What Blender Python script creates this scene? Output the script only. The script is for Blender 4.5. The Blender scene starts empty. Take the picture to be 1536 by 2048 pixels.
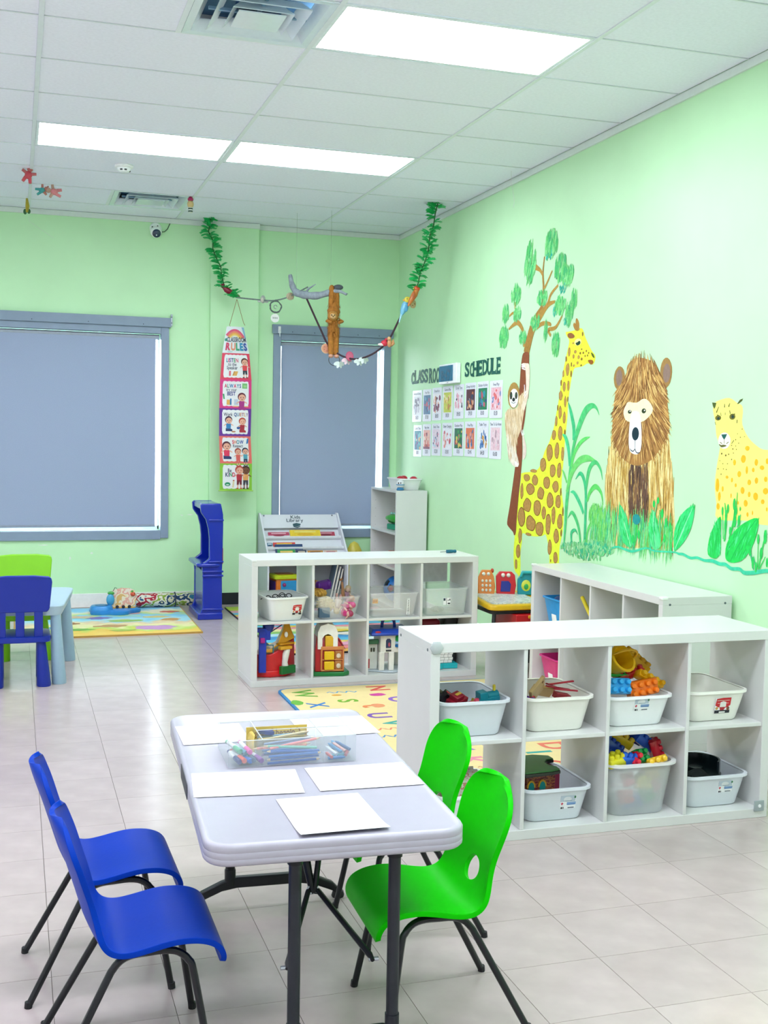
import bpy, bmesh, math, random
from mathutils import Vector, Matrix, Euler
random.seed(7)
SC = bpy.context.scene
COL = SC.collection
R = math.radians
PI = math.pi

# ------------------------------------------------------------------ camera, sky, exposure
cam_d = bpy.data.cameras.new('camera')
cam = bpy.data.objects.new('camera', cam_d)
COL.objects.link(cam)
cam_d.sensor_fit = 'VERTICAL'
cam_d.sensor_height = 24.0
cam_d.sensor_width = 18.0
cam_d.lens = 2286.04 / 2048 * 24.0
cam_d.clip_end = 60
CR = Vector((0.951684, -0.306577, 0.017559)); CU = Vector((0.003777, 0.068862, 0.997619)); CF = Vector((0.307057, 0.949352, -0.066693))
CP = Vector((-3.37634, -10.10635, 1.52664))
cam.matrix_world = Matrix(((CR.x, CU.x, -CF.x, CP.x), (CR.y, CU.y, -CF.y, CP.y), (CR.z, CU.z, -CF.z, CP.z), (0, 0, 0, 1)))
SC.camera = cam
w = bpy.data.worlds.new('overcast_sky'); SC.world = w; w.use_nodes = True
bg = w.node_tree.nodes['Background']
bg.inputs[0].default_value = (0.86, 0.94, 1.0, 1); bg.inputs[1].default_value = 7.0
SC.view_settings.view_transform = 'Standard'
SC.view_settings.look = 'None'
SC.view_settings.exposure = 1.45
SC.view_settings.gamma = 1.0
SC.view_settings.use_curve_mapping = False
SC.cycles.use_denoising = True
SC.cycles.max_bounces = 10
SC.cycles.diffuse_bounces = 6
SC.cycles.transparent_max_bounces = 24
SC.cycles.sample_clamp_indirect = 6.0
LAMP = 7.0     # radiance of the lit ceiling panels

# ------------------------------------------------------------------ materials
def lin(h):
    h = h.lstrip('#'); o = []
    for i in (0, 2, 4):
        c = int(h[i:i + 2], 16) / 255
        o.append(c / 12.92 if c <= .04045 else ((c + .055) / 1.055) ** 2.4)
    return tuple(o) + (1.0,)
_mats = {}
KA = [1.0]     # reflectance of painted and moulded things relative to the colour as photographed under the bright lamps
def M(hexc, rough=.5, var=.06, scale=30., bump=0., metal=0., alpha=1., spec=.5, coat=0., rnd=0., key=''):
    k = (hexc, rough, var, scale, bump, metal, alpha, spec, coat, rnd, key, KA[0])
    if k in _mats: return _mats[k]
    m = bpy.data.materials.new('mat_' + hexc.strip('#')); m.use_nodes = True
    nt = m.node_tree; b = nt.nodes['Principled BSDF']
    b.inputs['Roughness'].default_value = rough
    b.inputs['Metallic'].default_value = metal
    b.inputs['Specular IOR Level'].default_value = spec
    b.inputs['Coat Weight'].default_value = coat
    b.inputs['Coat Roughness'].default_value = .12
    b.inputs['Alpha'].default_value = alpha
    tc = nt.nodes.new('ShaderNodeTexCoord')
    nz = nt.nodes.new('ShaderNodeTexNoise'); nz.inputs['Scale'].default_value = scale; nz.inputs['Detail'].default_value = 3
    nt.links.new(tc.outputs['Object'], nz.inputs['Vector'])
    rp = nt.nodes.new('ShaderNodeValToRGB')
    c = tuple(x * KA[0] for x in lin(hexc))
    rp.color_ramp.elements[0].position = .3; rp.color_ramp.elements[1].position = .7
    rp.color_ramp.elements[0].color = tuple(x * (1 - var) for x in c[:3]) + (1,)
    rp.color_ramp.elements[1].color = tuple(min(1, x * (1 + var)) for x in c[:3]) + (1,)
    nt.links.new(nz.outputs['Fac'], rp.inputs['Fac'])
    out = rp.outputs['Color']
    if rnd:
        oi = nt.nodes.new('ShaderNodeObjectInfo'); hs = nt.nodes.new('ShaderNodeHueSaturation')
        mr = nt.nodes.new('ShaderNodeMapRange'); mr.inputs[3].default_value = 1 - rnd; mr.inputs[4].default_value = 1 + rnd
        nt.links.new(oi.outputs['Random'], mr.inputs[0]); nt.links.new(mr.outputs[0], hs.inputs['Value'])
        nt.links.new(out, hs.inputs['Color']); out = hs.outputs['Color']
    nt.links.new(out, b.inputs['Base Color'])
    if bump:
        bp = nt.nodes.new('ShaderNodeBump'); bp.inputs['Strength'].default_value = bump; bp.inputs['Distance'].default_value = .002
        n2 = nt.nodes.new('ShaderNodeTexNoise'); n2.inputs['Scale'].default_value = scale * 6; n2.inputs['Detail'].default_value = 4
        nt.links.new(tc.outputs['Object'], n2.inputs['Vector'])
        nt.links.new(n2.outputs['Fac'], bp.inputs['Height']); nt.links.new(bp.outputs['Normal'], b.inputs['Normal'])
    _mats[k] = m
    return m
def emit(hexc, s, key):
    m = bpy.data.materials.new(key); m.use_nodes = True
    nt = m.node_tree; b = nt.nodes['Principled BSDF']
    b.inputs['Base Color'].default_value = (.9, .9, .9, 1)
    b.inputs['Emission Color'].default_value = lin(hexc); b.inputs['Emission Strength'].default_value = s
    return m
def ramp_mat(cols, scale=6., rough=.6, stretch=(1, 1, 1), detail=3., const=True, rot=0.):
    m = bpy.data.materials.new('patterned'); m.use_nodes = True
    nt = m.node_tree; b = nt.nodes['Principled BSDF']; b.inputs['Roughness'].default_value = rough
    tc = nt.nodes.new('ShaderNodeTexCoord'); mp = nt.nodes.new('ShaderNodeMapping'); mp.inputs['Scale'].default_value = stretch
    mp.inputs['Rotation'].default_value = (0, 0, rot)
    nz = nt.nodes.new('ShaderNodeTexNoise'); nz.inputs['Scale'].default_value = scale; nz.inputs['Detail'].default_value = detail
    rp = nt.nodes.new('ShaderNodeValToRGB'); cr = rp.color_ramp
    if const: cr.interpolation = 'CONSTANT'
    n = len(cols)
    while len(cr.elements) < n: cr.elements.new(.5)
    for i, c in enumerate(cols):
        cr.elements[i].position = .28 + .44 * i / n if i else 0.
        cr.elements[i].color = tuple(x * KA[0] for x in lin(c)[:3]) + (1,)
    nt.links.new(tc.outputs['Object'], mp.inputs['Vector']); nt.links.new(mp.outputs['Vector'], nz.inputs['Vector'])
    nt.links.new(nz.outputs['Fac'], rp.inputs['Fac']); nt.links.new(rp.outputs['Color'], b.inputs['Base Color'])
    return m

# ------------------------------------------------------------------ geometry helpers
def rect2(w, h, r=0., n=4, cx=0., cy=0.):
    if r <= 0: return [(cx - w / 2, cy - h / 2), (cx + w / 2, cy - h / 2), (cx + w / 2, cy + h / 2), (cx - w / 2, cy + h / 2)]
    r = min(r, w / 2 - 1e-5, h / 2 - 1e-5); p = []
    for sx, sy, a0 in ((1, -1, -90), (1, 1, 0), (-1, 1, 90), (-1, -1, 180)):
        for i in range(n + 1):
            a = R(a0 + 90 * i / n)
            p.append((cx + sx * (w / 2 - r) + r * math.cos(a), cy + sy * (h / 2 - r) + r * math.sin(a)))
    return p
def ell2(cx, cy, rx, ry, n=14, jit=0., rot=0.):
    p = []
    for i in range(n):
        a = 2 * PI * i / n; k = 1 + random.uniform(-jit, jit)
        x, y = rx * k * math.cos(a), ry * k * math.sin(a)
        p.append((cx + x * math.cos(rot) - y * math.sin(rot), cy + x * math.sin(rot) + y * math.cos(rot)))
    return p
class G:
    """collects shapes into one bmesh"""
    def __init__(s): s.bm = bmesh.new(); s.M = Matrix.Identity(4); s.mi = 0
    def v(s, p): return s.bm.verts.new(s.M @ Vector(p))
    def f(s, vs):
        try:
            f = s.bm.faces.new(vs); f.material_index = s.mi; return f
        except ValueError: return None
    def box(s, c, d, rz=0., rot=None, taper=1.):
        r = rot if rot is not None else Euler((0, 0, rz)).to_matrix()
        c = Vector(c); vs = []
        for z in (-1, 1):
            k = taper if z > 0 else 1.
            for x, y in ((-1, -1), (1, -1), (1, 1), (-1, 1)):
                vs.append(s.v(c + r @ Vector((x * d[0] / 2 * k, y * d[1] / 2 * k, z * d[2] / 2))))
        for q in ((0, 3, 2, 1), (4, 5, 6, 7), (0, 1, 5, 4), (1, 2, 6, 5), (2, 3, 7, 6), (3, 0, 4, 7)): s.f([vs[i] for i in q])
        return s
    def b2(s, x0, x1, y0, y1, z0, z1): return s.box(((x0 + x1) / 2, (y0 + y1) / 2, (z0 + z1) / 2), (abs(x1 - x0), abs(y1 - y0), abs(z1 - z0)))
    def loft(s, loops, cap0=True, cap1=True, closed=True):
        rows = [[s.v(p) for p in l] for l in loops]; n = len(rows[0])
        for a, b in zip(rows, rows[1:]):
            for i in range(n if closed else n - 1):
                j = (i + 1) % n; s.f([a[i], a[j], b[j], b[i]])
        if cap0: s.f(rows[0][::-1])
        if cap1: s.f(rows[-1])
        return s
    def prism(s, poly, z0, z1, to=None):
        """polygon in local xy extruded z0..z1; to = function (x,y,z)->point"""
        t = to or (lambda x, y, z: (x, y, z))
        return s.loft([[t(x, y, z0) for x, y in poly], [t(x, y, z1) for x, y in poly]])
    def flat(s, poly, z, to=None):
        t = to or (lambda x, y, z: (x, y, z))
        s.f([s.v(t(x, y, z)) for x, y in poly]); return s
    def tube(s, pts, r, n=8, cap=True, closed=False):
        pts = [Vector(p) for p in pts]; m = len(pts)
        rr = r if isinstance(r, (list, tuple)) else [r] * m
        loops = []; up = Vector((0, 0, 1)); prev = None
        for i, p in enumerate(pts):
            if closed: d = pts[(i + 1) % m] - pts[i - 1]
            else: d = pts[min(i + 1, m - 1)] - pts[max(i - 1, 0)]
            if d.length < 1e-9: d = Vector((0, 0, 1))
            d.normalize()
            if prev is None:
                a = d.cross(up)
                if a.length < .05: a = d.cross(Vector((1, 0, 0)))
            else: a = prev - d * prev.dot(d)
            a.normalize(); prev = a; b = d.cross(a)
            loops.append([p + (a * math.cos(2 * PI * k / n) + b * math.sin(2 * PI * k / n)) * rr[i] for k in range(n)])
        if closed: loops.append(loops[0]); cap = False
        return s.loft(loops, cap, cap)
    def lathe(s, prof, n=16, c=(0, 0, 0), rot=None):
        r = rot if rot is not None else Matrix.Identity(3); c = Vector(c)
        loops = [[c + r @ Vector((max(q, 1e-5) * math.cos(2 * PI * k / n), max(q, 1e-5) * math.sin(2 * PI * k / n), z)) for k in range(n)] for q, z in prof]
        return s.loft(loops)
    def ell(s, c, rad, n=12, m=8, rot=None):
        if not isinstance(rad, (tuple, list)): rad = (rad,) * 3
        r = rot if rot is not None else Matrix.Identity(3); c = Vector(c); loops = []
        for j in range(m + 1):
            t = PI * j / m; q = max(math.sin(t), 1e-3)
            loops.append([c + r @ Vector((rad[0] * q * math.cos(2 * PI * k / n), rad[1] * q * math.sin(2 * PI * k / n), -rad[2] * math.cos(t))) for k in range(n)])
        return s.loft(loops)
    def stroke(s, pts, z, to):
        """flat ribbon through (x,y,halfwidth) points"""
        L = []; m = len(pts)
        for i, (x, y, h) in enumerate(pts):
            a = pts[max(i - 1, 0)]; b = pts[min(i + 1, m - 1)]
            dx, dy = b[0] - a[0], b[1] - a[1]; q = math.hypot(dx, dy) or 1
            nx, ny = -dy / q, dx / q
            L.append((s.v(to(x + nx * h, y + ny * h, z)), s.v(to(x - nx * h, y - ny * h, z))))
        for a, b in zip(L, L[1:]): s.f([a[0], a[1], b[1], b[0]])
        return s
    def mesh(s, name, smooth=40):
        me = bpy.data.meshes.new(name)
        bmesh.ops.recalc_face_normals(s.bm, faces=s.bm.faces)
        s.bm.to_mesh(me); s.bm.free()
        if smooth:
            me.polygons.foreach_set('use_smooth', [True] * len(me.polygons))
            me.set_sharp_from_angle(angle=R(smooth))
        return me
    def out(s, name, mats, parent=None, loc=None, rot=None, bevel=0., smooth=40, seg=2, kind=None):
        me = s.mesh(name, smooth)
        return link(name, me, mats, parent, loc, rot, bevel, seg, kind)
def link(name, me, mats, parent=None, loc=None, rot=None, bevel=0., seg=2, kind=None):
    if mats is not None and not me.materials:
        for m in (mats if isinstance(mats, (list, tuple)) else [mats]): me.materials.append(m)
    o = bpy.data.objects.new(name, me); COL.objects.link(o)
    if parent is not None: o.parent = parent
    if loc is not None: o.location = loc
    if rot is not None: o.rotation_euler = rot
    if bevel:
        b = o.modifiers.new('bevel', 'BEVEL'); b.width = bevel; b.segments = seg; b.limit_method = 'ANGLE'; b.angle_limit = R(35)
    if kind: o['kind'] = kind
    return o
def tag(o, label, cat, group=None):
    o['label'] = label; o['category'] = cat
    if group: o['group'] = group
    return o
def thing(name, label, cat, loc=(0, 0, 0), rz=0., group=None, rot=None):
    o = bpy.data.objects.new(name, None); COL.objects.link(o); o.empty_display_size = .05
    o.location = loc; o.rotation_euler = rot if rot is not None else (0, 0, rz)
    return tag(o, label, cat, group)
def dup(root, loc, rz=None, label=None, rot=None):
    def cp(o, par):
        c = o.copy(); COL.objects.link(c)
        if par is not None: c.parent = par
        for ch in list(kids.get(o.name, ())): cp(ch, c)
        return c
    kids = {}
    def walk(o):
        for ch in o.children: kids.setdefault(o.name, []).append(ch); walk(ch)
    walk(root)
    r = cp(root, None); r.location = loc
    if rz is not None: r.rotation_euler = (0, 0, rz)
    if rot is not None: r.rotation_euler = rot
    if label: r['label'] = label
    return r
def structure(o): o['kind'] = 'structure'; return o

# lettering: each glyph tessellated once from the built-in font, normalised to its own box
_gl = {}
def glyph(ch, bold=.012):
    k = (ch, bold)
    if k in _gl: return _gl[k]
    cu = bpy.data.curves.new('glyph', 'FONT'); cu.body = ch; cu.size = 1; cu.offset = bold; cu.resolution_u = 3
    ob = bpy.data.objects.new('glyph', cu)
    me = bpy.data.meshes.new_from_object(ob)
    vs = [(v.co.x, v.co.y) for v in me.vertices]; fs = [tuple(p.vertices) for p in me.polygons]
    bpy.data.objects.remove(ob); bpy.data.curves.remove(cu); bpy.data.meshes.remove(me)
    x0 = min([v[0] for v in vs], default=0); x1 = max([v[0] for v in vs], default=.25)
    _gl[k] = (vs, fs, x0, x1)
    return _gl[k]
def write(g, text, x, y, size, to, z=0., cols=None, align='C', xs=1., bold=.012, gap=.06):
    """adds the text to builder g in the plane given by to(x,y,z); cols = material index per letter"""
    adv = []; t = 0
    for ch in text:
        if ch == ' ': adv.append((t, None)); t += .3; continue
        vs, fs, a, b = glyph(ch, bold); adv.append((t - a, ch)); t += b - a + gap
    t -= gap
    ox = {'C': -t / 2, 'L': 0, 'R': -t}[align]
    i = 0
    for off, ch in adv:
        if ch is None: continue
        vs, fs, a, b = glyph(ch, bold)
        if cols: g.mi = cols[i % len(cols)]
        i += 1
        vv = [g.v(to(x + (ox + off + px) * size * xs, y + py * size, z)) for px, py in vs]
        for f in fs: g.f([vv[k] for k in f])
    return g
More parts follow.
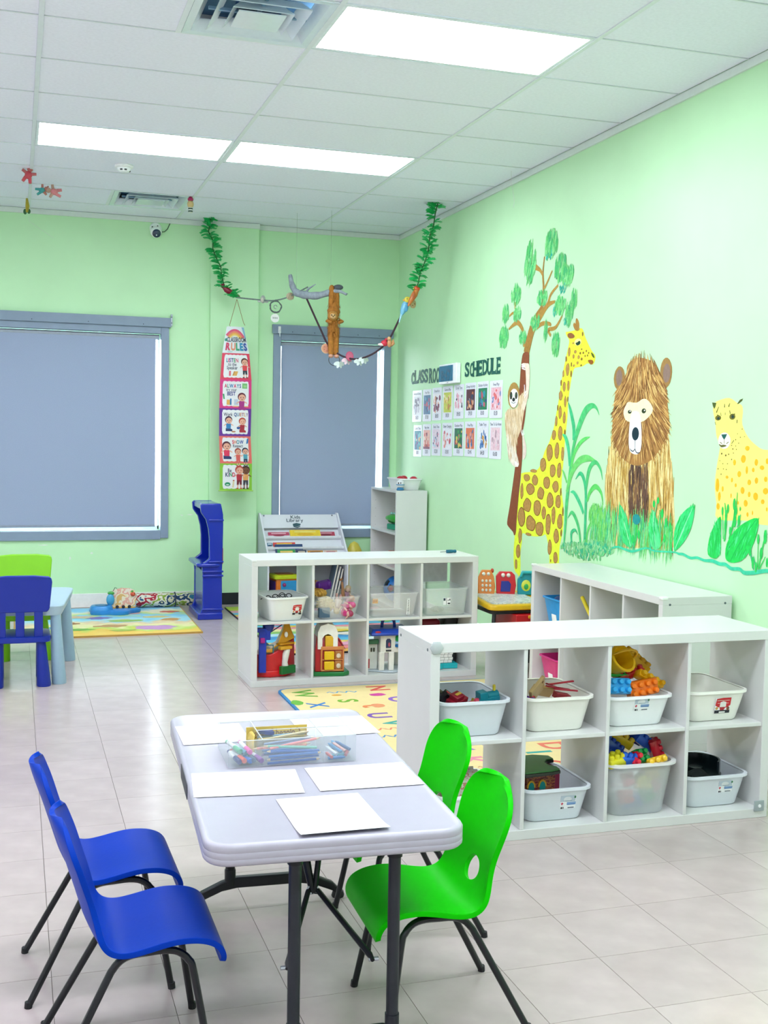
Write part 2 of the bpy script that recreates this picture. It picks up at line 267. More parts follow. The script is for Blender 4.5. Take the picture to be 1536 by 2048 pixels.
DATA = {'giraffe_body':[(-3.519,2.213),(-3.585,2.219),(-3.634,2.211),(-3.678,2.151),(-3.754,2.075),(-3.806,2.038),(-3.805,2.005),(-3.775,1.984),(-3.711,1.995),(-3.648,1.98),(-3.575,1.977),(-3.534,1.97),(-3.507,1.925),(-3.483,1.849),(-3.463,1.756),(-3.46,1.67),(-3.444,1.568),(-3.429,1.474),(-3.432,1.482),(-3.419,1.362),(-3.405,1.271),(-3.411,1.181),(-3.444,1.063),(-3.444,0.955),(-3.422,0.88),(-3.4,0.817),(-3.399,0.72),(-3.399,0.659),(-3.261,0.643),(-3.257,0.704),(-3.253,0.772),(-3.228,0.831),(-3.19,0.884),(-3.134,0.87),(-3.019,0.857),(-2.9,0.858),(-2.823,0.861),(-2.819,0.799),(-2.8,0.725),(-2.806,0.628),(-2.803,0.549),(-2.763,0.564),(-2.702,0.596),(-2.683,0.713),(-2.693,0.814),(-2.704,0.894),(-2.722,0.981),(-2.746,1.114),(-2.777,1.246),(-2.79,1.282),(-2.948,1.297),(-3.049,1.32),(-3.103,1.378),(-3.142,1.441),(-3.208,1.504),(-3.239,1.553),(-3.27,1.602),(-3.293,1.675),(-3.322,1.753),(-3.344,1.831),(-3.325,1.743),(-3.352,1.869),(-3.396,2.0),(-3.441,2.107),(-3.456,2.153),(-3.416,2.187),(-3.404,2.211),(-3.452,2.211)],'giraffe_ear':[(-3.431,2.197),(-3.478,2.201),(-3.524,2.182),(-3.522,2.167),(-3.472,2.165),(-3.437,2.177)],'giraffe_horn':[(-3.504,2.245),(-3.516,2.263),(-3.533,2.254),(-3.539,2.284),(-3.561,2.282),(-3.586,2.25),(-3.582,2.208),(-3.536,2.212)],'giraffe_eye':[(-3.546,2.131),(-3.57,2.135),(-3.598,2.142),(-3.611,2.13),(-3.599,2.118),(-3.566,2.115)],'giraffe_eyew':[(-3.577,2.135,0.046,0.022)],'giraffe_nostril':[(-3.755,2.059),(-3.784,2.047),(-3.801,2.025),(-3.785,2.026),(-3.764,2.041)],'giraffe_mouth':[(-3.718,2.014),(-3.773,2.012),(-3.787,1.995),(-3.759,1.984),(-3.73,1.998)],'giraffe_spots':[(-3.46,2.082,0.017,0.029),(-3.42,2.038,0.012,0.019),(-3.443,1.971,0.025,0.041),(-3.386,1.946,0.014,0.023),(-3.494,1.941,0.012,0.023),(-3.358,1.888,0.012,0.019),(-3.403,1.863,0.021,0.033),(-3.46,1.865,0.018,0.035),(-3.356,1.806,0.028,0.032),(-3.423,1.765,0.019,0.036),(-3.458,1.779,0.009,0.019),(-3.319,1.727,0.011,0.02),(-3.544,2.077,0.017,0.011),(-3.521,2.048,0.015,0.014),(-3.591,2.04,0.015,0.012),(-3.611,2.064,0.011,0.008),(-3.651,2.063,0.01,0.008),(-3.691,2.072,0.008,0.008),(-3.578,2.005,0.015,0.01),(-3.529,1.99,0.014,0.008),(-3.632,2.026,0.012,0.009),(-3.677,2.042,0.008,0.007),(-3.708,2.044,0.008,0.007),(-3.629,2.087,0.008,0.006),(-3.723,2.058,0.008,0.006),(-3.495,1.999,0.009,0.015),(-3.628,1.987,0.012,0.006),(-3.636,2.181,0.01,0.014),(-3.582,2.216,0.013,0.009),(-3.511,2.133,0.013,0.006),(-3.416,1.664,0.021,0.038),(-3.355,1.698,0.026,0.042),(-3.302,1.641,0.02,0.033),(-3.274,1.55,0.03,0.033),(-3.363,1.56,0.032,0.046),(-3.43,1.566,0.012,0.021),(-3.216,1.43,0.046,0.055),(-3.323,1.447,0.033,0.054),(-3.407,1.428,0.021,0.048),(-3.122,1.35,0.049,0.049),(-3.27,1.315,0.041,0.046),(-3.363,1.321,0.032,0.051),(-2.977,1.304,0.052,0.013),(-2.869,1.253,0.053,0.026),(-3.006,1.239,0.051,0.038),(-3.187,1.232,0.055,0.044),(-3.319,1.212,0.047,0.037),(-2.934,1.176,0.071,0.042),(-3.099,1.156,0.053,0.043),(-2.797,1.156,0.028,0.055),(-3.243,1.117,0.05,0.054),(-3.361,1.118,0.04,0.044),(-2.89,1.064,0.063,0.048),(-3.051,1.055,0.057,0.053),(-3.153,1.028,0.033,0.044),(-3.299,1.022,0.03,0.055),(-2.801,0.974,0.058,0.072),(-3.223,0.961,0.039,0.071),(-3.396,0.987,0.04,0.05),(-2.955,0.94,0.076,0.054),(-3.095,0.917,0.064,0.047),(-2.922,0.863,0.047,0.011),(-2.786,0.842,0.03,0.052),(-3.348,0.886,0.041,0.049),(-2.761,0.731,0.036,0.047),(-3.257,0.806,0.031,0.05),(-3.345,0.748,0.033,0.038),(-2.731,0.632,0.022,0.036),(-3.435,1.056,0.011,0.03),(-3.418,0.916,0.011,0.024),(-3.397,1.181,0.011,0.027),(-3.277,0.719,0.008,0.011)],'trunk':[(-2.765,2.118),(-2.855,2.113),(-2.863,2.045),(-2.873,1.978),(-2.873,1.886),(-2.864,1.802),(-2.834,1.803),(-2.843,1.795),(-2.837,1.763),(-2.814,1.648),(-2.787,1.577),(-2.778,1.551),(-2.784,1.499),(-2.79,1.409),(-2.775,1.278),(-2.746,1.114),(-2.724,0.948),(-2.714,0.855),(-2.687,0.836),(-2.666,0.858),(-2.584,0.891),(-2.561,0.922),(-2.599,1.039),(-2.645,1.207),(-2.671,1.307),(-2.693,1.407),(-2.685,1.472),(-2.68,1.544),(-2.747,1.603),(-2.77,1.732),(-2.704,1.798),(-2.717,1.85),(-2.712,1.823),(-2.719,1.934),(-2.734,2.052)],'branches':[[(-2.811,2.111,0.046),(-2.832,2.156,0.046),(-2.894,2.268,0.045),(-2.976,2.344,0.039),(-3.047,2.418,0.017),(-3.059,2.531,0.013),(-3.044,2.63,0.011),(-3.061,2.74,0.008)],[(-2.986,2.334,0.035),(-3.122,2.411,0.017),(-3.173,2.477,0.012),(-3.277,2.525,0.009)],[(-3.044,2.621,0.012),(-2.995,2.66,0.013),(-2.921,2.69,0.021)],[(-3.069,2.525,0.011),(-3.13,2.578,0.009),(-3.185,2.631,0.007)],[(-3.05,2.369,0.025),(-3.14,2.413,0.017),(-3.239,2.423,0.009)],[(-2.776,2.16,0.016),(-2.756,2.263,0.016),(-2.67,2.333,0.019),(-2.598,2.331,0.015),(-2.505,2.304,0.008)],[(-2.602,2.438,0.007),(-2.605,2.485,0.006)],[(-2.65,2.335,0.012),(-2.583,2.41,0.01),(-2.51,2.395,0.008)],[(-2.971,2.274,0.013),(-3.055,2.296,0.015),(-3.166,2.284,0.013),(-3.189,2.27,0.007)],[(-3.189,2.204,0.011),(-3.15,2.247,0.013),(-3.258,2.254,0.013),(-3.351,2.325,0.007)]],'clumps':[(-3.162,2.806,0.116,0.097),(-2.841,2.722,0.098,0.151),(-3.305,2.635,0.105,0.087),(-3.413,2.571,0.101,0.07),(-3.507,2.41,0.05,0.07),(-3.312,2.391,0.095,0.067),(-3.445,2.324,0.064,0.078),(-3.044,2.467,0.093,0.057),(-2.617,2.539,0.092,0.073),(-2.444,2.419,0.065,0.075),(-2.646,2.395,0.072,0.056),(-2.421,2.254,0.091,0.084),(-2.748,2.229,0.07,0.051),(-2.944,2.314,0.086,0.058),(-3.108,2.243,0.034,0.074),(-3.265,2.143,0.067,0.08)],'clumpteal':[(-3.349,2.497,0.06,0.035),(-3.12,2.748,0.073,0.04),(-3.243,2.359,0.036,0.04),(-3.405,2.281,0.048,0.035)],'sloth_body':[(-2.529,1.732),(-2.478,1.68),(-2.494,1.592),(-2.521,1.504),(-2.548,1.408),(-2.616,1.34),(-2.691,1.321),(-2.741,1.344),(-2.685,1.42),(-2.695,1.489),(-2.713,1.532),(-2.762,1.592),(-2.8,1.702),(-2.834,1.803),(-2.811,1.846),(-2.756,1.835),(-2.702,1.806),(-2.699,1.755),(-2.634,1.731)],'sloth_arm':[(-2.755,2.047),(-2.819,2.044),(-2.87,2.028),(-2.882,1.927),(-2.858,1.803),(-2.799,1.719),(-2.761,1.754),(-2.814,1.804),(-2.825,1.888),(-2.806,2.006),(-2.764,2.025)],'sloth_leg':[(-2.785,1.558),(-2.832,1.507),(-2.855,1.465),(-2.854,1.415),(-2.824,1.38),(-2.799,1.384),(-2.798,1.465)],'sloth_rump':[(-2.521,1.504),(-2.548,1.408),(-2.616,1.34),(-2.691,1.321),(-2.741,1.344),(-2.677,1.437),(-2.608,1.479),(-2.539,1.557)],'sloth_head':[(-2.62,1.828,0.1,0.094)],'sloth_face':[(-2.626,1.808,0.078,0.067)],'sloth_patch':[(-2.578,1.827,0.023,0.028),(-2.666,1.826,0.023,0.025)],'sloth_nose':[(-2.624,1.798,0.025,0.014)],'sloth_eye':[(-2.589,1.83,0.01,0.007),(-2.655,1.83,0.011,0.007)],'sloth_mouth':[(-2.589,1.783,0.003),(-2.611,1.774,0.003),(-2.632,1.773,0.003),(-2.656,1.78,0.004)],'claws':[[(-2.743,2.039,0.005),(-2.8,2.03,0.004)],[(-2.744,2.026,0.005),(-2.805,2.017,0.004)],[(-2.751,2.013,0.005),(-2.806,2.001,0.004)],[(-2.798,1.897,0.004),(-2.812,1.829,0.005)],[(-2.831,1.854,0.004),(-2.793,1.821,0.005)],[(-2.836,1.837,0.004),(-2.804,1.804,0.005)],[(-2.763,1.577,0.003),(-2.785,1.545,0.006)],[(-2.779,1.584,0.003),(-2.802,1.545,0.005)],[(-2.799,1.585,0.003),(-2.817,1.55,0.005)],[(-2.667,1.359,0.005),(-2.731,1.339,0.005)],[(-2.674,1.346,0.005),(-2.725,1.326,0.005)]],'bear_body':[(-4.097,1.63),(-4.048,1.527),(-4.012,1.422),(-3.978,1.28),(-3.984,1.174),(-4.019,1.071),(-4.082,0.978),(-4.135,0.899),(-4.278,0.903),(-4.47,0.925),(-4.757,0.954),(-4.756,1.061),(-4.74,1.186),(-4.723,1.312),(-4.692,1.437),(-4.661,1.564),(-4.621,1.627)],'bear_head':[(-4.078,1.817),(-4.056,1.734),(-4.048,1.631),(-4.045,1.561),(-4.085,1.492),(-4.164,1.425),(-4.274,1.387),(-4.378,1.384),(-4.501,1.42),(-4.605,1.499),(-4.66,1.57),(-4.668,1.627),(-4.645,1.716),(-4.628,1.805),(-4.583,1.864),(-4.531,1.924),(-4.467,1.966),(-4.34,1.993),(-4.263,1.988),(-4.199,1.955),(-4.188,1.908),(-4.125,1.842)],'bear_ear':[(-4.111,1.887,0.065,0.07),(-4.616,1.895,0.061,0.083)],'bear_inear':[(-4.108,1.89,0.036,0.047),(-4.623,1.893,0.036,0.052)],'bear_mask':[(-4.225,1.745),(-4.317,1.739),(-4.38,1.758),(-4.431,1.753),(-4.483,1.719),(-4.491,1.687),(-4.449,1.655),(-4.375,1.629),(-4.245,1.63),(-4.191,1.65),(-4.172,1.691),(-4.199,1.728)],'bear_muzzle':[(-4.269,1.683),(-4.346,1.682),(-4.374,1.616),(-4.385,1.51),(-4.367,1.456),(-4.316,1.445),(-4.263,1.461),(-4.244,1.508),(-4.245,1.603)],'bear_nose':[(-4.315,1.562,0.039,0.038)],'bear_eye':[(-4.243,1.688,0.021,0.011),(-4.399,1.691,0.024,0.014)],'bear_glint':[(-4.248,1.692,0.007,0.004),(-4.407,1.694,0.007,0.004)],'bear_mouth':[[(-4.313,1.529,0.003),(-4.316,1.472,0.002)],[(-4.315,1.475,0.003),(-4.295,1.462,0.003),(-4.271,1.468,0.003),(-4.262,1.478,0.002)],[(-4.315,1.475,0.003),(-4.332,1.457,0.003),(-4.354,1.453,0.003),(-4.367,1.458,0.003)]],'bear_chest':[(-4.274,1.377),(-4.379,1.374),(-4.454,1.383),(-4.476,1.236),(-4.482,1.039),(-4.389,1.004),(-4.297,1.023),(-4.251,1.224)],'cheetah_body':[(-5.08,1.717),(-5.118,1.733),(-5.206,1.743),(-5.271,1.718),(-5.313,1.703),(-5.322,1.669),(-5.321,1.612),(-5.372,1.55),(-5.438,1.511),(-5.494,1.492),(-5.564,1.491),(-5.668,1.479),(-5.736,1.451),(-5.773,1.383),(-5.783,1.294),(-5.76,1.207),(-5.706,1.152),(-5.534,1.136),(-5.444,1.14),(-5.379,1.146),(-5.145,1.135),(-5.13,1.211),(-5.11,1.299),(-5.119,1.388),(-5.139,1.477),(-5.142,1.504),(-5.109,1.554),(-5.094,1.625),(-5.07,1.684)],'cheetah_ear':[[(-5.06,1.724),(-5.098,1.721),(-5.091,1.702),(-5.082,1.69),(-5.068,1.705)],[(-5.271,1.711),(-5.294,1.732),(-5.32,1.738),(-5.313,1.726),(-5.284,1.712)]],'cheetah_eye':[(-5.118,1.645,0.026,0.013),(-5.238,1.65,0.025,0.015)],'cheetah_pupil':[(-5.121,1.643,0.012,0.007),(-5.241,1.65,0.011,0.008)],'cheetah_muzzle':[(-5.178,1.531,0.052,0.041)],'cheetah_nose':[(-5.15,1.562),(-5.2,1.564),(-5.189,1.548),(-5.177,1.535),(-5.161,1.548)],'cheetah_lines':[[(-5.177,1.536,0.002),(-5.178,1.516,0.002)],[(-5.134,1.513,0.002),(-5.152,1.504,0.005),(-5.172,1.505,0.006),(-5.197,1.506,0.002)],[(-5.141,1.523,0.002),(-5.161,1.516,0.002)],[(-5.196,1.516,0.002),(-5.215,1.525,0.002)],[(-5.107,1.66,0.003),(-5.133,1.654,0.002)],[(-5.213,1.682,0.002),(-5.221,1.664,0.003)],[(-5.222,1.659,0.002),(-5.26,1.663,0.003)],[(-5.092,1.625,0.002),(-5.1,1.61,0.002)],[(-5.279,1.635,0.003),(-5.278,1.618,0.003)],[(-5.12,1.701,0.002),(-5.101,1.672,0.004)],[(-5.169,1.715,0.002),(-5.17,1.697,0.004)],[(-5.213,1.717,0.002),(-5.204,1.699,0.005)],[(-5.139,1.671,0.002),(-5.143,1.654,0.002)],[(-5.177,1.671,0.002),(-5.177,1.659,0.002)],[(-5.24,1.517,0.002),(-5.259,1.534,0.002)]],'cheetah_spots':[(-5.27,1.425,0.012,0.015),(-5.341,1.444,0.02,0.02),(-5.37,1.496,0.019,0.012),(-5.444,1.43,0.014,0.017),(-5.528,1.438,0.013,0.014),(-5.49,1.406,0.018,0.011),(-5.372,1.391,0.01,0.02),(-5.423,1.393,0.011,0.011),(-5.312,1.369,0.016,0.015),(-5.212,1.35,0.012,0.008),(-5.254,1.337,0.009,0.012),(-5.395,1.332,0.015,0.014),(-5.451,1.343,0.014,0.016),(-5.521,1.352,0.014,0.013),(-5.287,1.313,0.009,0.01),(-5.133,1.306,0.016,0.036),(-5.179,1.29,0.009,0.014),(-5.344,1.29,0.017,0.017),(-5.398,1.274,0.012,0.013),(-5.449,1.267,0.019,0.019),(-5.524,1.296,0.02,0.016),(-5.153,1.251,0.012,0.024),(-5.252,1.259,0.006,0.012),(-5.146,1.2,0.015,0.017),(-5.373,1.229,0.017,0.017),(-5.505,1.245,0.014,0.012),(-5.312,1.228,0.007,0.009),(-5.391,1.176,0.009,0.012),(-5.43,1.187,0.006,0.011),(-5.538,1.211,0.007,0.01),(-5.588,1.393,0.014,0.015),(-5.587,1.278,0.015,0.016),(-5.609,1.339,0.013,0.012)],'cheetah_dots':[(-5.322,1.589,0.004,0.003),(-5.286,1.566,0.003,0.003),(-5.31,1.549,0.004,0.003),(-5.343,1.552,0.003,0.003),(-5.273,1.537,0.004,0.003),(-5.298,1.52,0.004,0.003),(-5.252,1.491,0.005,0.004),(-5.241,1.508,0.004,0.003),(-5.275,1.506,0.004,0.003),(-5.258,1.471,0.004,0.003),(-5.219,1.464,0.005,0.004),(-5.195,1.458,0.007,0.005),(-5.16,1.466,0.006,0.005),(-5.245,1.439,0.004,0.004),(-5.212,1.417,0.004,0.003),(-5.173,1.416,0.004,0.003),(-5.147,1.43,0.003,0.003),(-5.179,1.39,0.004,0.003),(-5.204,1.388,0.004,0.003),(-5.134,1.389,0.004,0.004),(-5.161,1.363,0.004,0.004),(-5.281,1.489,0.004,0.003)],'leaf':[[(-4.758,0.941),(-4.754,1.036),(-4.793,1.108),(-4.857,1.163),(-4.934,1.189),(-4.935,1.137),(-4.908,1.061),(-4.846,0.987),(-4.781,0.943)],[(-5.075,0.949),(-5.08,1.028),(-5.117,1.097),(-5.173,1.151),(-5.18,1.066),(-5.181,0.978),(-5.148,0.936)],[(-5.227,0.947),(-5.233,1.018),(-5.287,1.081),(-5.37,1.134),(-5.474,1.165),(-5.474,1.097),(-5.433,1.015),(-5.363,0.95),(-5.278,0.929)],[(-4.155,1.129),(-4.182,1.141),(-4.239,1.087),(-4.299,0.99),(-4.317,0.91),(-4.222,0.928),(-4.17,1.013)],[(-4.49,1.013),(-4.531,1.141),(-4.598,1.048),(-4.616,0.946),(-4.545,0.926)]],'leafvein':[[(-4.769,0.948,0.002),(-4.841,1.056,0.005),(-4.922,1.179,0.002)],[(-5.127,0.942,0.002),(-5.142,1.033,0.004),(-5.17,1.142,0.002)],[(-5.268,0.934,0.002),(-5.348,1.041,0.004),(-5.466,1.159,0.002)],[(-4.303,0.916,0.003),(-4.229,1.032,0.005),(-4.172,1.134,0.002)],[(-4.569,0.935,0.002),(-4.549,1.044,0.005),(-4.534,1.134,0.002)]],'groundline':[(-3.765,0.878,0.006),(-3.9,0.883,0.008),(-4.032,0.871,0.005),(-4.156,0.898,0.006),(-4.318,0.887,0.007),(-4.47,0.922,0.005),(-4.57,0.915,0.005),(-4.759,0.928,0.004),(-4.805,0.924,0.006),(-4.85,0.926,0.007),(-4.917,0.914,0.007),(-4.981,0.922,0.007),(-5.046,0.915,0.007),(-5.118,0.92,0.009),(-5.18,0.912,0.009),(-5.229,0.915,0.009),(-5.28,0.9,0.009),(-5.347,0.905,0.009),(-5.385,0.892,0.01),(-5.459,0.901,0.01),(-5.513,0.913,0.01),(-5.565,0.922,0.009),(-5.653,0.924,0.009),(-5.769,0.936,0.007),(-5.842,0.939,0.003)],'reeds':[[(-3.464,0.854,0.009),(-3.476,0.975,0.015),(-3.486,1.126,0.02),(-3.525,1.336,0.018),(-3.56,1.484,0.017),(-3.622,1.601,0.025),(-3.702,1.699,0.027),(-3.785,1.732,0.017),(-3.845,1.717,0.009),(-3.882,1.674,0.002)],[(-3.558,1.519,0.017),(-3.553,1.601,0.02),(-3.502,1.708,0.015),(-3.467,1.759,0.003)],[(-3.537,1.348,0.014),(-3.564,1.425,0.015),(-3.629,1.491,0.015),(-3.701,1.526,0.012),(-3.773,1.541,0.002)],[(-3.511,1.353,0.012),(-3.492,1.453,0.018),(-3.448,1.53,0.018),(-3.401,1.554,0.004)],[(-3.483,1.185,0.015),(-3.54,1.306,0.022),(-3.636,1.386,0.024),(-3.745,1.409,0.021),(-3.853,1.395,0.005)],[(-3.739,1.199,0.009),(-3.763,1.315,0.018),(-3.807,1.373,0.016),(-3.865,1.385,0.013),(-3.92,1.343,0.009),(-3.947,1.282,0.002)],[(-3.742,0.863,0.016),(-3.744,1.025,0.015),(-3.739,1.199,0.015),(-3.704,1.284,0.016),(-3.653,1.311,0.012),(-3.599,1.273,0.002)],[(-3.761,1.142,0.009),(-3.794,1.201,0.015),(-3.862,1.239,0.016),(-3.935,1.203,0.011),(-3.962,1.132,0.002)],[(-3.717,1.064,0.012),(-3.664,1.125,0.016),(-3.585,1.185,0.013),(-3.534,1.188,0.003)],[(-3.479,1.245,0.008),(-3.436,1.303,0.009),(-3.408,1.326,0.003)],[(-3.693,0.858,0.01),(-3.662,0.961,0.013),(-3.607,1.033,0.015),(-3.555,1.059,0.011),(-3.506,1.019,0.002)],[(-3.566,0.87,0.009),(-3.563,0.929,0.013),(-3.612,0.951,0.009),(-3.652,0.925,0.002)],[(-3.765,0.877,0.008),(-3.784,0.971,0.011),(-3.852,1.022,0.01),(-3.924,0.994,0.003)]],'bush':[(-3.874,1.058,0.103,0.074),(-3.96,0.985,0.068,0.084)],'scrub':[(-3.719,0.832,0.305,0.047),(-3.897,0.867,0.204,0.04)],'stalks':[[(-5.212,1.028,0.005),(-5.221,1.128,0.007),(-5.205,1.221,0.003)],[(-5.251,1.043,0.005),(-5.288,1.151,0.008),(-5.286,1.249,0.003)],[(-5.315,1.107,0.004),(-5.339,1.172,0.003)],[(-5.202,1.039,0.003),(-5.187,1.185,0.003)],[(-5.3,1.192,0.004),(-5.306,1.279,0.002)],[(-5.458,0.915,0.004),(-5.43,0.992,0.006),(-5.424,1.025,0.002)],[(-5.494,0.92,0.004),(-5.516,1.012,0.005),(-5.545,1.115,0.002)],[(-5.489,0.93,0.003),(-5.484,1.087,0.002)],[(-5.476,0.923,0.004),(-5.454,0.983,0.002)],[(-5.503,0.926,0.004),(-5.544,0.987,0.002)],[(-4.342,0.919,0.004),(-4.362,1.015,0.007),(-4.357,1.109,0.002)],[(-4.569,0.928,0.003),(-4.549,1.044,0.005),(-4.576,1.202,0.003)],[(-4.617,0.933,0.003),(-4.659,1.027,0.003),(-4.604,1.146,0.002)],[(-4.735,0.932,0.004),(-4.72,0.994,0.004),(-4.734,1.047,0.002)]],'stalkleaf':[(-5.188,1.179,0.008,0.023),(-5.233,1.194,0.009,0.024),(-5.219,1.158,0.009,0.03),(-5.217,1.111,0.01,0.035),(-5.284,1.22,0.011,0.029),(-5.3,1.187,0.011,0.023),(-5.293,1.14,0.012,0.035),(-5.327,1.142,0.011,0.028),(-5.258,1.085,0.009,0.023),(-5.333,1.2,0.005,0.011),(-5.425,1.002,0.011,0.025),(-5.485,1.065,0.009,0.025),(-5.451,0.949,0.01,0.029),(-5.538,1.081,0.012,0.033),(-5.512,1.0,0.012,0.028),(-5.476,0.929,0.009,0.026),(-5.559,0.961,0.009,0.023),(-4.541,1.174,0.013,0.02),(-4.583,1.196,0.012,0.019),(-4.629,1.128,0.014,0.026),(-4.673,1.08,0.012,0.026),(-4.716,1.058,0.011,0.026),(-4.661,0.995,0.012,0.025),(-4.327,0.958,0.013,0.026),(-4.39,0.991,0.013,0.027),(-4.359,1.075,0.044,0.03)],'grasszone':[[(-3.813,0.846),(-3.803,1.012),(-3.889,1.062),(-4.033,1.086),(-4.161,1.04),(-4.23,1.018),(-4.385,1.071),(-4.56,1.071),(-4.705,1.044),(-4.758,0.935),(-4.471,0.919),(-4.318,0.89)]],'title1':[('C',-0.403,2.04,-0.477,2.036,1.985,2.091),('L',-0.489,2.05,-0.571,2.046,1.988,2.108),('A',-0.574,2.049,-0.669,2.045,1.99,2.103),('S',-0.651,2.048,-0.739,2.045,1.987,2.106),('S',-0.739,2.049,-0.834,2.045,1.987,2.107),('R',-0.864,2.045,-0.949,2.041,1.979,2.107),('O',-0.952,2.041,-1.027,2.038,1.976,2.103),('O',-1.038,2.042,-1.117,2.038,1.976,2.104),('M',-1.116,2.042,-1.22,2.038,1.978,2.102)],'title2':[('S',-1.68,2.056,-1.773,2.051,1.996,2.111),('C',-1.787,2.051,-1.853,2.047,1.995,2.103),('H',-1.85,2.053,-1.939,2.048,1.992,2.11),('E',-1.946,2.055,-2.027,2.05,1.993,2.112),('D',-2.04,2.056,-2.132,2.051,1.996,2.112),('U',-2.128,2.057,-2.216,2.052,1.992,2.117),('L',-2.216,2.056,-2.293,2.052,1.994,2.115),('E',-2.305,2.055,-2.374,2.052,1.992,2.115)],'device':[(-1.201,2.106),(-1.604,2.115),(-1.605,1.964),(-1.209,1.971)],'screen':[(-1.217,2.105),(-1.531,2.108),(-1.535,1.983),(-1.224,1.983)],'cards':[(-0.449,-0.693,1.653,1.927),(-0.719,-0.933,1.655,1.93),(-0.958,-1.179,1.662,1.936),(-1.203,-1.429,1.665,1.939),(-1.458,-1.673,1.672,1.944),(-1.701,-1.926,1.675,1.948),(-1.946,-2.166,1.675,1.949),(-2.192,-2.426,1.67,1.946),(-0.495,-0.71,1.347,1.623),(-0.731,-0.937,1.358,1.631),(-0.959,-1.172,1.366,1.636),(-1.209,-1.438,1.366,1.64),(-1.464,-1.683,1.375,1.645),(-1.709,-1.93,1.375,1.648),(-1.958,-2.184,1.373,1.652),(-2.204,-2.425,1.369,1.653)],'vineL':[(-1.766,-0.143,3.363),(-1.774,-0.136,3.312),(-1.783,-0.129,3.253),(-1.749,-0.158,3.176),(-1.749,-0.159,3.101),(-1.722,-0.183,3.025),(-1.688,-0.212,2.948),(-1.681,-0.219,2.873),(-1.661,-0.237,2.783),(-1.634,-0.26,2.722),(-1.569,-0.318,2.682)],'vineR':[(-0.201,-1.528,3.356),(-0.217,-1.515,3.276),(-0.226,-1.506,3.181),(-0.247,-1.487,3.114),(-0.252,-1.484,3.032),(-0.262,-1.475,2.964),(-0.283,-1.456,2.883),(-0.305,-1.437,2.829),(-0.315,-1.428,2.746),(-0.336,-1.409,2.678)],'rope1':[(-1.569,-0.318,2.682),(-1.484,-0.393,2.668),(-1.369,-0.495,2.651),(-1.293,-0.563,2.645),(-1.205,-0.64,2.666),(-1.137,-0.701,2.7),(-1.057,-0.771,2.747)],'rope2':[(-1.081,-0.75,2.697),(-1.03,-0.795,2.565),(-0.967,-0.85,2.404),(-0.905,-0.906,2.258),(-0.819,-0.982,2.177),(-0.723,-1.067,2.147),(-0.629,-1.15,2.174),(-0.548,-1.222,2.237),(-0.491,-1.272,2.32),(-0.435,-1.321,2.459),(-0.38,-1.37,2.582),(-0.336,-1.409,2.678)],'branch':[(-1.182,-0.661,2.854),(-1.168,-0.672,2.774),(-1.137,-0.7,2.707),(-1.081,-0.75,2.683),(-0.995,-0.826,2.672),(-0.898,-0.912,2.696),(-0.844,-0.96,2.704),(-0.789,-1.008,2.673)],'strings':[[(-1.1,-0.733,2.9),(-1.098,-0.734,2.712)],[(-0.871,-0.936,2.945),(-0.88,-0.928,2.702)]],'sloth_toy':[(-0.874,-0.933,2.702),(-0.867,-0.939,2.616),(-0.878,-0.93,2.53),(-0.877,-0.931,2.444),(-0.884,-0.924,2.358),(-0.886,-0.922,2.258),(-0.882,-0.926,2.171)],'ring1':[(-1.283,-0.571,2.593),(-1.284,-0.57,2.645),(-1.283,-0.571,2.545)],'disc1':[(-1.287,-0.567,2.498)],'poster_hook':[(-1.566,-0.321,2.667),(-1.619,-0.274,2.449),(-1.515,-0.366,2.464)],'ornaments':[(-1.628,-0.266,2.736),(-1.375,-0.489,2.659),(-1.18,-0.662,2.675),(-0.923,-0.89,2.237),(-0.762,-1.032,2.172),(-0.383,-1.368,2.613),(-0.348,-1.398,2.581),(-0.397,-1.355,2.562),(-0.325,-1.419,2.698),(-0.342,-1.404,2.664),(-0.527,-1.24,2.272),(-0.496,-1.268,2.271),(-0.83,-0.972,2.106),(-0.777,-1.019,2.134),(-0.693,-1.093,2.125),(-0.664,-1.119,2.139),(-0.867,-0.939,2.142)],'poster':[[(-1.646,-0.301,2.442),(-1.499,-0.301,2.431)],[(-1.683,-0.301,2.209),(-1.448,-0.301,2.21)],[(-1.7,-0.301,1.979),(-1.427,-0.301,1.988)],[(-1.705,-0.301,1.735),(-1.426,-0.301,1.741)],[(-1.705,-0.301,1.497),(-1.43,-0.301,1.502)],[(-1.696,-0.301,1.262),(-1.416,-0.301,1.265)],[(-1.697,-0.301,1.027),(-1.414,-0.301,1.027)]],'toys_ceiling':[(-3.278,-1.5,3.341),(-3.18,-1.2,3.301),(-3.095,-1.2,3.297),(-3.279,-0.5,3.287),(-2.064,-1.0,3.328)],'camera_w':(-2.218,0.0,3.248)}
# ------------------------------------------------------------------ the room
CEIL = 3.364
XL, YB = -6.2, -12.6          # the walls out of view
GREEN = M('#C1ECBD', .45, .025, 3., spec=.3)
OFFW = M('#EDEAEA', .6, .02)
WHITE = M('#EFF2F0', .35, .02, 8.)
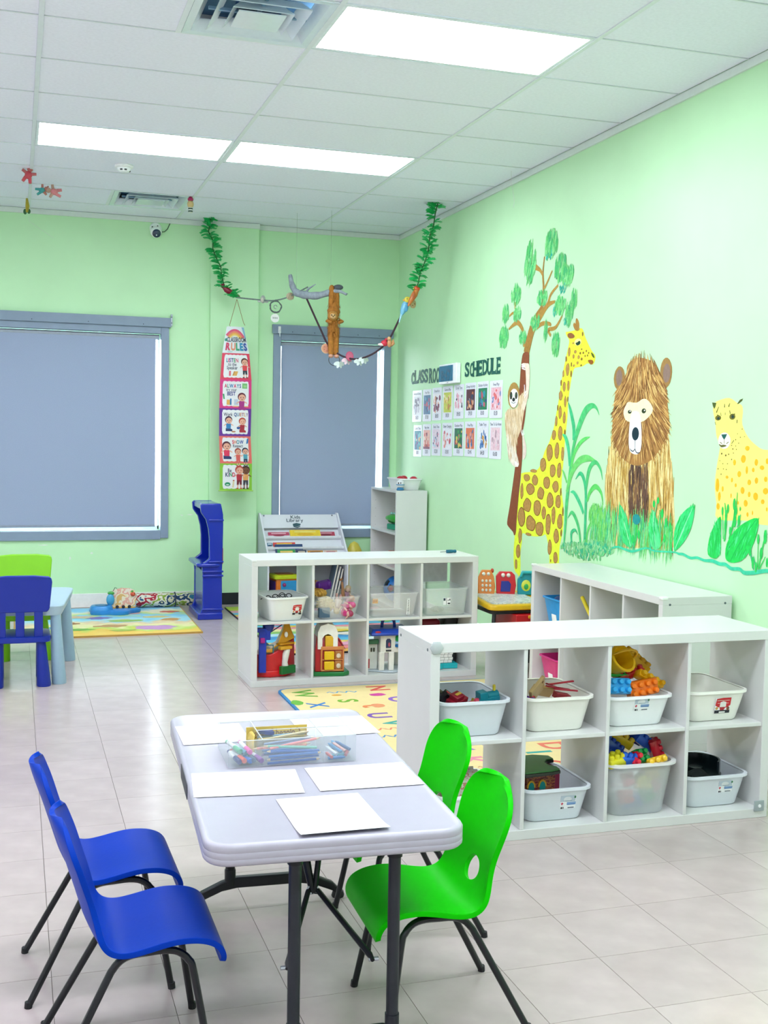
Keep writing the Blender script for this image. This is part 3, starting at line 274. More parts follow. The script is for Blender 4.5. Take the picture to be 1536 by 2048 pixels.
# floor: vinyl tiles on a dark bed
g = G(); g.b2(XL, .05, YB, .05, -.06, -.0035)
floor = structure(g.out('floor', M('#6E6560', .8)))
PT = .3085
def in_view(p, mx=.03):
    d = Vector(p) - CP; z = d.dot(CF)
    if z <= .3: return None
    u = d.dot(CR) / z / (768 / 2286.04); v = d.dot(CU) / z / (1024 / 2286.04)
    return z if abs(u) < 1 + mx and abs(v) < 1 + mx else None
tilem = M('#B8A9A7', .2, .06, 9., bump=.04, spec=.55, rnd=.035)
tile_me = None
near, rest = [], []
for i in range(-13, 9):
    for j in range(-20, 25):
        x0, y0 = -2.3585 + i * PT, -7.1850 + j * PT
        if x0 < XL - PT or x0 > -.02 or y0 < YB or y0 > -.02: continue
        q = [in_view((x0 + a * PT, y0 + b * PT, 0)) for a in (0, .5, 1) for b in (0, .5, 1)]
        whole = x0 + PT < 0 and y0 + PT < 0
        d = min([z for z in q if z] or [99])
        (near if d < 90 and whole else rest).append((d, x0, y0))
near.sort(); rest += near[300:]; near = near[:300]
g = G(); g.b2(0, PT - .0016, 0, PT - .0016, -.004, 0); tile_me = g.mesh('floor_tile', 0)
for d, x0, y0 in near: link('tile', tile_me, tilem, floor, (x0, y0, 0))
g = G()
for d, x0, y0 in rest: g.b2(x0, min(x0 + PT - .0016, 0), y0, min(y0 + PT - .0016, 0), -.004, 0)
g.out('tile_field', tilem, floor, smooth=0, kind='stuff')

# walls
W1 = (-4.35, -2.168, .665, 2.372)     # clear opening of the wide window
W2 = (-1.108, -.14, .665, 2.362)
def wall_holes(g, x0, x1, z1, y0, y1, holes):
    xs = x0
    for a, b, c, d in holes:
        g.b2(xs, a, y0, y1, 0, z1); g.b2(a, b, y0, y1, 0, c); g.b2(a, b, y0, y1, d, z1); xs = b
    g.b2(xs, x1, y0, y1, 0, z1)
g = G(); wall_holes(g, XL, .15, CEIL + .1, 0, .16, (W1, W2))
wb = structure(g.out('wall_back', GREEN, smooth=0))
g = G(); g.b2(-1.748, -1.322, -.055, .01, 0, CEIL)
pil = structure(g.out('trim_1', GREEN, bevel=.004, smooth=0)); pil['label'] = 'shallow green pilaster between the two windows'
g = G(); g.b2(0, .15, YB, .16, 0, CEIL + .1); structure(g.out('wall_right', GREEN, smooth=0))
g = G(); g.b2(XL - .15, XL, YB, .16, 0, CEIL + .1); structure(g.out('wall_left', OFFW, smooth=0))
g = G(); g.b2(XL, .15, YB - .15, YB, 0, CEIL + .1); structure(g.out('wall_front', OFFW, smooth=0))
# wall angle under the ceiling
TRIM = M('#D6E2DC', .5, .02)
def angle_strip(name, x0, x1, y0, y1):
    g = G(); g.b2(x0, x1, y0, y1, CEIL - .045, CEIL - .004); structure(g.out(name, TRIM, smooth=0))
angle_strip('trim_2', -.014, 0, YB, 0)
angle_strip('trim_3', XL, -1.748, -.014, 0); angle_strip('trim_4', -1.322, -.014, -.014, 0); angle_strip('trim_5', -1.75, -1.32, -.069, -.055)
# baseboards
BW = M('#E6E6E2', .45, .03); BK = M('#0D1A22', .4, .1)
g = G(); g.b2(XL, -1.748, -.012, 0, .001, .122); structure(g.out('baseboard_back', BW, bevel=.003, smooth=0))
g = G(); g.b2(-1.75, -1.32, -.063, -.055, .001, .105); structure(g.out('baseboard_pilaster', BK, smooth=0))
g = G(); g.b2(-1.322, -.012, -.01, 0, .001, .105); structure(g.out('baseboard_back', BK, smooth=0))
g = G(); g.b2(-.01, 0, YB, 0, .001, .105); structure(g.out('baseboard_right', BW, smooth=0))

# ceiling: mineral tiles laid in a grid
g = G(); g.b2(XL - .15, .15, YB - .15, .16, CEIL + .1, CEIL + .2)
ceil = structure(g.out('ceiling', M('#C8CCCA', .8), smooth=0))
TEE = M('#DDE4EA', .45, .02); CT = M('#EBEDFC', .9, .03, 60., bump=.5, rnd=.012)
XB, Y1, T = -2.0378, -4.6672, .61
LIT = {(0, -1), (-1, 3), (0, 3), (0, -5), (-1, -5), (-3, -1), (-3, 3), (-3, -5), (-1, -9), (0, -9), (-3, -9)}
g = G(); g.b2(.012, 2 * T - .012, .009, T - .009, 0, .012); ct_me = g.mesh('ceiling_tile', 0)
for c in range(-4, 2):
    for j in range(-12, 9):
        x0, y0 = XB + c * 2 * T, Y1 + j * T
        x1, y1 = min(x0 + 2 * T, 0), min(y0 + T, 0)
        if x1 <= XL or y1 <= YB or (c, j) in LIT: continue
        if (c, j) == (-1, -1) or (c, j) == (-1, 6): x0 += .0; x1 = x1
        if x1 - x0 < 1.2 or y1 - y0 < .6 or (c, j) in ((-1, -1), (-1, 6)):
            if (c, j) == (-1, -1): x1 = x0 + T
            if (c, j) == (-1, 6): x1 = x0 + T
            g = G(); g.b2(.012, x1 - x0 - .012, .009, y1 - y0 - .009, 0, .012); g.out('ceiling_tile', CT, ceil, (x0, y0, CEIL), smooth=0)
        else: link('ceiling_tile', ct_me, CT, ceil, (x0, y0, CEIL))
for c in range(-3, 2):
    g = G(); x = XB + c * 2 * T; g.b2(x - .0115, x + .0115, YB, 0, CEIL - .005, CEIL + .03); g.out('main_tee', TEE, ceil, smooth=0)
g = G(); g.b2(-.009, T * 2 - .0235 - .003 - .009, -.0045, .0045, CEIL - .003, CEIL + .02); ctee = g.mesh('cross_tee', 0)
for c in range(-3, 2):
    for j in range(-12, 9):
        y = Y1 + j * T
        if y > -.02: continue
        if c < 1: link('cross_tee', ctee, TEE, ceil, (XB + c * 2 * T + .022, y, 0))
        else:
            g = G(); g.b2(XB + 2 * T + .012, -.014, y - .0045, y + .0045, CEIL - .003, CEIL + .02); g.out('cross_tee', TEE, ceil, smooth=0)
for yy in (Y1 - T, Y1 + 6 * T):       # short tee closing the half bay beside each vent
    g = G(); g.b2(XB - T - .02, XB - T + .006, yy + .004, yy + T - .004, CEIL - .003, CEIL + .03); g.out('cross_tee', TEE, ceil, smooth=0)
SCF = M('#DDEBDA', .7)
for x, z, a, b in ((-1.905, .80, .03, .006), (-1.98, .795, .012, .005), (-3.15, .545, .04, .005), (-2.75, .47, .012, .01), (-2.93, .43, .008, .014)):
    g = G(); g.flat(ell2(x, z, a, b, 9, .3), .0006, lambda u, v, d: (u, -d, v)); g.out('paint_scuff', SCF, wb, smooth=0)
PANEL = emit('#EFF5FF', LAMP, 'lit_panel')
names = {(0, -1): 'large flat ceiling light nearest the camera, beside the big air vent', (-1, 3): 'flat ceiling light in the row in front of the smoke detector, farther from the mural', (0, 3): 'flat ceiling light in the row in front of the smoke detector, nearer the mural'}
for c, j in sorted(LIT):
    x0, y0 = XB + c * 2 * T, Y1 + j * T
    t = thing('ceiling_light', names.get((c, j), 'flat ceiling light out of the picture behind the camera'), 'ceiling light', (x0 + T, y0 + T / 2, CEIL), group='flat panel ceiling lights')
    g = G()
    for a, b, cc, d in ((-T + .013, T - .013, -.295, -.275), (-T + .013, T - .013, .275, .295), (-T + .013, -T + .03, -.275, .275), (T - .03, T - .013, -.275, .275)): g.b2(a, b, cc, d, -.002, .03)
    g.out('frame', M('#E4ECF2', .4), t, smooth=0)
    g = G(); g.b2(-T + .03, T - .03, -.275, .275, .004, .02); g.out('diffuser', PANEL, t, smooth=0)
# square air diffusers
def vent(cx, cy, label):
    t = thing('air_vent', label, 'air vent', (cx, cy, CEIL))
    vm = M('#D9E6EE', .18, .02, coat=.3)
    def ring(s0, s1, z0, z1, name):
        g = G(); L = []
        for s, z in ((s0, z0), (s1, z1), (s1, z1 + .004), (s0, z0 + .004)): L.append([(-s, -s, z), (s, -s, z), (s, s, z), (-s, s, z)])
        L.append(L[0]); g.loft(L, False, False); g.out(name, vm, t, smooth=0)
    ring(.298, .262, -.004, -.001, 'outer_frame')
    ring(.262, .225, -.002, .045, 'cone'); ring(.20, .155, -.012, .03, 'cone'); ring(.135, .10, -.016, .02, 'cone')
    g = G(); g.box((0, 0, -.014), (.21, .21, .005)); g.out('centre_plate', vm, t, smooth=0)
    g = G(); g.b2(-.28, .28, -.28, .28, .085, .095); g.out('backing', M('#2E5F80', .6), t, smooth=0)
    g = G(); g.lathe([(.1, .03), (.1, .08)], 24); g.out('duct_collar', M('#1E4F86', .5), t)
    g = G(); g.box((0, 0, .018), (.015, .44, .012)); g.box((0, 0, .0181), (.44, .015, .012)); g.out('bracket', M('#7FA6C0', .4), t, smooth=0)
vent(XB - .305, Y1 - .305, 'square white air vent beside the large near ceiling light')
vent(XB - .305, Y1 + 6.5 * T, 'square white air vent in the ceiling above the security camera')
t = thing('smoke_detector', 'round white smoke detector on the ceiling behind the lights', 'smoke detector', (-2.65, -1.87, CEIL))
g = G(); g.lathe([(.062, 0), (.065, -.006), (.06, -.016), (.05, -.02)], 24); g.out('base', M('#EFF2F2', .4), t)
g = G(); g.lathe([(.048, -.018), (.046, -.03), (.034, -.044), (.02, -.048), (.002, -.048)], 24); g.out('dome', M('#E8EDEE', .4), t)
for a in (-2.1, -1.4, .4, 2.):
    g = G(); g.box((.042 * math.cos(a), .042 * math.sin(a), -.036), (.008, .016, .009), a); g.out('slot', M('#20262A', .6), t, smooth=0)

# windows: grey frame, pane, roller blind
FR = M('#8496AC', .45, .03, 12.)
GLS = bpy.data.materials.new('window_glass'); GLS.use_nodes = True
nt = GLS.node_tree; nt.nodes.remove(nt.nodes['Principled BSDF'])
tr = nt.nodes.new('ShaderNodeBsdfTransparent'); gl = nt.nodes.new('ShaderNodeBsdfGlossy'); gl.inputs['Roughness'].default_value = .02
mx = nt.nodes.new('ShaderNodeMixShader'); fz = nt.nodes.new('ShaderNodeFresnel'); fz.inputs[0].default_value = 1.45
nt.links.new(fz.outputs[0], mx.inputs[0]); nt.links.new(tr.outputs[0], mx.inputs[1]); nt.links.new(gl.outputs[0], mx.inputs[2])
nt.links.new(mx.outputs[0], nt.nodes['Material Output'].inputs[0])
FAB = ramp_mat(['#92A0BC', '#96A4BF', '#9BA8C3'], 260., .85, (1, 1, 1), 2, False)
def window(name, o, ox, gap_r, gap_b, gap_l, bl_label, frame_w=.068):
    x0, x1, z0, z1 = o
    t = bpy.data.objects.new(name, None); COL.objects.link(t); t['kind'] = 'structure'; t.location = ((x0 + x1) / 2, 0, z0); w = (x1 - x0) / 2; h = z1 - z0
    F = frame_w
    for nm, a, b, c, d in (('frame_side', -w - F, -w, -F, h + F), ('frame_side', w, w + F, -F, h + F), ('frame_bottom', -w, w, -F - .012, 0), ('frame_top', -w, w, h, h + F)):
        g = G(); g.b2(a, b, -.022, .05, c, d); g.out(nm, FR, t, bevel=.003, smooth=0)
    g = G(); g.b2(-w - F - .015 if name != 'window_1' else -w - F, w + F + .015, -.045, -.018, h + F - .012, h + F + .068); g.out('frame_header', M('#7F91A6', .45, .03, 12.), t, bevel=.003, smooth=0)
    for k in range(-2, 3):
        g = G(); g.lathe([(.004, 0), (.004, .003)], 8, (k * w * .42 + .02, -.045, h + F + .006), Euler((R(90), 0, 0)).to_matrix()); g.out('screw', M('#2B3440', .4, metal=.6), t)
    g = G(); g.b2(-w, w, .13, .136, 0, h); g.out('pane', GLS, t, smooth=0)
    g = G()
    for a, b, c, d in ((-w, -w + .03, 0, h), (w - .012, w, 0, h), (-w, w, 0, .03), (-w, w, h - .04, h)): g.b2(a, b, .115, .15, c, d)
    g.out('sash', M('#D8DEE4', .4), t, smooth=0)
    b = thing('roller_blind', bl_label, 'blind', ((x0 + x1) / 2, .012, z0))
    g = G(); g.b2(-w + gap_l, w - gap_r, .008, .0095, gap_b, h - .02); g.out('fabric', FAB, b, smooth=0)
    g = G(); g.lathe([(.022, -w + .01), (.022, w - .012)], 12, (0, .026, h - .028), Euler((0, R(90), 0)).to_matrix()); g.out('roller_tube', M('#9AA4B2', .5), b)
    g = G(); g.b2(-w + gap_l, w - gap_r, .003, .014, gap_b - .006, gap_b + .016); g.out('bottom_bar', M('#8D97A8', .4), b, bevel=.003, smooth=0)
window('window_1', W1, 0, .042, .035, .01, 'lowered grey roller blind in the wide window above the low green chair')
window('window_2', W2, 0, .05, .03, .012, 'lowered grey roller blind in the narrow window behind the hanging vine')
# bead chain and small hooks of the blinds
t = thing('blind_chain_bracket', 'small pale bracket on the header of the narrow window', 'bracket', (-1.13, -.05, 2.42))
g = G(); g.b2(-.012, .012, -.006, .004, 0, .06); g.out('plate', M('#E8EAEC', .4), t, bevel=.003, smooth=0)
g = G(); g.b2(-.004, .004, -.014, -.006, -.03, .03); g.out('clip', M('#CDD5DC', .3), t, smooth=0)
t = thing('header_end_cap', 'small grey end cap on the wide window header, next to the pilaster', 'bracket', (-2.085, -.03, 2.49))
g = G(); g.b2(-.004, .01, -.02, .02, -.05, .05); g.out('plate', M('#A9B4BE', .4, metal=.3), t, bevel=.002, smooth=0)
for s in (-.025, .025):
    g = G(); g.lathe([(.005, 0), (.005, .003)], 8, (.002, -.02, s), Euler((R(90), 0, 0)).to_matrix()); g.out('screw', M('#2B3440', .4), t)

# security camera with its lead
t = thing('security_camera', 'white dome security camera high on the back wall', 'camera', (-2.218, 0, 3.25))
rx = Euler((R(90), 0, 0)).to_matrix()
g = G(); g.lathe([(.05, 0), (.052, .008), (.045, .022), (.03, .026)], 20, (0, 0, .018), rx); g.out('base', M('#E6F2EC', .35), t)
g = G(); g.ell((0, -.045, -.018), (.05, .042, .05)); g.out('housing', M('#EDF5F0', .3), t)
rr = Euler((R(112), 0, 0)).to_matrix()
g = G(); g.lathe([(.036, .03), (.036, .036), (.03, .042), (.002, .046)], 20, (0, -.048, -.022), rr); g.out('lens_window', M('#14304A', .1, coat=.5), t)
g = G(); g.ell((-.002, -.094, -.052), .006); g.out('sensor', M('#C9D8E4', .2), t)
for s in (-.03, .014):
    g = G(); g.lathe([(.006, 0), (.006, .002)], 8, (s, -.026, .045 - abs(s) * .6), rx); g.out('screw', M('#26302E', .5), t)
g = G(); g.tube([(.045, -.02, -.01), (.075, -.012, -.005), (.1, -.01, .02), (.12, -.01, .065), (.13, -.01, .112)], .0035, 6); g.out('lead', M('#16342A', .5), t)
# ------------------------------------------------------------------ cube shelves
SHW = M('#D3D4D2', .28, .012, 10., spec=.5)
H = .77; LEN = 1.47; DEP = .39; PO = .038; PI_ = .016
CW = (LEN - 2 * PO - 3 * PI_) / 4
CELL = [(PO + i * (CW + PI_), PO + i * (CW + PI_) + CW) for i in range(4)]
ZLO, ZMID = PO, .377
ZHI = ZMID + PI_ + .0012
ZLO += .0012
def cube_shelf(label, loc, rz, guards, screws):
    t = thing('cube_shelf', label, 'shelf', loc, rz, 'low white cube shelves')
    def pc(nm, *b, bev=.0015):
        g = G(); g.b2(*b); return g.out(nm, SHW, t, bevel=bev, smooth=0, seg=1)
    pc('top_panel', 0, LEN, 0, DEP, H - PO, H)
    pc('bottom_panel', 0, LEN, 0, DEP, 0, PO)
    pc('side_panel', 0, PO, .0005, DEP - .0005, PO, H - PO); pc('side_panel', LEN - PO, LEN, .0005, DEP - .0005, PO, H - PO)
    for i in range(3): pc('divider', CELL[i][1], CELL[i][1] + PI_, .003, DEP - .003, PO, H - PO)
    for a, b in CELL: pc('middle_shelf', a, b, .006, DEP - .006, ZMID, ZMID + PI_)
    gm = M('#BFC6C6', .25, .04, alpha=.85)
    for k in guards:
        if k == 'hex':
            g = G(); g.lathe([(.026, 0), (.026, .004), (.018, .009), (.002, .009)], 6, (.022, 0, H - .018), rx); g.out('corner_guard', gm, t)
        elif k == 'cap0':
            g = G(); g.b2(-.003, .03, -.004, .03, H - .012, H + .003); g.out('corner_guard', M('#E4E9E6', .3, alpha=.9), t, bevel=.004, smooth=0)
        elif k == 'cap1':
            g = G(); g.b2(LEN - .03, LEN + .004, -.005, .03, H - .012, H + .004); g.out('corner_guard', M('#E9EEEA', .3), t, bevel=.005, smooth=0)
        elif k == 'bracket':
            g = G(); g.b2(LEN - .065, LEN - .018, -.006, -.001, .028, .072); g.out('corner_bracket', M('#98A3A6', .4), t, bevel=.006)
            g = G(); g.lathe([(.007, 0), (.006, .003)], 12, (LEN - .04, -.006, .05), rx); g.out('bracket_screw', M('#E8EAEA', .3), t)
    for a, b, z in screws:
        g = G(); g.lathe([(.006, 0), (.006, .0015)], 10, (a, b, z), Euler((0, R(90 if a > 1 else -90), 0)).to_matrix()); g.out('screw_cover', M('#566068', .4), t)
    return t
def frame_at(t):
    m = Matrix.Translation(t.location) @ t.rotation_euler.to_matrix().to_4x4()
    return lambda a, b, z: tuple(m @ Vector((a, b, z)))
shN = cube_shelf('low white cube shelf nearest the camera, full of open tubs', (-1.9284, -6.2174, 0), -.013, ['hex', 'bracket'], [(0, .035, H - .03), (0, DEP - .035, H - .03)])
shM = cube_shelf('low white cube shelf in the middle of the room holding the toy ship and barn', (-2.0334, -3.4097, 0), .0141, ['cap0'], [])
# the third one stands against the mural wall with its front towards the room: local x runs towards the camera
shR = cube_shelf('low white cube shelf with its back to the mural wall, under the giraffe', (-.4081, -3.8489, 0), -PI / 2, ['cap0', 'cap1'], [(LEN, .04, H - .035), (LEN, DEP - .04, H - .035)])
aN, aM, aR = frame_at(shN), frame_at(shM), frame_at(shR)

# ------------------------------------------------------------------ tall bookcase in the corner (open side to the room)
t = thing('bookcase', 'tall narrow white bookcase in the corner, ball on its lowest visible shelf', 'bookcase', (-.302, -.93, 0))
def pc(nm, *b, mat=SHW):
    g = G(); g.b2(*b); return g.out(nm, mat, t, bevel=.001, smooth=0, seg=1)
BKW, BKH = .72, 1.062
pc('side_panel', 0, .28, 0, .018, 0, BKH); pc('side_panel', 0, .28, BKW - .018, BKW, 0, BKH)
pc('top_panel', 0, .28, .018, BKW - .018, BKH - .02, BKH); pc('back_panel', .272, .28, .018, BKW - .018, 0, BKH - .02, mat=M('#E2E5E1', .5))
for z in (.06, .395, .70): pc('shelf_board', .004, .272, .018, BKW - .018, z - .02, z)
pc('plinth', .02, .035, .018, BKW - .018, 0, .04)
g = G()
for k in range(12):
    for xx in (.04, .22): g.lathe([(.003, 0), (.003, .001)], 6, (xx, BKW - .018, .12 + k * .075), rx)
g.out('peg_holes', M('#9AA0A0', .6), t, kind='stuff')
# ------------------------------------------------------------------ book display
LBW = .73
t = thing('book_display', 'white sloping book display rack lettered Kids Library', 'book rack', (-1.305, -.03, 0))
LBM = M('#D2D5DC', .4, .015, 8.)
def slope(z): return -.08 - (.82 - z) * .95 if z > .45 else -.43
prof = [(-.005, 0), (-.43, 0), (-.43, .47), (-.06, .815), (-.005, .815)]
for x in (0, LBW - .016):
    g = G(); g.prism(prof, x, x + .016, lambda a, b, c: (c, a, b)); g.out('side_panel', LBM, t, bevel=.002, smooth=0)
def sheet(nm, p, q, mat=LBM, th=.012):
    (y0, z0), (y1, z1) = p, q; d = math.hypot(y1 - y0, z1 - z0); n = (-(z1 - z0) / d * th, (y1 - y0) / d * th)
    g = G(); g.prism([(y0, z0), (y1, z1), (y1 + n[0], z1 + n[1]), (y0 + n[0], z0 + n[1])], .016, LBW - .016, lambda a, b, c: (c, a, b)); return g.out(nm, mat, t, smooth=0)
sheet('header_board', (-.04, .80), (-.135, .69))
for k in range(3):
    y, z = -.13 - k * .10, .66 - k * .085
    sheet('tier_back', (y + .055, z + .05), (y - .035, z - .055)); sheet('tier_floor', (y - .035, z - .055), (y - .085, z - .055))
    g = G(); g.b2(.016, LBW - .016, y - .092, y - .084, z - .055, z - .038); g.out('tier_lip', M('#DDDFE4', .35), t, smooth=0)
pcs = [('middle_board', .016, LBW - .016, -.42, -.02, .425, .44), ('bottom_board', .016, LBW - .016, -.42, -.02, .03, .05), ('back_board', .016, LBW - .016, -.02, -.01, .05, .8), ('centre_board', LBW / 2 - .008, LBW / 2 + .008, -.42, -.02, .05, .425)]
for nm, *b in pcs: g = G(); g.b2(*b); g.out(nm, LBM, t, smooth=0)
def hto(x, y, z): return (.33 + x, -.0875 + y * .655 - z * .757, .745 + y * .757 + z * .655)     # plane of the header board
INK = M('#1D3A46', .5)
g = G(); write(g, 'Kids', 0, .028, .052, hto, .001); write(g, 'Library', -.01, -.008, .052, hto, .001); g.out('lettering', INK, t, smooth=0)
g = G(); g.flat([(-.035, -.03), (0, -.02), (.04, -.03), (.03, -.05), (0, -.062), (-.035, -.05)], .001, hto); g.flat([(-.035, -.05), (0, -.064), (.03, -.054), (.03, -.062), (0, -.075), (-.03, -.064)], .001, hto); g.out('book_emblem', M('#2E5058', .5), t, smooth=0)
for x in (.04, LBW - .06):
    g = G(); g.ell((x, -.065, .795), .007); g.out('bolt', M('#8A8F9A', .3, metal=.7), t)

KA[0] = .8
def book(x, y, z, wd, ht, th, tilt, cols, label, yaw=0.):
    b = thing('picture_book', label, 'book', (-1.305 + x, -.03 + y, z), rot=(R(-tilt), 0, R(yaw)), group='books on the display rack')
    g = G(); g.b2(0, wd, 0, th, 0, ht); g.out('cover', M(cols[0], .35), b, bevel=.002, smooth=0)
    g = G(); g.b2(.003, wd + .0005, .0015, th - .0015, .002, ht + .0006); g.out('pages', M('#EFE9DA', .7), b, smooth=0)
    g = G(); g.mi = 0; g.flat(rect2(wd * .7, ht * .22, .004, 2, wd / 2, ht * .72), 0, lambda a, c, d: (a, -.0008, c))
    g.mi = 1; g.flat(ell2(wd * .5, ht * .34, wd * .28, ht * .2), 0, lambda a, c, d: (a, -.0009, c)); g.out('cover_print', [M(cols[1], .4), M(cols[2], .4)], b, smooth=0)
book(.255, -.2, .615, .28, .075, .008, 40, ('#F6D33A', '#F3E27A', '#E9B92C'), 'long yellow book in the top tier of the rack')
book(.06, -.185, .612, .19, .055, .006, 40, ('#C84E6E', '#EAB3C0', '#9E3550'), 'thin rose book lying low in the top tier')
book(.5, -.19, .612, .17, .055, .006, 40, ('#B8405A', '#D9A0AA', '#7E2C40'), 'thin crimson book at the far end of the top tier')
book(.085, -.285, .53, .20, .055, .012, 40, ('#E24C4C', '#F4C94A', '#2A2A3A'), 'small red and yellow book in the second tier')
book(.03, -.28, .53, .05, .05, .01, 40, ('#5A86A8', '#DDE6EE', '#2F4F6A'), 'tiny blue grey book beside the small red and yellow one')
book(.09, -.375, .445, .25, .14, .008, 35, ('#1E3F73', '#27508E', '#17305A'), 'tall navy blue book standing in the lowest tier')
book(.10, -.405, .45, .16, .085, .008, 35, ('#2E9A4E', '#E8C868', '#B4713C'), 'green and brown picture book in front of the navy one')
book(.27, -.404, .45, .09, .08, .008, 35, ('#2C3A5C', '#C9B9A4', '#5B6B8F'), 'dark blue story book beside the green and brown one')
book(.37, -.404, .45, .14, .07, .008, 35, ('#C98B3C', '#5B3A22', '#E7C58C'), 'ochre picture book with a dark title in the lowest tier')
book(.52, -.404, .45, .12, .07, .008, 35, ('#D8B9A8', '#B4566A', '#8FB29A'), 'pale pink picture book at the end of the lowest tier')

KA[0] = 1.0
# ------------------------------------------------------------------ folding table
TBL = thing('folding_table', 'light grey plastic folding table with sheets of paper on it', 'table', (-2.6275, -7.0225, 0), R(-3.5))
TH, TW, TL = .603, .622, 1.224
tm = M('#ABA8B4', .32, .02, 20., bump=.03, spec=.5)
def rr_loop(w, l, r, z): return [(x, y, z) for x, y in rect2(w, l, r, 6)]
g = G(); L = []
for ins, z in ((.006, TH - .052), (.0, TH - .046), (0, TH - .037), (.0010, TH - .0355), (0, TH - .034), (0, TH - .022), (.0010, TH - .0205), (0, TH - .019), (0, TH - .008), (.003, TH - .0025), (.008, TH), (.012, TH), (.015, TH - .0012)):
    L.append(rr_loop(TW - 2 * ins, TL - 2 * ins, .065 - ins, z))
g.loft(L); g.out('table_top', tm, TBL, smooth=50)
bk = M('#111418', .38, .05, spec=.35)
bk2 = M('#24282F', .4, .05, spec=.35)
for yy in (-.515, .49):
    s = 1 if yy > 0 else -1
    xo = .032 if s < 0 else 0
    for x in (-.122 + xo, .122 + xo):
        g = G(); g.tube([(x, yy, TH - .05), (x, yy, .075)], .0155, 12); g.tube([(x, yy, .12), (x, yy, .07)], .018, 12); g.out('leg', bk2 if s < 0 else bk, TBL)
        g = G(); g.tube([(x, yy, TH - .055), (x, yy, TH - .09)], .019, 12); g.out('leg_collar', bk, TBL)
    g = G(); L = []
    for x, z, h in ((-.24, .006, .03), (-.215, .03, .034), (-.15, .058, .036), (-.1, .068, .04), (.1, .068, .04), (.15, .058, .036), (.215, .03, .034), (.24, .006, .03)):
        x += xo; L.append([(x, yy - .014, z - h / 2 + .012), (x, yy + .014, z - h / 2 + .012), (x, yy + .012, z + h / 2 + .006), (x, yy - .012, z + h / 2 + .006)])
    g.loft(L); g.out('foot_bar', bk, TBL, bevel=.004)
    for x in (-.235, .235):
        g = G(); g.lathe([(.02, 0), (.022, .006), (.018, .02)], 10, (x + xo, yy, 0)); g.out('foot_pad', M('#15181C', .6), TBL)
    g = G(); g.tube([(-.122 + xo, yy, TH - .075), (.122 + xo, yy, TH - .075)], .011, 8); g.out('cross_rail', bk, TBL)
    # folding braces meeting in a ring under the middle
    jn = (0, yy - s * .24, .35)
    for x in (-.105, .105):
        g = G(); g.tube([(x, yy - s * .004, .255), (x * .96, yy - s * .02, .262), (x * .12, jn[1] + s * .004, .345)], [.005, .008, .007], 8); g.out('brace', bk, TBL)
        g = G(); g.lathe([(.0055, -.012), (.0055, .012)], 8, (x * 1.03, yy - s * .012, .255), Euler((0, R(90), 0)).to_matrix()); g.out('brace_bolt', M('#B9BEC6', .25, metal=.8), TBL)
    g = G(); g.tube([(0, jn[1], .335), (-.014, jn[1] - s * .03, .42), (-.03, jn[1] - s * .06, TH - .05)], [.008, .012, .009], 8); g.tube([(.004, jn[1], .335), (.022, jn[1] - s * .03, .43), (.035, jn[1] - s * .06, TH - .05)], [.008, .008, .007], 8); g.out('brace_strut', bk, TBL)
    g = G(); g.tube([(.014 * math.cos(a), jn[1] + .004 * math.sin(a), .347 + .009 * math.sin(a)) for a in [k * PI / 6 for k in range(12)]], .003, 6, closed=True); g.out('brace_ring', M('#AEB4BC', .3, metal=.7), TBL)
g = G(); g.prism(rect2(.21, .04, .006, 3), 0, .004, lambda x, y, z: (-TW / 2 - .0005 - z * .3, -.02 + x, TH - .028 + y)); g.out('handle_recess', M('#2B3138', .5), TBL, smooth=0)
def onT(x, y, z=0.): return (x, y, TH + z)

def sheet_paper(pts, label, curl=0.):
    c = [sum(p[k] for p in pts) / 4 for k in (0, 1)]
    ax = Vector((pts[1][0] - pts[0][0], pts[1][1] - pts[0][1])); wd = ax.length; an = math.atan2(ax.y, ax.x)
    t0 = Vector((pts[3][0] - pts[0][0], pts[3][1] - pts[0][1])).length
    g = G(); n = 12; rows = []
    for j in range(n + 1):
        v = j / n; zz = .0008 + curl * max(0, v - .7) ** 2 * 6
        rows.append((v, zz))
    top = [[(-wd / 2 + wd * u, t0 / 2 - t0 * v, z + .0006) for u in (0, 1)] for v, z in rows]
    bot = [[(x, y, z - .0006) for x, y, z in r] for r in top]
    loops = [[top[k][0], top[k][1], bot[k][1], bot[k][0]] for k in range(n + 1)]
    g.loft(loops)
    o = g.out('paper_sheet', M('#FAFBFC', .6, .005), None, (c[0], c[1], TH + .0002), (0, 0, an), smooth=30)
    return tag(o, label, 'paper', 'white paper sheets on the folding table')
sheet_paper([(-2.901, -6.549), (-2.70, -6.552), (-2.71, -6.771), (-2.902, -6.768)], 'white paper sheet on the table behind the marker compartment of the organiser')
sheet_paper([(-2.925, -7.055), (-2.644, -7.087), (-2.669, -7.298), (-2.949, -7.26)], 'white paper sheet by the dark hand hold of the table, opposite the blue chairs')
sheet_paper([(-2.614, -7.083), (-2.332, -7.095), (-2.346, -7.307), (-2.63, -7.29)], 'white paper sheet on the table edge beside the farther bright green chair')
sheet_paper([(-2.746, -7.328), (-2.531, -7.331), (-2.545, -7.618), (-2.763, -7.61)], 'white paper sheet lying at the near end of the table', .012)
sheet_paper([(-2.52, -6.548), (-2.28, -6.553), (-2.31, -6.771), (-2.55, -6.766)], 'white paper sheet on the table behind the crayon compartment of the organiser')

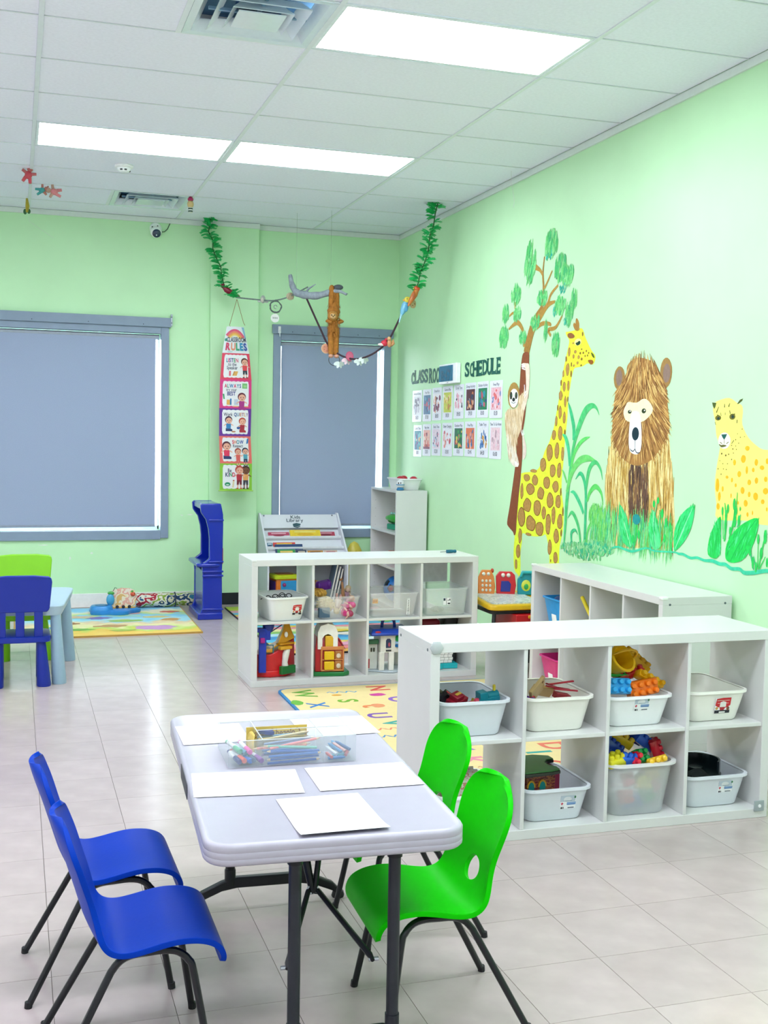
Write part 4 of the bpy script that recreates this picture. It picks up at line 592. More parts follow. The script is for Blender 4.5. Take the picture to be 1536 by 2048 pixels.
# ------------------------------------------------------------------ moulded chairs on tube legs
PROF = [(.212, .268), (.214, .285), (.206, .306), (.188, .322), (.155, .333), (.11, .336), (.07, .331), (.03, .323), (-.005, .318), (-.032, .320), (-.056, .331), (-.075, .352), (-.09, .385), (-.103, .43), (-.117, .475), (-.131, .52), (-.145, .56), (-.155, .59), (-.163, .618)]
def catmull(P, n):
    out = []
    for i in range(len(P) - 1):
        p0, p1, p2, p3 = (Vector(P[max(i - 1, 0)]), Vector(P[i]), Vector(P[i + 1]), Vector(P[min(i + 2, len(P) - 1)]))
        for k in range(n):
            t = k / n; out.append(.5 * ((2 * p1) + (p2 - p0) * t + (2 * p0 - 5 * p1 + 4 * p2 - p3) * t * t + (3 * p1 - p0 - 3 * p2 + p3) * t ** 3))
    out.append(Vector(P[-1])); return out
def chair_shell():
    C = catmull(PROF, 3); n = len(C); acc = [0.]
    for a, b in zip(C, C[1:]): acc.append(acc[-1] + (b - a).length)
    tot = acc[-1]; nu = 26
    SB = next(acc[k] for k in range(n) if C[k].y > .35 and C[k].x < 0)       # where the seat turns up into the back
    hc = next(acc[k] for k in range(n) if C[k].y > .362 and C[k].x < 0); hr = (.046, .033)      # hand hole
    def halfw(s):
        d = tot - s; w = .168 - .012 * max(0, (s - SB) / (tot - SB)) if s > SB else .168 - .004 * (1 - s / SB)
        waist = .018 * math.exp(-((s - SB - .09) / .07) ** 2); w -= waist
        rt = .11
        if d < rt: w = w * .42 + w * .58 * math.sqrt(max(0, 1 - ((rt - d) / rt) ** 2.3))
        if s < .05: w = w * .9 + w * .1 * math.sqrt(max(0, 1 - ((.05 - s) / .05) ** 2))
        return w
    bm = bmesh.new(); V = {}
    for j in range(n):
        s = acc[j]; w = halfw(s); x, z = C[j]
        tn = (C[min(j + 1, n - 1)] - C[max(j - 1, 0)]).normalized(); nx, nz = tn.y, -tn.x      # towards the sitter's side is (-?)
        for i in range(nu + 1):
            u = -1 + 2 * i / nu; y = u * w
            dy, ds = y / hr[0], (s - hc) / hr[1]; q = math.hypot(dy, ds)
            k = min(1, max(0, (s - SB + .06) / .12)); k = k * k * (3 - 2 * k)
            dish = .011 * (1 - u * u) * min(1, max(0, s - .05) / .08) * (1 - k)
            X = x + .026 * (u * u - .45) * k; Zz = z - dish
            V[j, i] = (X, y, Zz, q, dy, ds, s, w)
    vs = {}
    rim = []
    for (j, i), (X, y, Zz, q, dy, ds, s, w) in V.items():
        if q < .78: continue
        vs[j, i] = bm.verts.new((X, y, Zz))
    bm.verts.ensure_lookup_table()
    faces = []
    for j in range(n - 1):
        for i in range(nu):
            ks = [(j, i), (j, i + 1), (j + 1, i + 1), (j + 1, i)]
            if all(k in vs for k in ks): faces.append(bm.faces.new([vs[k] for k in ks]))
    # pull the open edge of the hole onto its oval
    inv = {v: k for k, v in vs.items()}
    for v in list(bm.verts):
        if not v.link_faces: bm.verts.remove(v)
    for v in bm.verts:
        k = inv[v]; X, y, Zz, q, dy, ds, s, w = V[k]
        if v.is_boundary and q < 2.2 and abs(y) < .1 and hc - .09 < s < hc + .09:
            f = 1 / q; ty, tsn = y * f, hc + (s - hc) * f
            jj = min(range(n), key=lambda a: abs(acc[a] - tsn)); a = max(0, min(n - 2, jj if acc[jj] <= tsn else jj - 1))
            t = (tsn - acc[a]) / max(1e-6, acc[a + 1] - acc[a]); P = C[a].lerp(C[a + 1], t)
            v.co = (P.x - .010, ty, P.y + .002)
    bmesh.ops.recalc_face_normals(bm, faces=bm.faces)
    me = bpy.data.meshes.new('shell'); bm.to_mesh(me); bm.free()
    me.polygons.foreach_set('use_smooth', [True] * len(me.polygons))
    return me
SHELL = chair_shell()
def school_chair(label, loc, rz, hexc, group):
    t = thing('school_chair', label, 'chair', loc, rz, group)
    me = SHELL.copy()
    o = link('seat_shell', me, M(hexc, .42, .03, 14., bump=.12, spec=.08), t)
    s = o.modifiers.new('thick', 'SOLIDIFY'); s.thickness = .014; s.offset = 0
    b = o.modifiers.new('round', 'BEVEL'); b.width = .004; b.segments = 2; b.limit_method = 'ANGLE'; b.angle_limit = R(60)
    ss = o.modifiers.new('sub', 'SUBSURF'); ss.levels = 1; ss.render_levels = 1
    lm = M('#15181D', .32, .04, spec=.4)
    for sy in (-1, 1):
        for sx in (-1, 1):
            pts = [(.04, sy * .118, .299), (.005, sy * .119, .298), (-.022, sy * .121, .289), (-.042, sy * .125, .27), (-.062, sy * .131, .236), (-.187, sy * .168, .006)]
            if sx > 0: pts = [(.04, sy * .118, .299), (.08, sy * .119, .30), (.112, sy * .121, .293), (.136, sy * .127, .272), (.148, sy * .133, .235), (.187, sy * .168, .006)]
            pts = [tuple(v) for v in catmull(pts, 3)]
            g = G(); g.tube(pts, .0092, 9); lg = g.out('leg', lm, t)
            g = G(); g.tube([(sx * .187, sy * .168, .016), (sx * .1885, sy * .169, 0)], .0105, 9); g.out('foot_cap', M('#111317', .6), lg)
    for x in (.01, .09):
        g = G(); g.tube([(x, -.118, .303), (x, .118, .303)], .007, 8); g.out('cross_bar', lm, t)
    return t
BLUE, LIME = '#0034A4', '#0EBC00'
school_chair('bright blue moulded chair on black legs, farther one on its side of the folding table', (-3.163, -6.866, 0), R(1), BLUE, 'two blue chairs at the folding table')
school_chair('bright blue moulded chair on black legs, nearer one with its back closest to the camera', (-3.122, -7.325, 0), R(0), BLUE, 'two blue chairs at the folding table')
school_chair('bright green moulded chair, farther one, mostly hidden behind the folding table', (-2.205, -6.80, 0), R(181), LIME, 'two green chairs at the folding table')
school_chair('bright green moulded chair at the folding table, nearer one showing its oval hole', (-2.303, -7.332, 0), R(178), LIME, 'two green chairs at the folding table')
KA[0] = .85
# ------------------------------------------------------------------ tubs and their contents
def mat_clear(hexc, alpha, rough=.12): return M(hexc, rough, .01, alpha=alpha, spec=.6)
KA[0] = 1.0; TUB = M('#EFF2F4', .3, .01, spec=.5); TUBW = M('#EFEEE7', .3, .01, spec=.5); GREYTUB = M('#DBE1E8', .35, .01)
MILK = mat_clear('#F4F7F6', .8, .3); CLEAR = mat_clear('#FAFFFF', .17, .08); FROST = mat_clear('#E6ECEE', .36, .35)
def tub(label, loc, rz, w, d, h, mat, rim=.011, taper=.84, r=.04, group=None, name='storage_tub', dip=True, rimmat=None):
    """open tub; local origin at the middle of its base, front towards -y"""
    t = thing(name, label, 'bin', loc, rz, group)
    g = G(); th = .003
    def lp(k, z, e=0.): return [(x, y, z) for x, y in rect2(w * k - 2 * e, d * k - 2 * e, r * k, 5)]
    ww, dd = w - 2 * rim, d - 2 * rim
    def q(s, z, e=0.): return [(x, y, z) for x, y in rect2(ww * s - 2 * e, dd * s - 2 * e, r, 5)]
    g.loft([q(taper - .03, 0), q(taper, .006), q(taper + (1 - taper) * .5, h * .5), q(1, h - .004), q(1, h - .004, th), q(taper + (1 - taper) * .5, h * .5, th), q(taper, .009, th), q(taper - .03, .004, th)], True, True)
    g.out('body', mat, t, smooth=50)
    g = G(); A = rect2(w, d, r + rim, 5); B = rect2(ww - .004, dd - .004, r, 5)
    def ed(x, y, z): 
        return (x, y, z - (.008 * max(0, 1 - (x / (w * .28)) ** 2) if dip and y < -d / 2 + .02 else 0))
    g.loft([[(x, y, h - .002) for x, y in B], [(x, y, h) for x, y in B], [ed(x, y, h) for x, y in A], [ed(x, y, h - .010) for x, y in A], [(x, y, h - .012) for x, y in rect2(ww + .002, dd + .002, r, 5)]], False, False)
    g.out('rim', rimmat or mat, t, smooth=60)
    return t
def sticker(t, x, z, w, h, y, base, shapes, lean=0.):
    """printed label on the front of a tub; shapes = (hex, polygon in unit coordinates)"""
    to = lambda a, b, c: (x + (a - .5) * w, y - c + lean * (b - .5) * h, z + (b - .5) * h)
    g = G(); g.prism(rect2(1, 1, .04, 2, .5, .5), 0, .0008, to); o = g.out('sticker', base, t, smooth=0)
    g = G(); ms = []
    for hx, P in shapes:
        g.mi = len(ms); ms.append(M(hx, .5)); g.flat(P, .0011 + .00012 * len(ms), to)
    g.out('sticker_print', ms, o, smooth=0)
def rc(a, b, c, d): return [(a, c), (b, c), (b, d), (a, d)]
RED_LABEL = [('#D31F2B', [(0, .52), (.05, .95), (.45, 1), (1, 1), (1, .5), (.75, .35), (.2, .4)]), ('#F2F2EC', [(.3, .42), (.32, .72), (.5, .78), (.7, .72), (.72, .42), (.5, .35)]), ('#1E2430', rc(0, 1, 0, .2)), ('#B3212B', [(.35, .2), (.6, .2), (.7, .4), (.3, .4)]), ('#F4F4F0', rc(.3, .7, .02, .12)), ('#E9E2D0', rc(.08, .9, .82, .85)), ('#D8A860', ell2(.12, .33, .09, .1)), ('#7E4B2C', ell2(.86, .3, .1, .13)), ('#F6F2EA', rc(.12, .85, .64, .66))]
BLUE_LABEL = [('#C9D8E6', rc(0, .95, .55, 1)), ('#EFF4F8', ell2(.45, .72, .26, .2)), ('#8AA6BE', [(.25, .62), (.75, .62), (.7, .57), (.3, .57)]), ('#8FB0DC', rc(.42, 1, .28, .5)), ('#4E7FC0', rc(.45, .95, .3, .36)), ('#D4264C', [(.02, .4), (.08, .44), (.11, .52), (.15, .44), (.21, .4), (.15, .36), (.12, .28), (.1, .28), (.07, .36)]), ('#2A2F38', rc(.05, .16, 0, .14)), ('#2A2F38', rc(.19, .24, 0, .14)), ('#57606E', rc(.5, .9, .03, .1)), ('#3E8A5A', rc(.86, .97, .78, .95))]
def cellpos(at, i, row, dx=0., b=.03, d=.36):
    a = sum(CELL[i]) / 2 + dx; return at(a, b + d / 2, ZHI if row else ZLO)
zN, zM, zR = shN.rotation_euler.z, shM.rotation_euler.z, shR.rotation_euler.z
PAPERM = M('#F4F6F8', .5)
TUBG = 'open tubs in the near cube shelf'
nT1 = tub('pale grey open tub holding dark red and teal toys, upper tier of the near shelf', cellpos(aN, 0, 1, -.005), zN, .30, .36, .14, GREYTUB, group=TUBG)
nT2 = tub('cream open tub holding wooden pieces and red sticks, upper tier of the near shelf', cellpos(aN, 1, 1, -.005), zN, .30, .36, .138, TUBW, group=TUBG)
nT3 = tub('white open tub heaped with big yellow, orange and blue blocks', cellpos(aN, 2, 1, -.01), zN, .30, .36, .125, TUB, group=TUBG)
nT4 = tub('empty white tub with a red label on its front', cellpos(aN, 3, 1, -.01), zN, .285, .36, .128, TUBW, group=TUBG, rim=.008)
nB1 = tub('white tub of folded picture cards, half hidden behind the near green chair', cellpos(aN, 0, 0, -.005), zN, .30, .36, .135, TUB, group=TUBG)
nB2 = tub('white open tub in the lower tier holding a toy house with a green roof', cellpos(aN, 1, 0, -.005), zN, .30, .36, .135, GREYTUB, group=TUBG)
nB3 = tub('tall frosted plastic bin overflowing with coloured building blocks', cellpos(aN, 2, 0, 0, .005, .38), zN, .322, .38, .215, FROST, group=TUBG, rim=.016, r=.05, dip=False, rimmat=mat_clear('#EDEDEE', .85, .3))
nB4 = tub('white tub holding black plastic track pieces, beside the grey corner bracket', cellpos(aN, 3, 0, 0), zN, .305, .36, .135, GREYTUB, group=TUBG)
WHL = M('#F1F4F6', .5); KA[0] = .85
def fr(d, h, z, taper=.84, rim=.011): return -(d - 2 * rim) / 2 * (taper + (1 - taper) * z / h) - .0035
sticker(nT3, .005, .09, .065, .05, fr(.36, .125, .075), WHL, BLUE_LABEL, -.22)
sticker(nT4, .02, .067, .07, .066, fr(.36, .128, .075, rim=.008), WHL, RED_LABEL, -.22)
sticker(nB2, .045, .075, .066, .055, fr(.36, .135, .06), WHL, BLUE_LABEL, -.22)
sticker(nB4, .04, .085, .066, .05, fr(.36, .135, .07), WHL, BLUE_LABEL, -.22)

def inT(t, x, y, z):
    c, s = math.cos(t.rotation_euler.z), math.sin(t.rotation_euler.z)
    return (t.location.x + c * x - s * y, t.location.y + s * x + c * y, t.location.z + z)
def block(label, loc, rot, nx, ny, hexc, u=.032, h=.045, group='toy building blocks', r=.0115):
    m = M(hexc, .25, .02, spec=.5)
    g = G(); g.loft([[(x, y, z) for x, y in rect2(nx * u - .001 - e, ny * u - .001 - e, .006, 2)] for z, e in ((0, .004), (.003, 0), (h - .003, 0), (h, .004))])
    for i in range(nx):
        for j in range(ny):
            c = ((i - (nx - 1) / 2) * u, (j - (ny - 1) / 2) * u, h - .002); g.lathe([(r, 0), (r, .012), (r * .8, .017), (.001, .019)], 10, c)
    o = g.out('toy_block', m, None, loc, tuple(R(a) for a in rot), smooth=40)
    return tag(o, label, 'toy block', group)
# blocks heaped in the upper tub
yb = '#F2B90A'
t3 = lambda x, y, z: inT(nT3, x, y, z)
block('long yellow block leaning down the heap in the upper tub', t3(.05, .02, .20), (8, 38, 0), 4, 2, yb, h=.05)
block('yellow block turned on edge beside the long leaning yellow one', t3(.075, -.06, .16), (62, 28, 0), 4, 1, '#EDB40C')
block('orange block with a row of studs facing out, on the rim of the upper tub', t3(.03, -.095, .142), (80, -8, 0), 4, 2, '#F47A16', h=.04)
block('bright sky blue block with studs facing out, upper tub', t3(-.08, -.095, .15), (72, 4, 0), 3, 2, '#2AA3E8', h=.045)
block('green block lying across the sky blue one', t3(-.065, -.06, .185), (0, 4, 4), 4, 1, '#27B33C', h=.012, r=.006)
block('red block on top of the orange one', t3(.015, -.05, .175), (8, -12, 6), 4, 1, '#C3201F', h=.025)
block('navy block behind the long yellow one', t3(.0, .06, .19), (20, 30, 20), 2, 2, '#14224C')
block('small orange block in the middle of the upper heap', t3(-.03, -.02, .17), (5, 10, 0), 2, 1, '#E8741A')
# yellow toy bucket
t = thing('toy_bucket', 'yellow toy bucket tipped towards the room in the upper tub', 'toy', t3(-.08, -.01, .20), rot=(R(55), R(10), R(12)))
g = G(); g.lathe([(.03, 0), (.055, .11), (.06, .112), (.06, .118), (.05, .118), (.028, .006), (.002, .006)], 20); g.out('body', M('#F1BC12', .3), t)
g = G(); g.tube([(.055 * math.cos(a), .008, .115 + .06 * math.sin(a)) for a in [PI * k / 10 for k in range(11)]], .005, 6); g.out('handle', M('#E5AE10', .3), t)
# small toys of the grey tub
t1 = lambda x, y, z: inT(nT1, x, y, z)
def lumpy(name, label, cat, loc, rot, parts, group=None):
    t = thing(name, label, cat, loc, rot=tuple(R(a) for a in rot), group=group)
    for nm, hexc, shapes in parts:
        g = G()
        for sh in shapes:
            k = sh[0]
            if k == 'b': g.box(sh[1], sh[2])
            elif k == 'e': g.ell(sh[1], sh[2], 12, 8)
            elif k == 'c': g.lathe([(sh[2], -sh[3]), (sh[2], sh[3])], 12, sh[1], Euler(tuple(R(q) for q in sh[4])).to_matrix() if len(sh) > 4 else None)
            elif k == 't': g.tube(sh[1], sh[2], 8)
        g.out(nm, M(hexc, .35), t, bevel=.0025)
    return t
lumpy('toy_car', 'dark red toy car with black wheels in the pale grey tub', 'toy', t1(-.05, -.09, .125), (20, -10, 30), [('body', '#9E1830', [('b', (0, 0, 0), (.085, .045, .03)), ('b', (-.005, 0, .022), (.045, .04, .025))]), ('wheel', '#15161A', [('c', (.028, -.024, -.014), .014, .006, (90, 0, 0))]), ('wheel', '#15161A', [('c', (-.028, -.024, -.014), .014, .006, (90, 0, 0))]), ('stripe', '#E9C24A', [('b', (0, 0, .0355), (.03, .012, .003))])])
lumpy('toy_car', 'black toy car lying tilted beside the dark red one', 'toy', t1(-.088, -.06, .13), (30, 35, 10), [('body', '#17131A', [('b', (0, 0, 0), (.08, .04, .03)), ('b', (0, 0, .02), (.04, .035, .02))]), ('stripe', '#D8454A', [('b', (0, 0, .0305), (.038, .01, .003))]), ('wheel', '#2E2A30', [('c', (.025, -.022, -.012), .012, .005, (90, 0, 0))])])
lumpy('toy_animal', 'small crimson toy animal in the middle of the pale grey tub', 'toy', t1(.0, -.115, .112), (0, 0, 20), [('body', '#C42044', [('e', (0, 0, 0), (.03, .02, .018))]), ('head', '#D63A58', [('e', (.03, 0, .012), (.015, .014, .014))]), ('leg', '#B01C3C', [('b', (.015, 0, -.018), (.01, .03, .02))]), ('leg', '#B01C3C', [('b', (-.015, 0, -.018), (.01, .03, .02))])])
lumpy('toy_train', 'teal toy engine with a yellow chimney at the far side of the pale grey tub', 'toy', t1(.075, -.095, .125), (6, -6, 8), [('body', '#148C9E', [('b', (0, 0, 0), (.09, .04, .03)), ('b', (-.025, 0, .025), (.035, .04, .03)), ('c', (.02, 0, .018), .016, .025, (0, 90, 0))]), ('chimney', '#E8D23A', [('c', (.03, 0, .045), .006, .012)]), ('wheel', '#0F6A7C', [('c', (.025, -.022, -.012), .014, .005, (90, 0, 0))]), ('wheel', '#0F6A7C', [('c', (-.025, -.022, -.012), .014, .005, (90, 0, 0))])])
lumpy('toy_block', 'small olive yellow toy piece between the crimson and teal toys', 'toy', t1(.032, -.08, .115), (10, 20, 40), [('body', '#B9A13A', [('b', (0, 0, 0), (.03, .03, .025)), ('c', (0, 0, .015), .008, .006)])])
# wooden pieces
t2 = lambda x, y, z: inT(nT2, x, y, z)
lumpy('puzzle_board', 'pale wooden board with round holes standing askew in the cream tub', 'toy', t2(-.055, -.06, .148), (25, -35, 25), [('board', '#D9B680', [('b', (0, 0, 0), (.095, .014, .075))]), ('hole_plug', '#7A5430', [('c', (.03, -.0075, .02), .006, .0012, (90, 0, 0))]), ('hole_plug', '#7A5430', [('c', (-.03, -.0075, -.015), .006, .0012, (90, 0, 0))])])
lumpy('puzzle_board', 'second pale wooden board lying behind the holed one', 'toy', t2(-.01, -.01, .13), (50, 10, -10), [('board', '#CFA868', [('b', (0, 0, 0), (.09, .012, .07))])])
for i, (x, y, z, r1, r2, L, hx, lb) in enumerate(((.075, -.01, .158, 4, 8, .115, '#C4203A', 'long crimson stick laid level on the heap in the cream tub'), (.04, -.05, .148, -25, 14, .12, '#B31B34', 'crimson stick slanting down beside the holed board'), (.07, -.06, .14, -12, -6, .10, '#D1344A', 'short crimson stick near the rim of the cream tub'), (.05, .02, .14, -40, 30, .09, '#A81A30', 'dark crimson stick pointing back into the cream tub'))):
    g = G(); g.box((0, 0, 0), (L, .012, .006)); o = g.out('toy_stick', M(hx, .4), None, t2(x, y, z), (0, R(-r1 * .5), R(r2)), bevel=.0015, smooth=0); tag(o, lb, 'toy', 'crimson sticks in the cream tub')
lumpy('toy_bead', 'purple and blue wooden beads at the corner of the cream tub', 'toy', t2(-.11, -.09, .118), (0, 0, 0), [('bead', '#6A2E9A', [('e', (0, 0, 0), .014)]), ('bead', '#2844A8', [('e', (.02, -.01, -.004), .013)]), ('bead', '#D6304C', [('e', (.028, .012, .0), .012)])])
lumpy('wooden_block', 'red brown wooden block at the front of the cream tub heap', 'toy', t2(.035, -.095, .125), (10, 15, 10), [('body', '#9C2F38', [('b', (0, 0, 0), (.07, .03, .025))])])
# picture cards in the hidden tub
for k in range(5):
    g = G(); g.box((0, 0, 0), (.2, .002, .11)); o = g.out('picture_card', ramp_mat(['#F6F2E8', '#EFE8D8', '#F6F2E8', '#D99A84', '#F4EFE2', '#C9CFA8', '#EAD2A8'], 26, .5), None, inT(nB1, .0, -.085 + k * .042, .112), (R(-12 - k), 0, 0), smooth=0); tag(o, 'printed picture card standing in the tub behind the green chair', 'card', 'cards in the tub behind the green chair')
# toy house with green roof
t = thing('toy_house', 'toy house with a dark green roof and dark red walls in a white tub', 'toy', inT(nB2, -.05, .0, .075), rz=.08)
W = M('#6E1A2C', .4, .1); 
g = G(); g.b2(-.07, .06, -.10, .06, 0, .105); g.out('wall', ramp_mat(['#5A1626', '#7C2233', '#A8623A', '#6A1B2A', '#8A2E3A'], 40, .4, (1, 1, 2)), t, bevel=.003)
roofp = [(-.10, -.145), (.02, -.145), (.062, -.135), (.068, -.10), (.05, -.07), (.052, -.03), (.08, 0), (.115, .005), (.118, .05), (.06, .085), (-.06, .085), (-.10, .06)]
g = G(); g.prism(roofp, .105, .118); g.out('roof_edge', M('#1D2016', .4), t, bevel=.003)
g = G(); g.prism([(x * .97, y * .97) for x, y in roofp], .118, .124); g.out('roof', M('#2F6B32', .45, .06), t, bevel=.002)
g = G(); g.b2(.06, .105, -.06, .05, 0, .10); g.out('wing', M('#8C1740', .35), t, bevel=.003)
for x in (-.05, .0):
    g = G(); g.prism([(a, b) for a, b in ell2(0, 0, .019, .03) if b > -.012], 0, .004, lambda a, b, c, x=x: (x, 0, 0) and (x + a, -.1005 - c, .05 + b)); f = g.out('arch_window', M('#D29B2A', .4), t, smooth=0)
    g = G(); g.prism([(a, b) for a, b in ell2(0, 0, .013, .022) if b > -.012], 0, .005, lambda a, b, c, x=x: (x + a, -.1006 - c, .05 + b)); g.out('pane', M('#1C8C8C', .3), f, smooth=0)
# frosted bin heap
t5 = lambda x, y, z: inT(nB3, x, y, z)
heap = [('royal blue block sloping down at the near wall of the frosted bin', -.10, -.06, .245, 0, 38, 10, 4, 2, '#1640A8'), ('long yellow flat block lying across the heap in the frosted bin', -.04, -.03, .262, 12, 32, -8, 4, 1, '#E8C21E'), ('green block at the top of the frosted bin heap', -.06, .07, .258, 10, 10, 30, 2, 2, '#2FA52C'), ('terracotta red block at the top of the frosted bin heap', .0, .08, .258, 5, 12, 20, 4, 2, '#B5442E'), ('navy blue block in the middle of the frosted bin heap', .035, .03, .255, 8, 28, 12, 4, 2, '#142F86'), ('bright blue block sloping towards the divider in the frosted bin', .065, -.03, .243, 6, 36, 6, 4, 2, '#1C5AD6'), ('red block with studs outwards at the divider side of the frosted bin', .095, -.05, .228, 10, 70, 0, 3, 2, '#D21630'), ('green block with studs towards the room in the frosted bin', .01, -.10, .218, 60, 0, 10, 2, 2, '#149A48'), ('yellow block poking over the front rim of the frosted bin', .07, -.135, .212, 70, -14, -10, 3, 1, '#F2C52A'), ('small blue block at the front rim of the frosted bin', -.055, -.13, .205, 20, 12, 10, 3, 1, '#2268E0'), ('red ring shaped block at the front rim of the frosted bin', -.02, -.115, .218, 70, 30, 0, 1, 2, '#E0203C'), ('lemon block at the front corner of the frosted bin', -.11, -.13, .205, 10, -6, 12, 3, 2, '#E9E02A'), ('dark blue block low at the front corner of the frosted bin', -.108, -.05, .21, 0, 5, 70, 3, 2, '#12328E')]
for lb, x, y, z, a, b, c, nx, ny, hx in heap: block(lb, t5(x, y, z), (a, b, c), nx, ny, hx, group='blocks heaped in the frosted bin', h=.034, u=.028)
DEEPN = ['rose red', 'lemon', 'golden', 'green', 'crimson', 'royal blue', 'pink', 'deep blue', 'orange']
deep = [(-.06, -.12, .03, '#E04A5A'), (.03, -.115, .08, '#E8E04A'), (.07, -.12, .13, '#F0C84A'), (.05, -.115, .03, '#3CA86A'), (-.06, -.11, .09, '#D85068'), (-.07, -.12, .005, '#3A5ED0'), (.09, -.10, .06, '#E0788A'), (.0, -.12, .005, '#2C52C8'), (.09, -.09, .1, '#F0A03C')]
for k, (x, y, z, hx) in enumerate(deep): block(DEEPN[k] + ' block seen dimly through the wall of the frosted bin', t5(x * .8, y + .024, z + .03), (70, 20 * (k % 3), 15 * k), 2, 2, hx, group='blocks showing through the frosted bin', h=.034, u=.028)
# black track pieces
t = thing('toy_track', 'curved glossy black plastic track in the white tub', 'toy', inT(nB4, .02, .0, .075))
bkp = M('#101D22', .18, .05, spec=.6)
g = G(); arc = [(-.03 + .105 * math.cos(a), .09 * math.sin(a)) for a in [R(-50 + 10 * k) for k in range(20)]]
for (x, y), (x2, y2) in zip(arc, arc[1:]):
    g.prism([(x, y), (x2, y2), (x2 * 1.02 + .006, y2 * 1.06), (x * 1.02 + .006, y * 1.06)], .0, .085)
g.out('curved_wall', bkp, t)
g = G(); g.lathe([(.105, .02), (.105, .03), (.03, .034), (.03, .05), (.001, .05)], 24, (-.02, 0, 0)); g.out('turntable', bkp, t)
t = thing('toy_track', 'flat black plastic plate lying at the front of the white tub', 'toy', inT(nB4, -.05, -.10, .105), rot=(R(18), R(-14), 0))
g = G(); g.prism(rect2(.09, .1, .02, 4), 0, .01); g.out('plate', bkp, t, bevel=.002)
g = G(); g.prism(rect2(.05, .06, .02, 4), .01, .018); g.out('raised_ring', bkp, t, bevel=.002)

# ------------------------------------------------------------------ middle shelf: upper tubs
MG = 'tubs in the middle cube shelf'
mT1 = tub('milky white tub with a red label, first in the middle shelf', aM(.212, .155, ZHI), zM + .12, .27, .34, .148, MILK, rim=.008, group=MG, taper=.8)
sticker(mT1, .055, .068, .058, .062, -(.34 - .016) / 2 * .9 - .003, WHL, RED_LABEL, -.2)
mT2 = tub('clear tub full of dolls and yarn, beside the milky one', aM(.552, .17, ZHI), zM, .285, .34, .142, CLEAR, rim=.008, group=MG, taper=.86, r=.025, dip=False)
mT3 = tub('empty clear shoe box tub with an orange tag', aM(.911, .175, ZHI), zM, .33, .35, .155, mat_clear('#FFFFFF', .24, .1), rim=.007, group=MG, taper=.88, r=.02, dip=False)
mT4 = tub('clear tall tub with a black and white product tag', aM(1.263, .17, ZHI), zM, .30, .34, .175, mat_clear('#F6FFFD', .26, .1), rim=.006, group=MG, taper=.93, r=.025, dip=False)
sticker(mT3, -.125, .105, .035, .03, -.158, M('#E9A72A', .5), [('#C9801A', rc(.1, .4, .2, .8)), ('#C9801A', rc(.5, .85, .3, .7))], -.1)
sticker(mT3, .095, .065, .018, .105, -.154, WHL, [('#39424A', rc(.3, .7, .02 + .1 * k, .08 + .1 * k)) for k in range(9)], -.1)
sticker(mT4, .0, .09, .05, .045, -.158, WHL, [('#1D3246', rc(.02, .3, .6, .95)), ('#20252C', rc(.4, .46, 0, 1)), ('#3C444C', rc(.6, .95, .1, .3)), ('#3C444C', rc(.6, .7, .55, .75)), ('#3C444C', rc(.8, .95, .6, .85))], -.05)
m1 = lambda x, y, z: inT(mT1, x, y, z); m2 = lambda x, y, z: inT(mT2, x, y, z); m4 = lambda x, y, z: inT(mT4, x, y, z)
for k, (x, y, lb) in enumerate(((.0, .02, 'dark rimmed toy spectacles on top of the heap in the milky tub'), (.06, .06, 'dark toy spectacles at the back of the milky tub'), (-.07, -.04, 'dark toy spectacles at the front of the milky tub'))):
    t = thing('toy_glasses', lb, 'toy', m1(x, y, .128), rot=(R(60), R(8 * k), R(20 * k - 15)))
    for s in (-.022, .022):
        g = G(); g.tube([(s + .018 * math.cos(a), .014 * math.sin(a), 0) for a in [k2 * PI / 6 for k2 in range(12)]], .003, 6, closed=True); g.out('rim', M('#1C2026', .3), t)
    g = G(); g.tube([(-.004, .004, 0), (.004, .004, 0)], .003, 6); g.out('bridge', M('#1C2026', .3), t)
    for s in (-.04, .04): g = G(); g.tube([(s, .004, 0), (s * 1.1, .006, -.05)], .0025, 6); g.out('temple', M('#1C2026', .3), t)
for k, (x, y, r0) in enumerate(((-.05, .05, .04), (.03, -.05, .042), (.07, .0, .035), (-.03, -.06, .035), (.0, .08, .04), (-.07, .0, .035))):
    lumpy('toy_dish', 'grey toy dish in the milky tub', 'toy', m1(x, y, .085 + .006 * (k % 3)), (8 * k - 20, 10, 0), [('bowl', '#AAB6C0', [('c', (0, 0, 0), r0, .008), ('c', (0, 0, .01), r0 * 1.1, .003)])], 'grey toy dishes in the milky tub')
# dolls and yarn
def yarn(label, loc, rad, hexc, group):
    g = G(); n = 46
    for k in range(3):
        pts = []
        for i in range(n):
            a = i * 2.4 + k * 2; z = -1 + 2 * (i + .5) / n; q = math.sqrt(1 - z * z)
            pts.append((rad[0] * q * math.cos(a), rad[1] * q * math.sin(a), rad[2] * z))
        g.tube(pts, min(rad) * .16, 5)
    g.ell((0, 0, 0), tuple(q * .92 for q in rad)); o = g.out('yarn_bundle', M(hexc, .8, .12, 60), None, loc); return tag(o, label, 'yarn', group)
yarn('golden yarn doll hair piled above the clear tub', m2(-.105, -.05, .15), (.05, .05, .028), '#C59A42', None)
yarn('cream yarn bundle pressed to the wall of the clear tub', m2(-.075, -.10, .085), (.055, .03, .05), '#D8C79E', None)
lumpy('toy_cushion', 'small purple cushion on top of the golden yarn', 'toy', m2(-.065, -.02, .195), (10, -8, 12), [('body', '#5A1690', [('b', (0, 0, 0), (.09, .035, .055)), ('e', (-.035, 0, 0), (.02, .025, .032)), ('e', (.035, 0, 0), (.02, .025, .032))])])
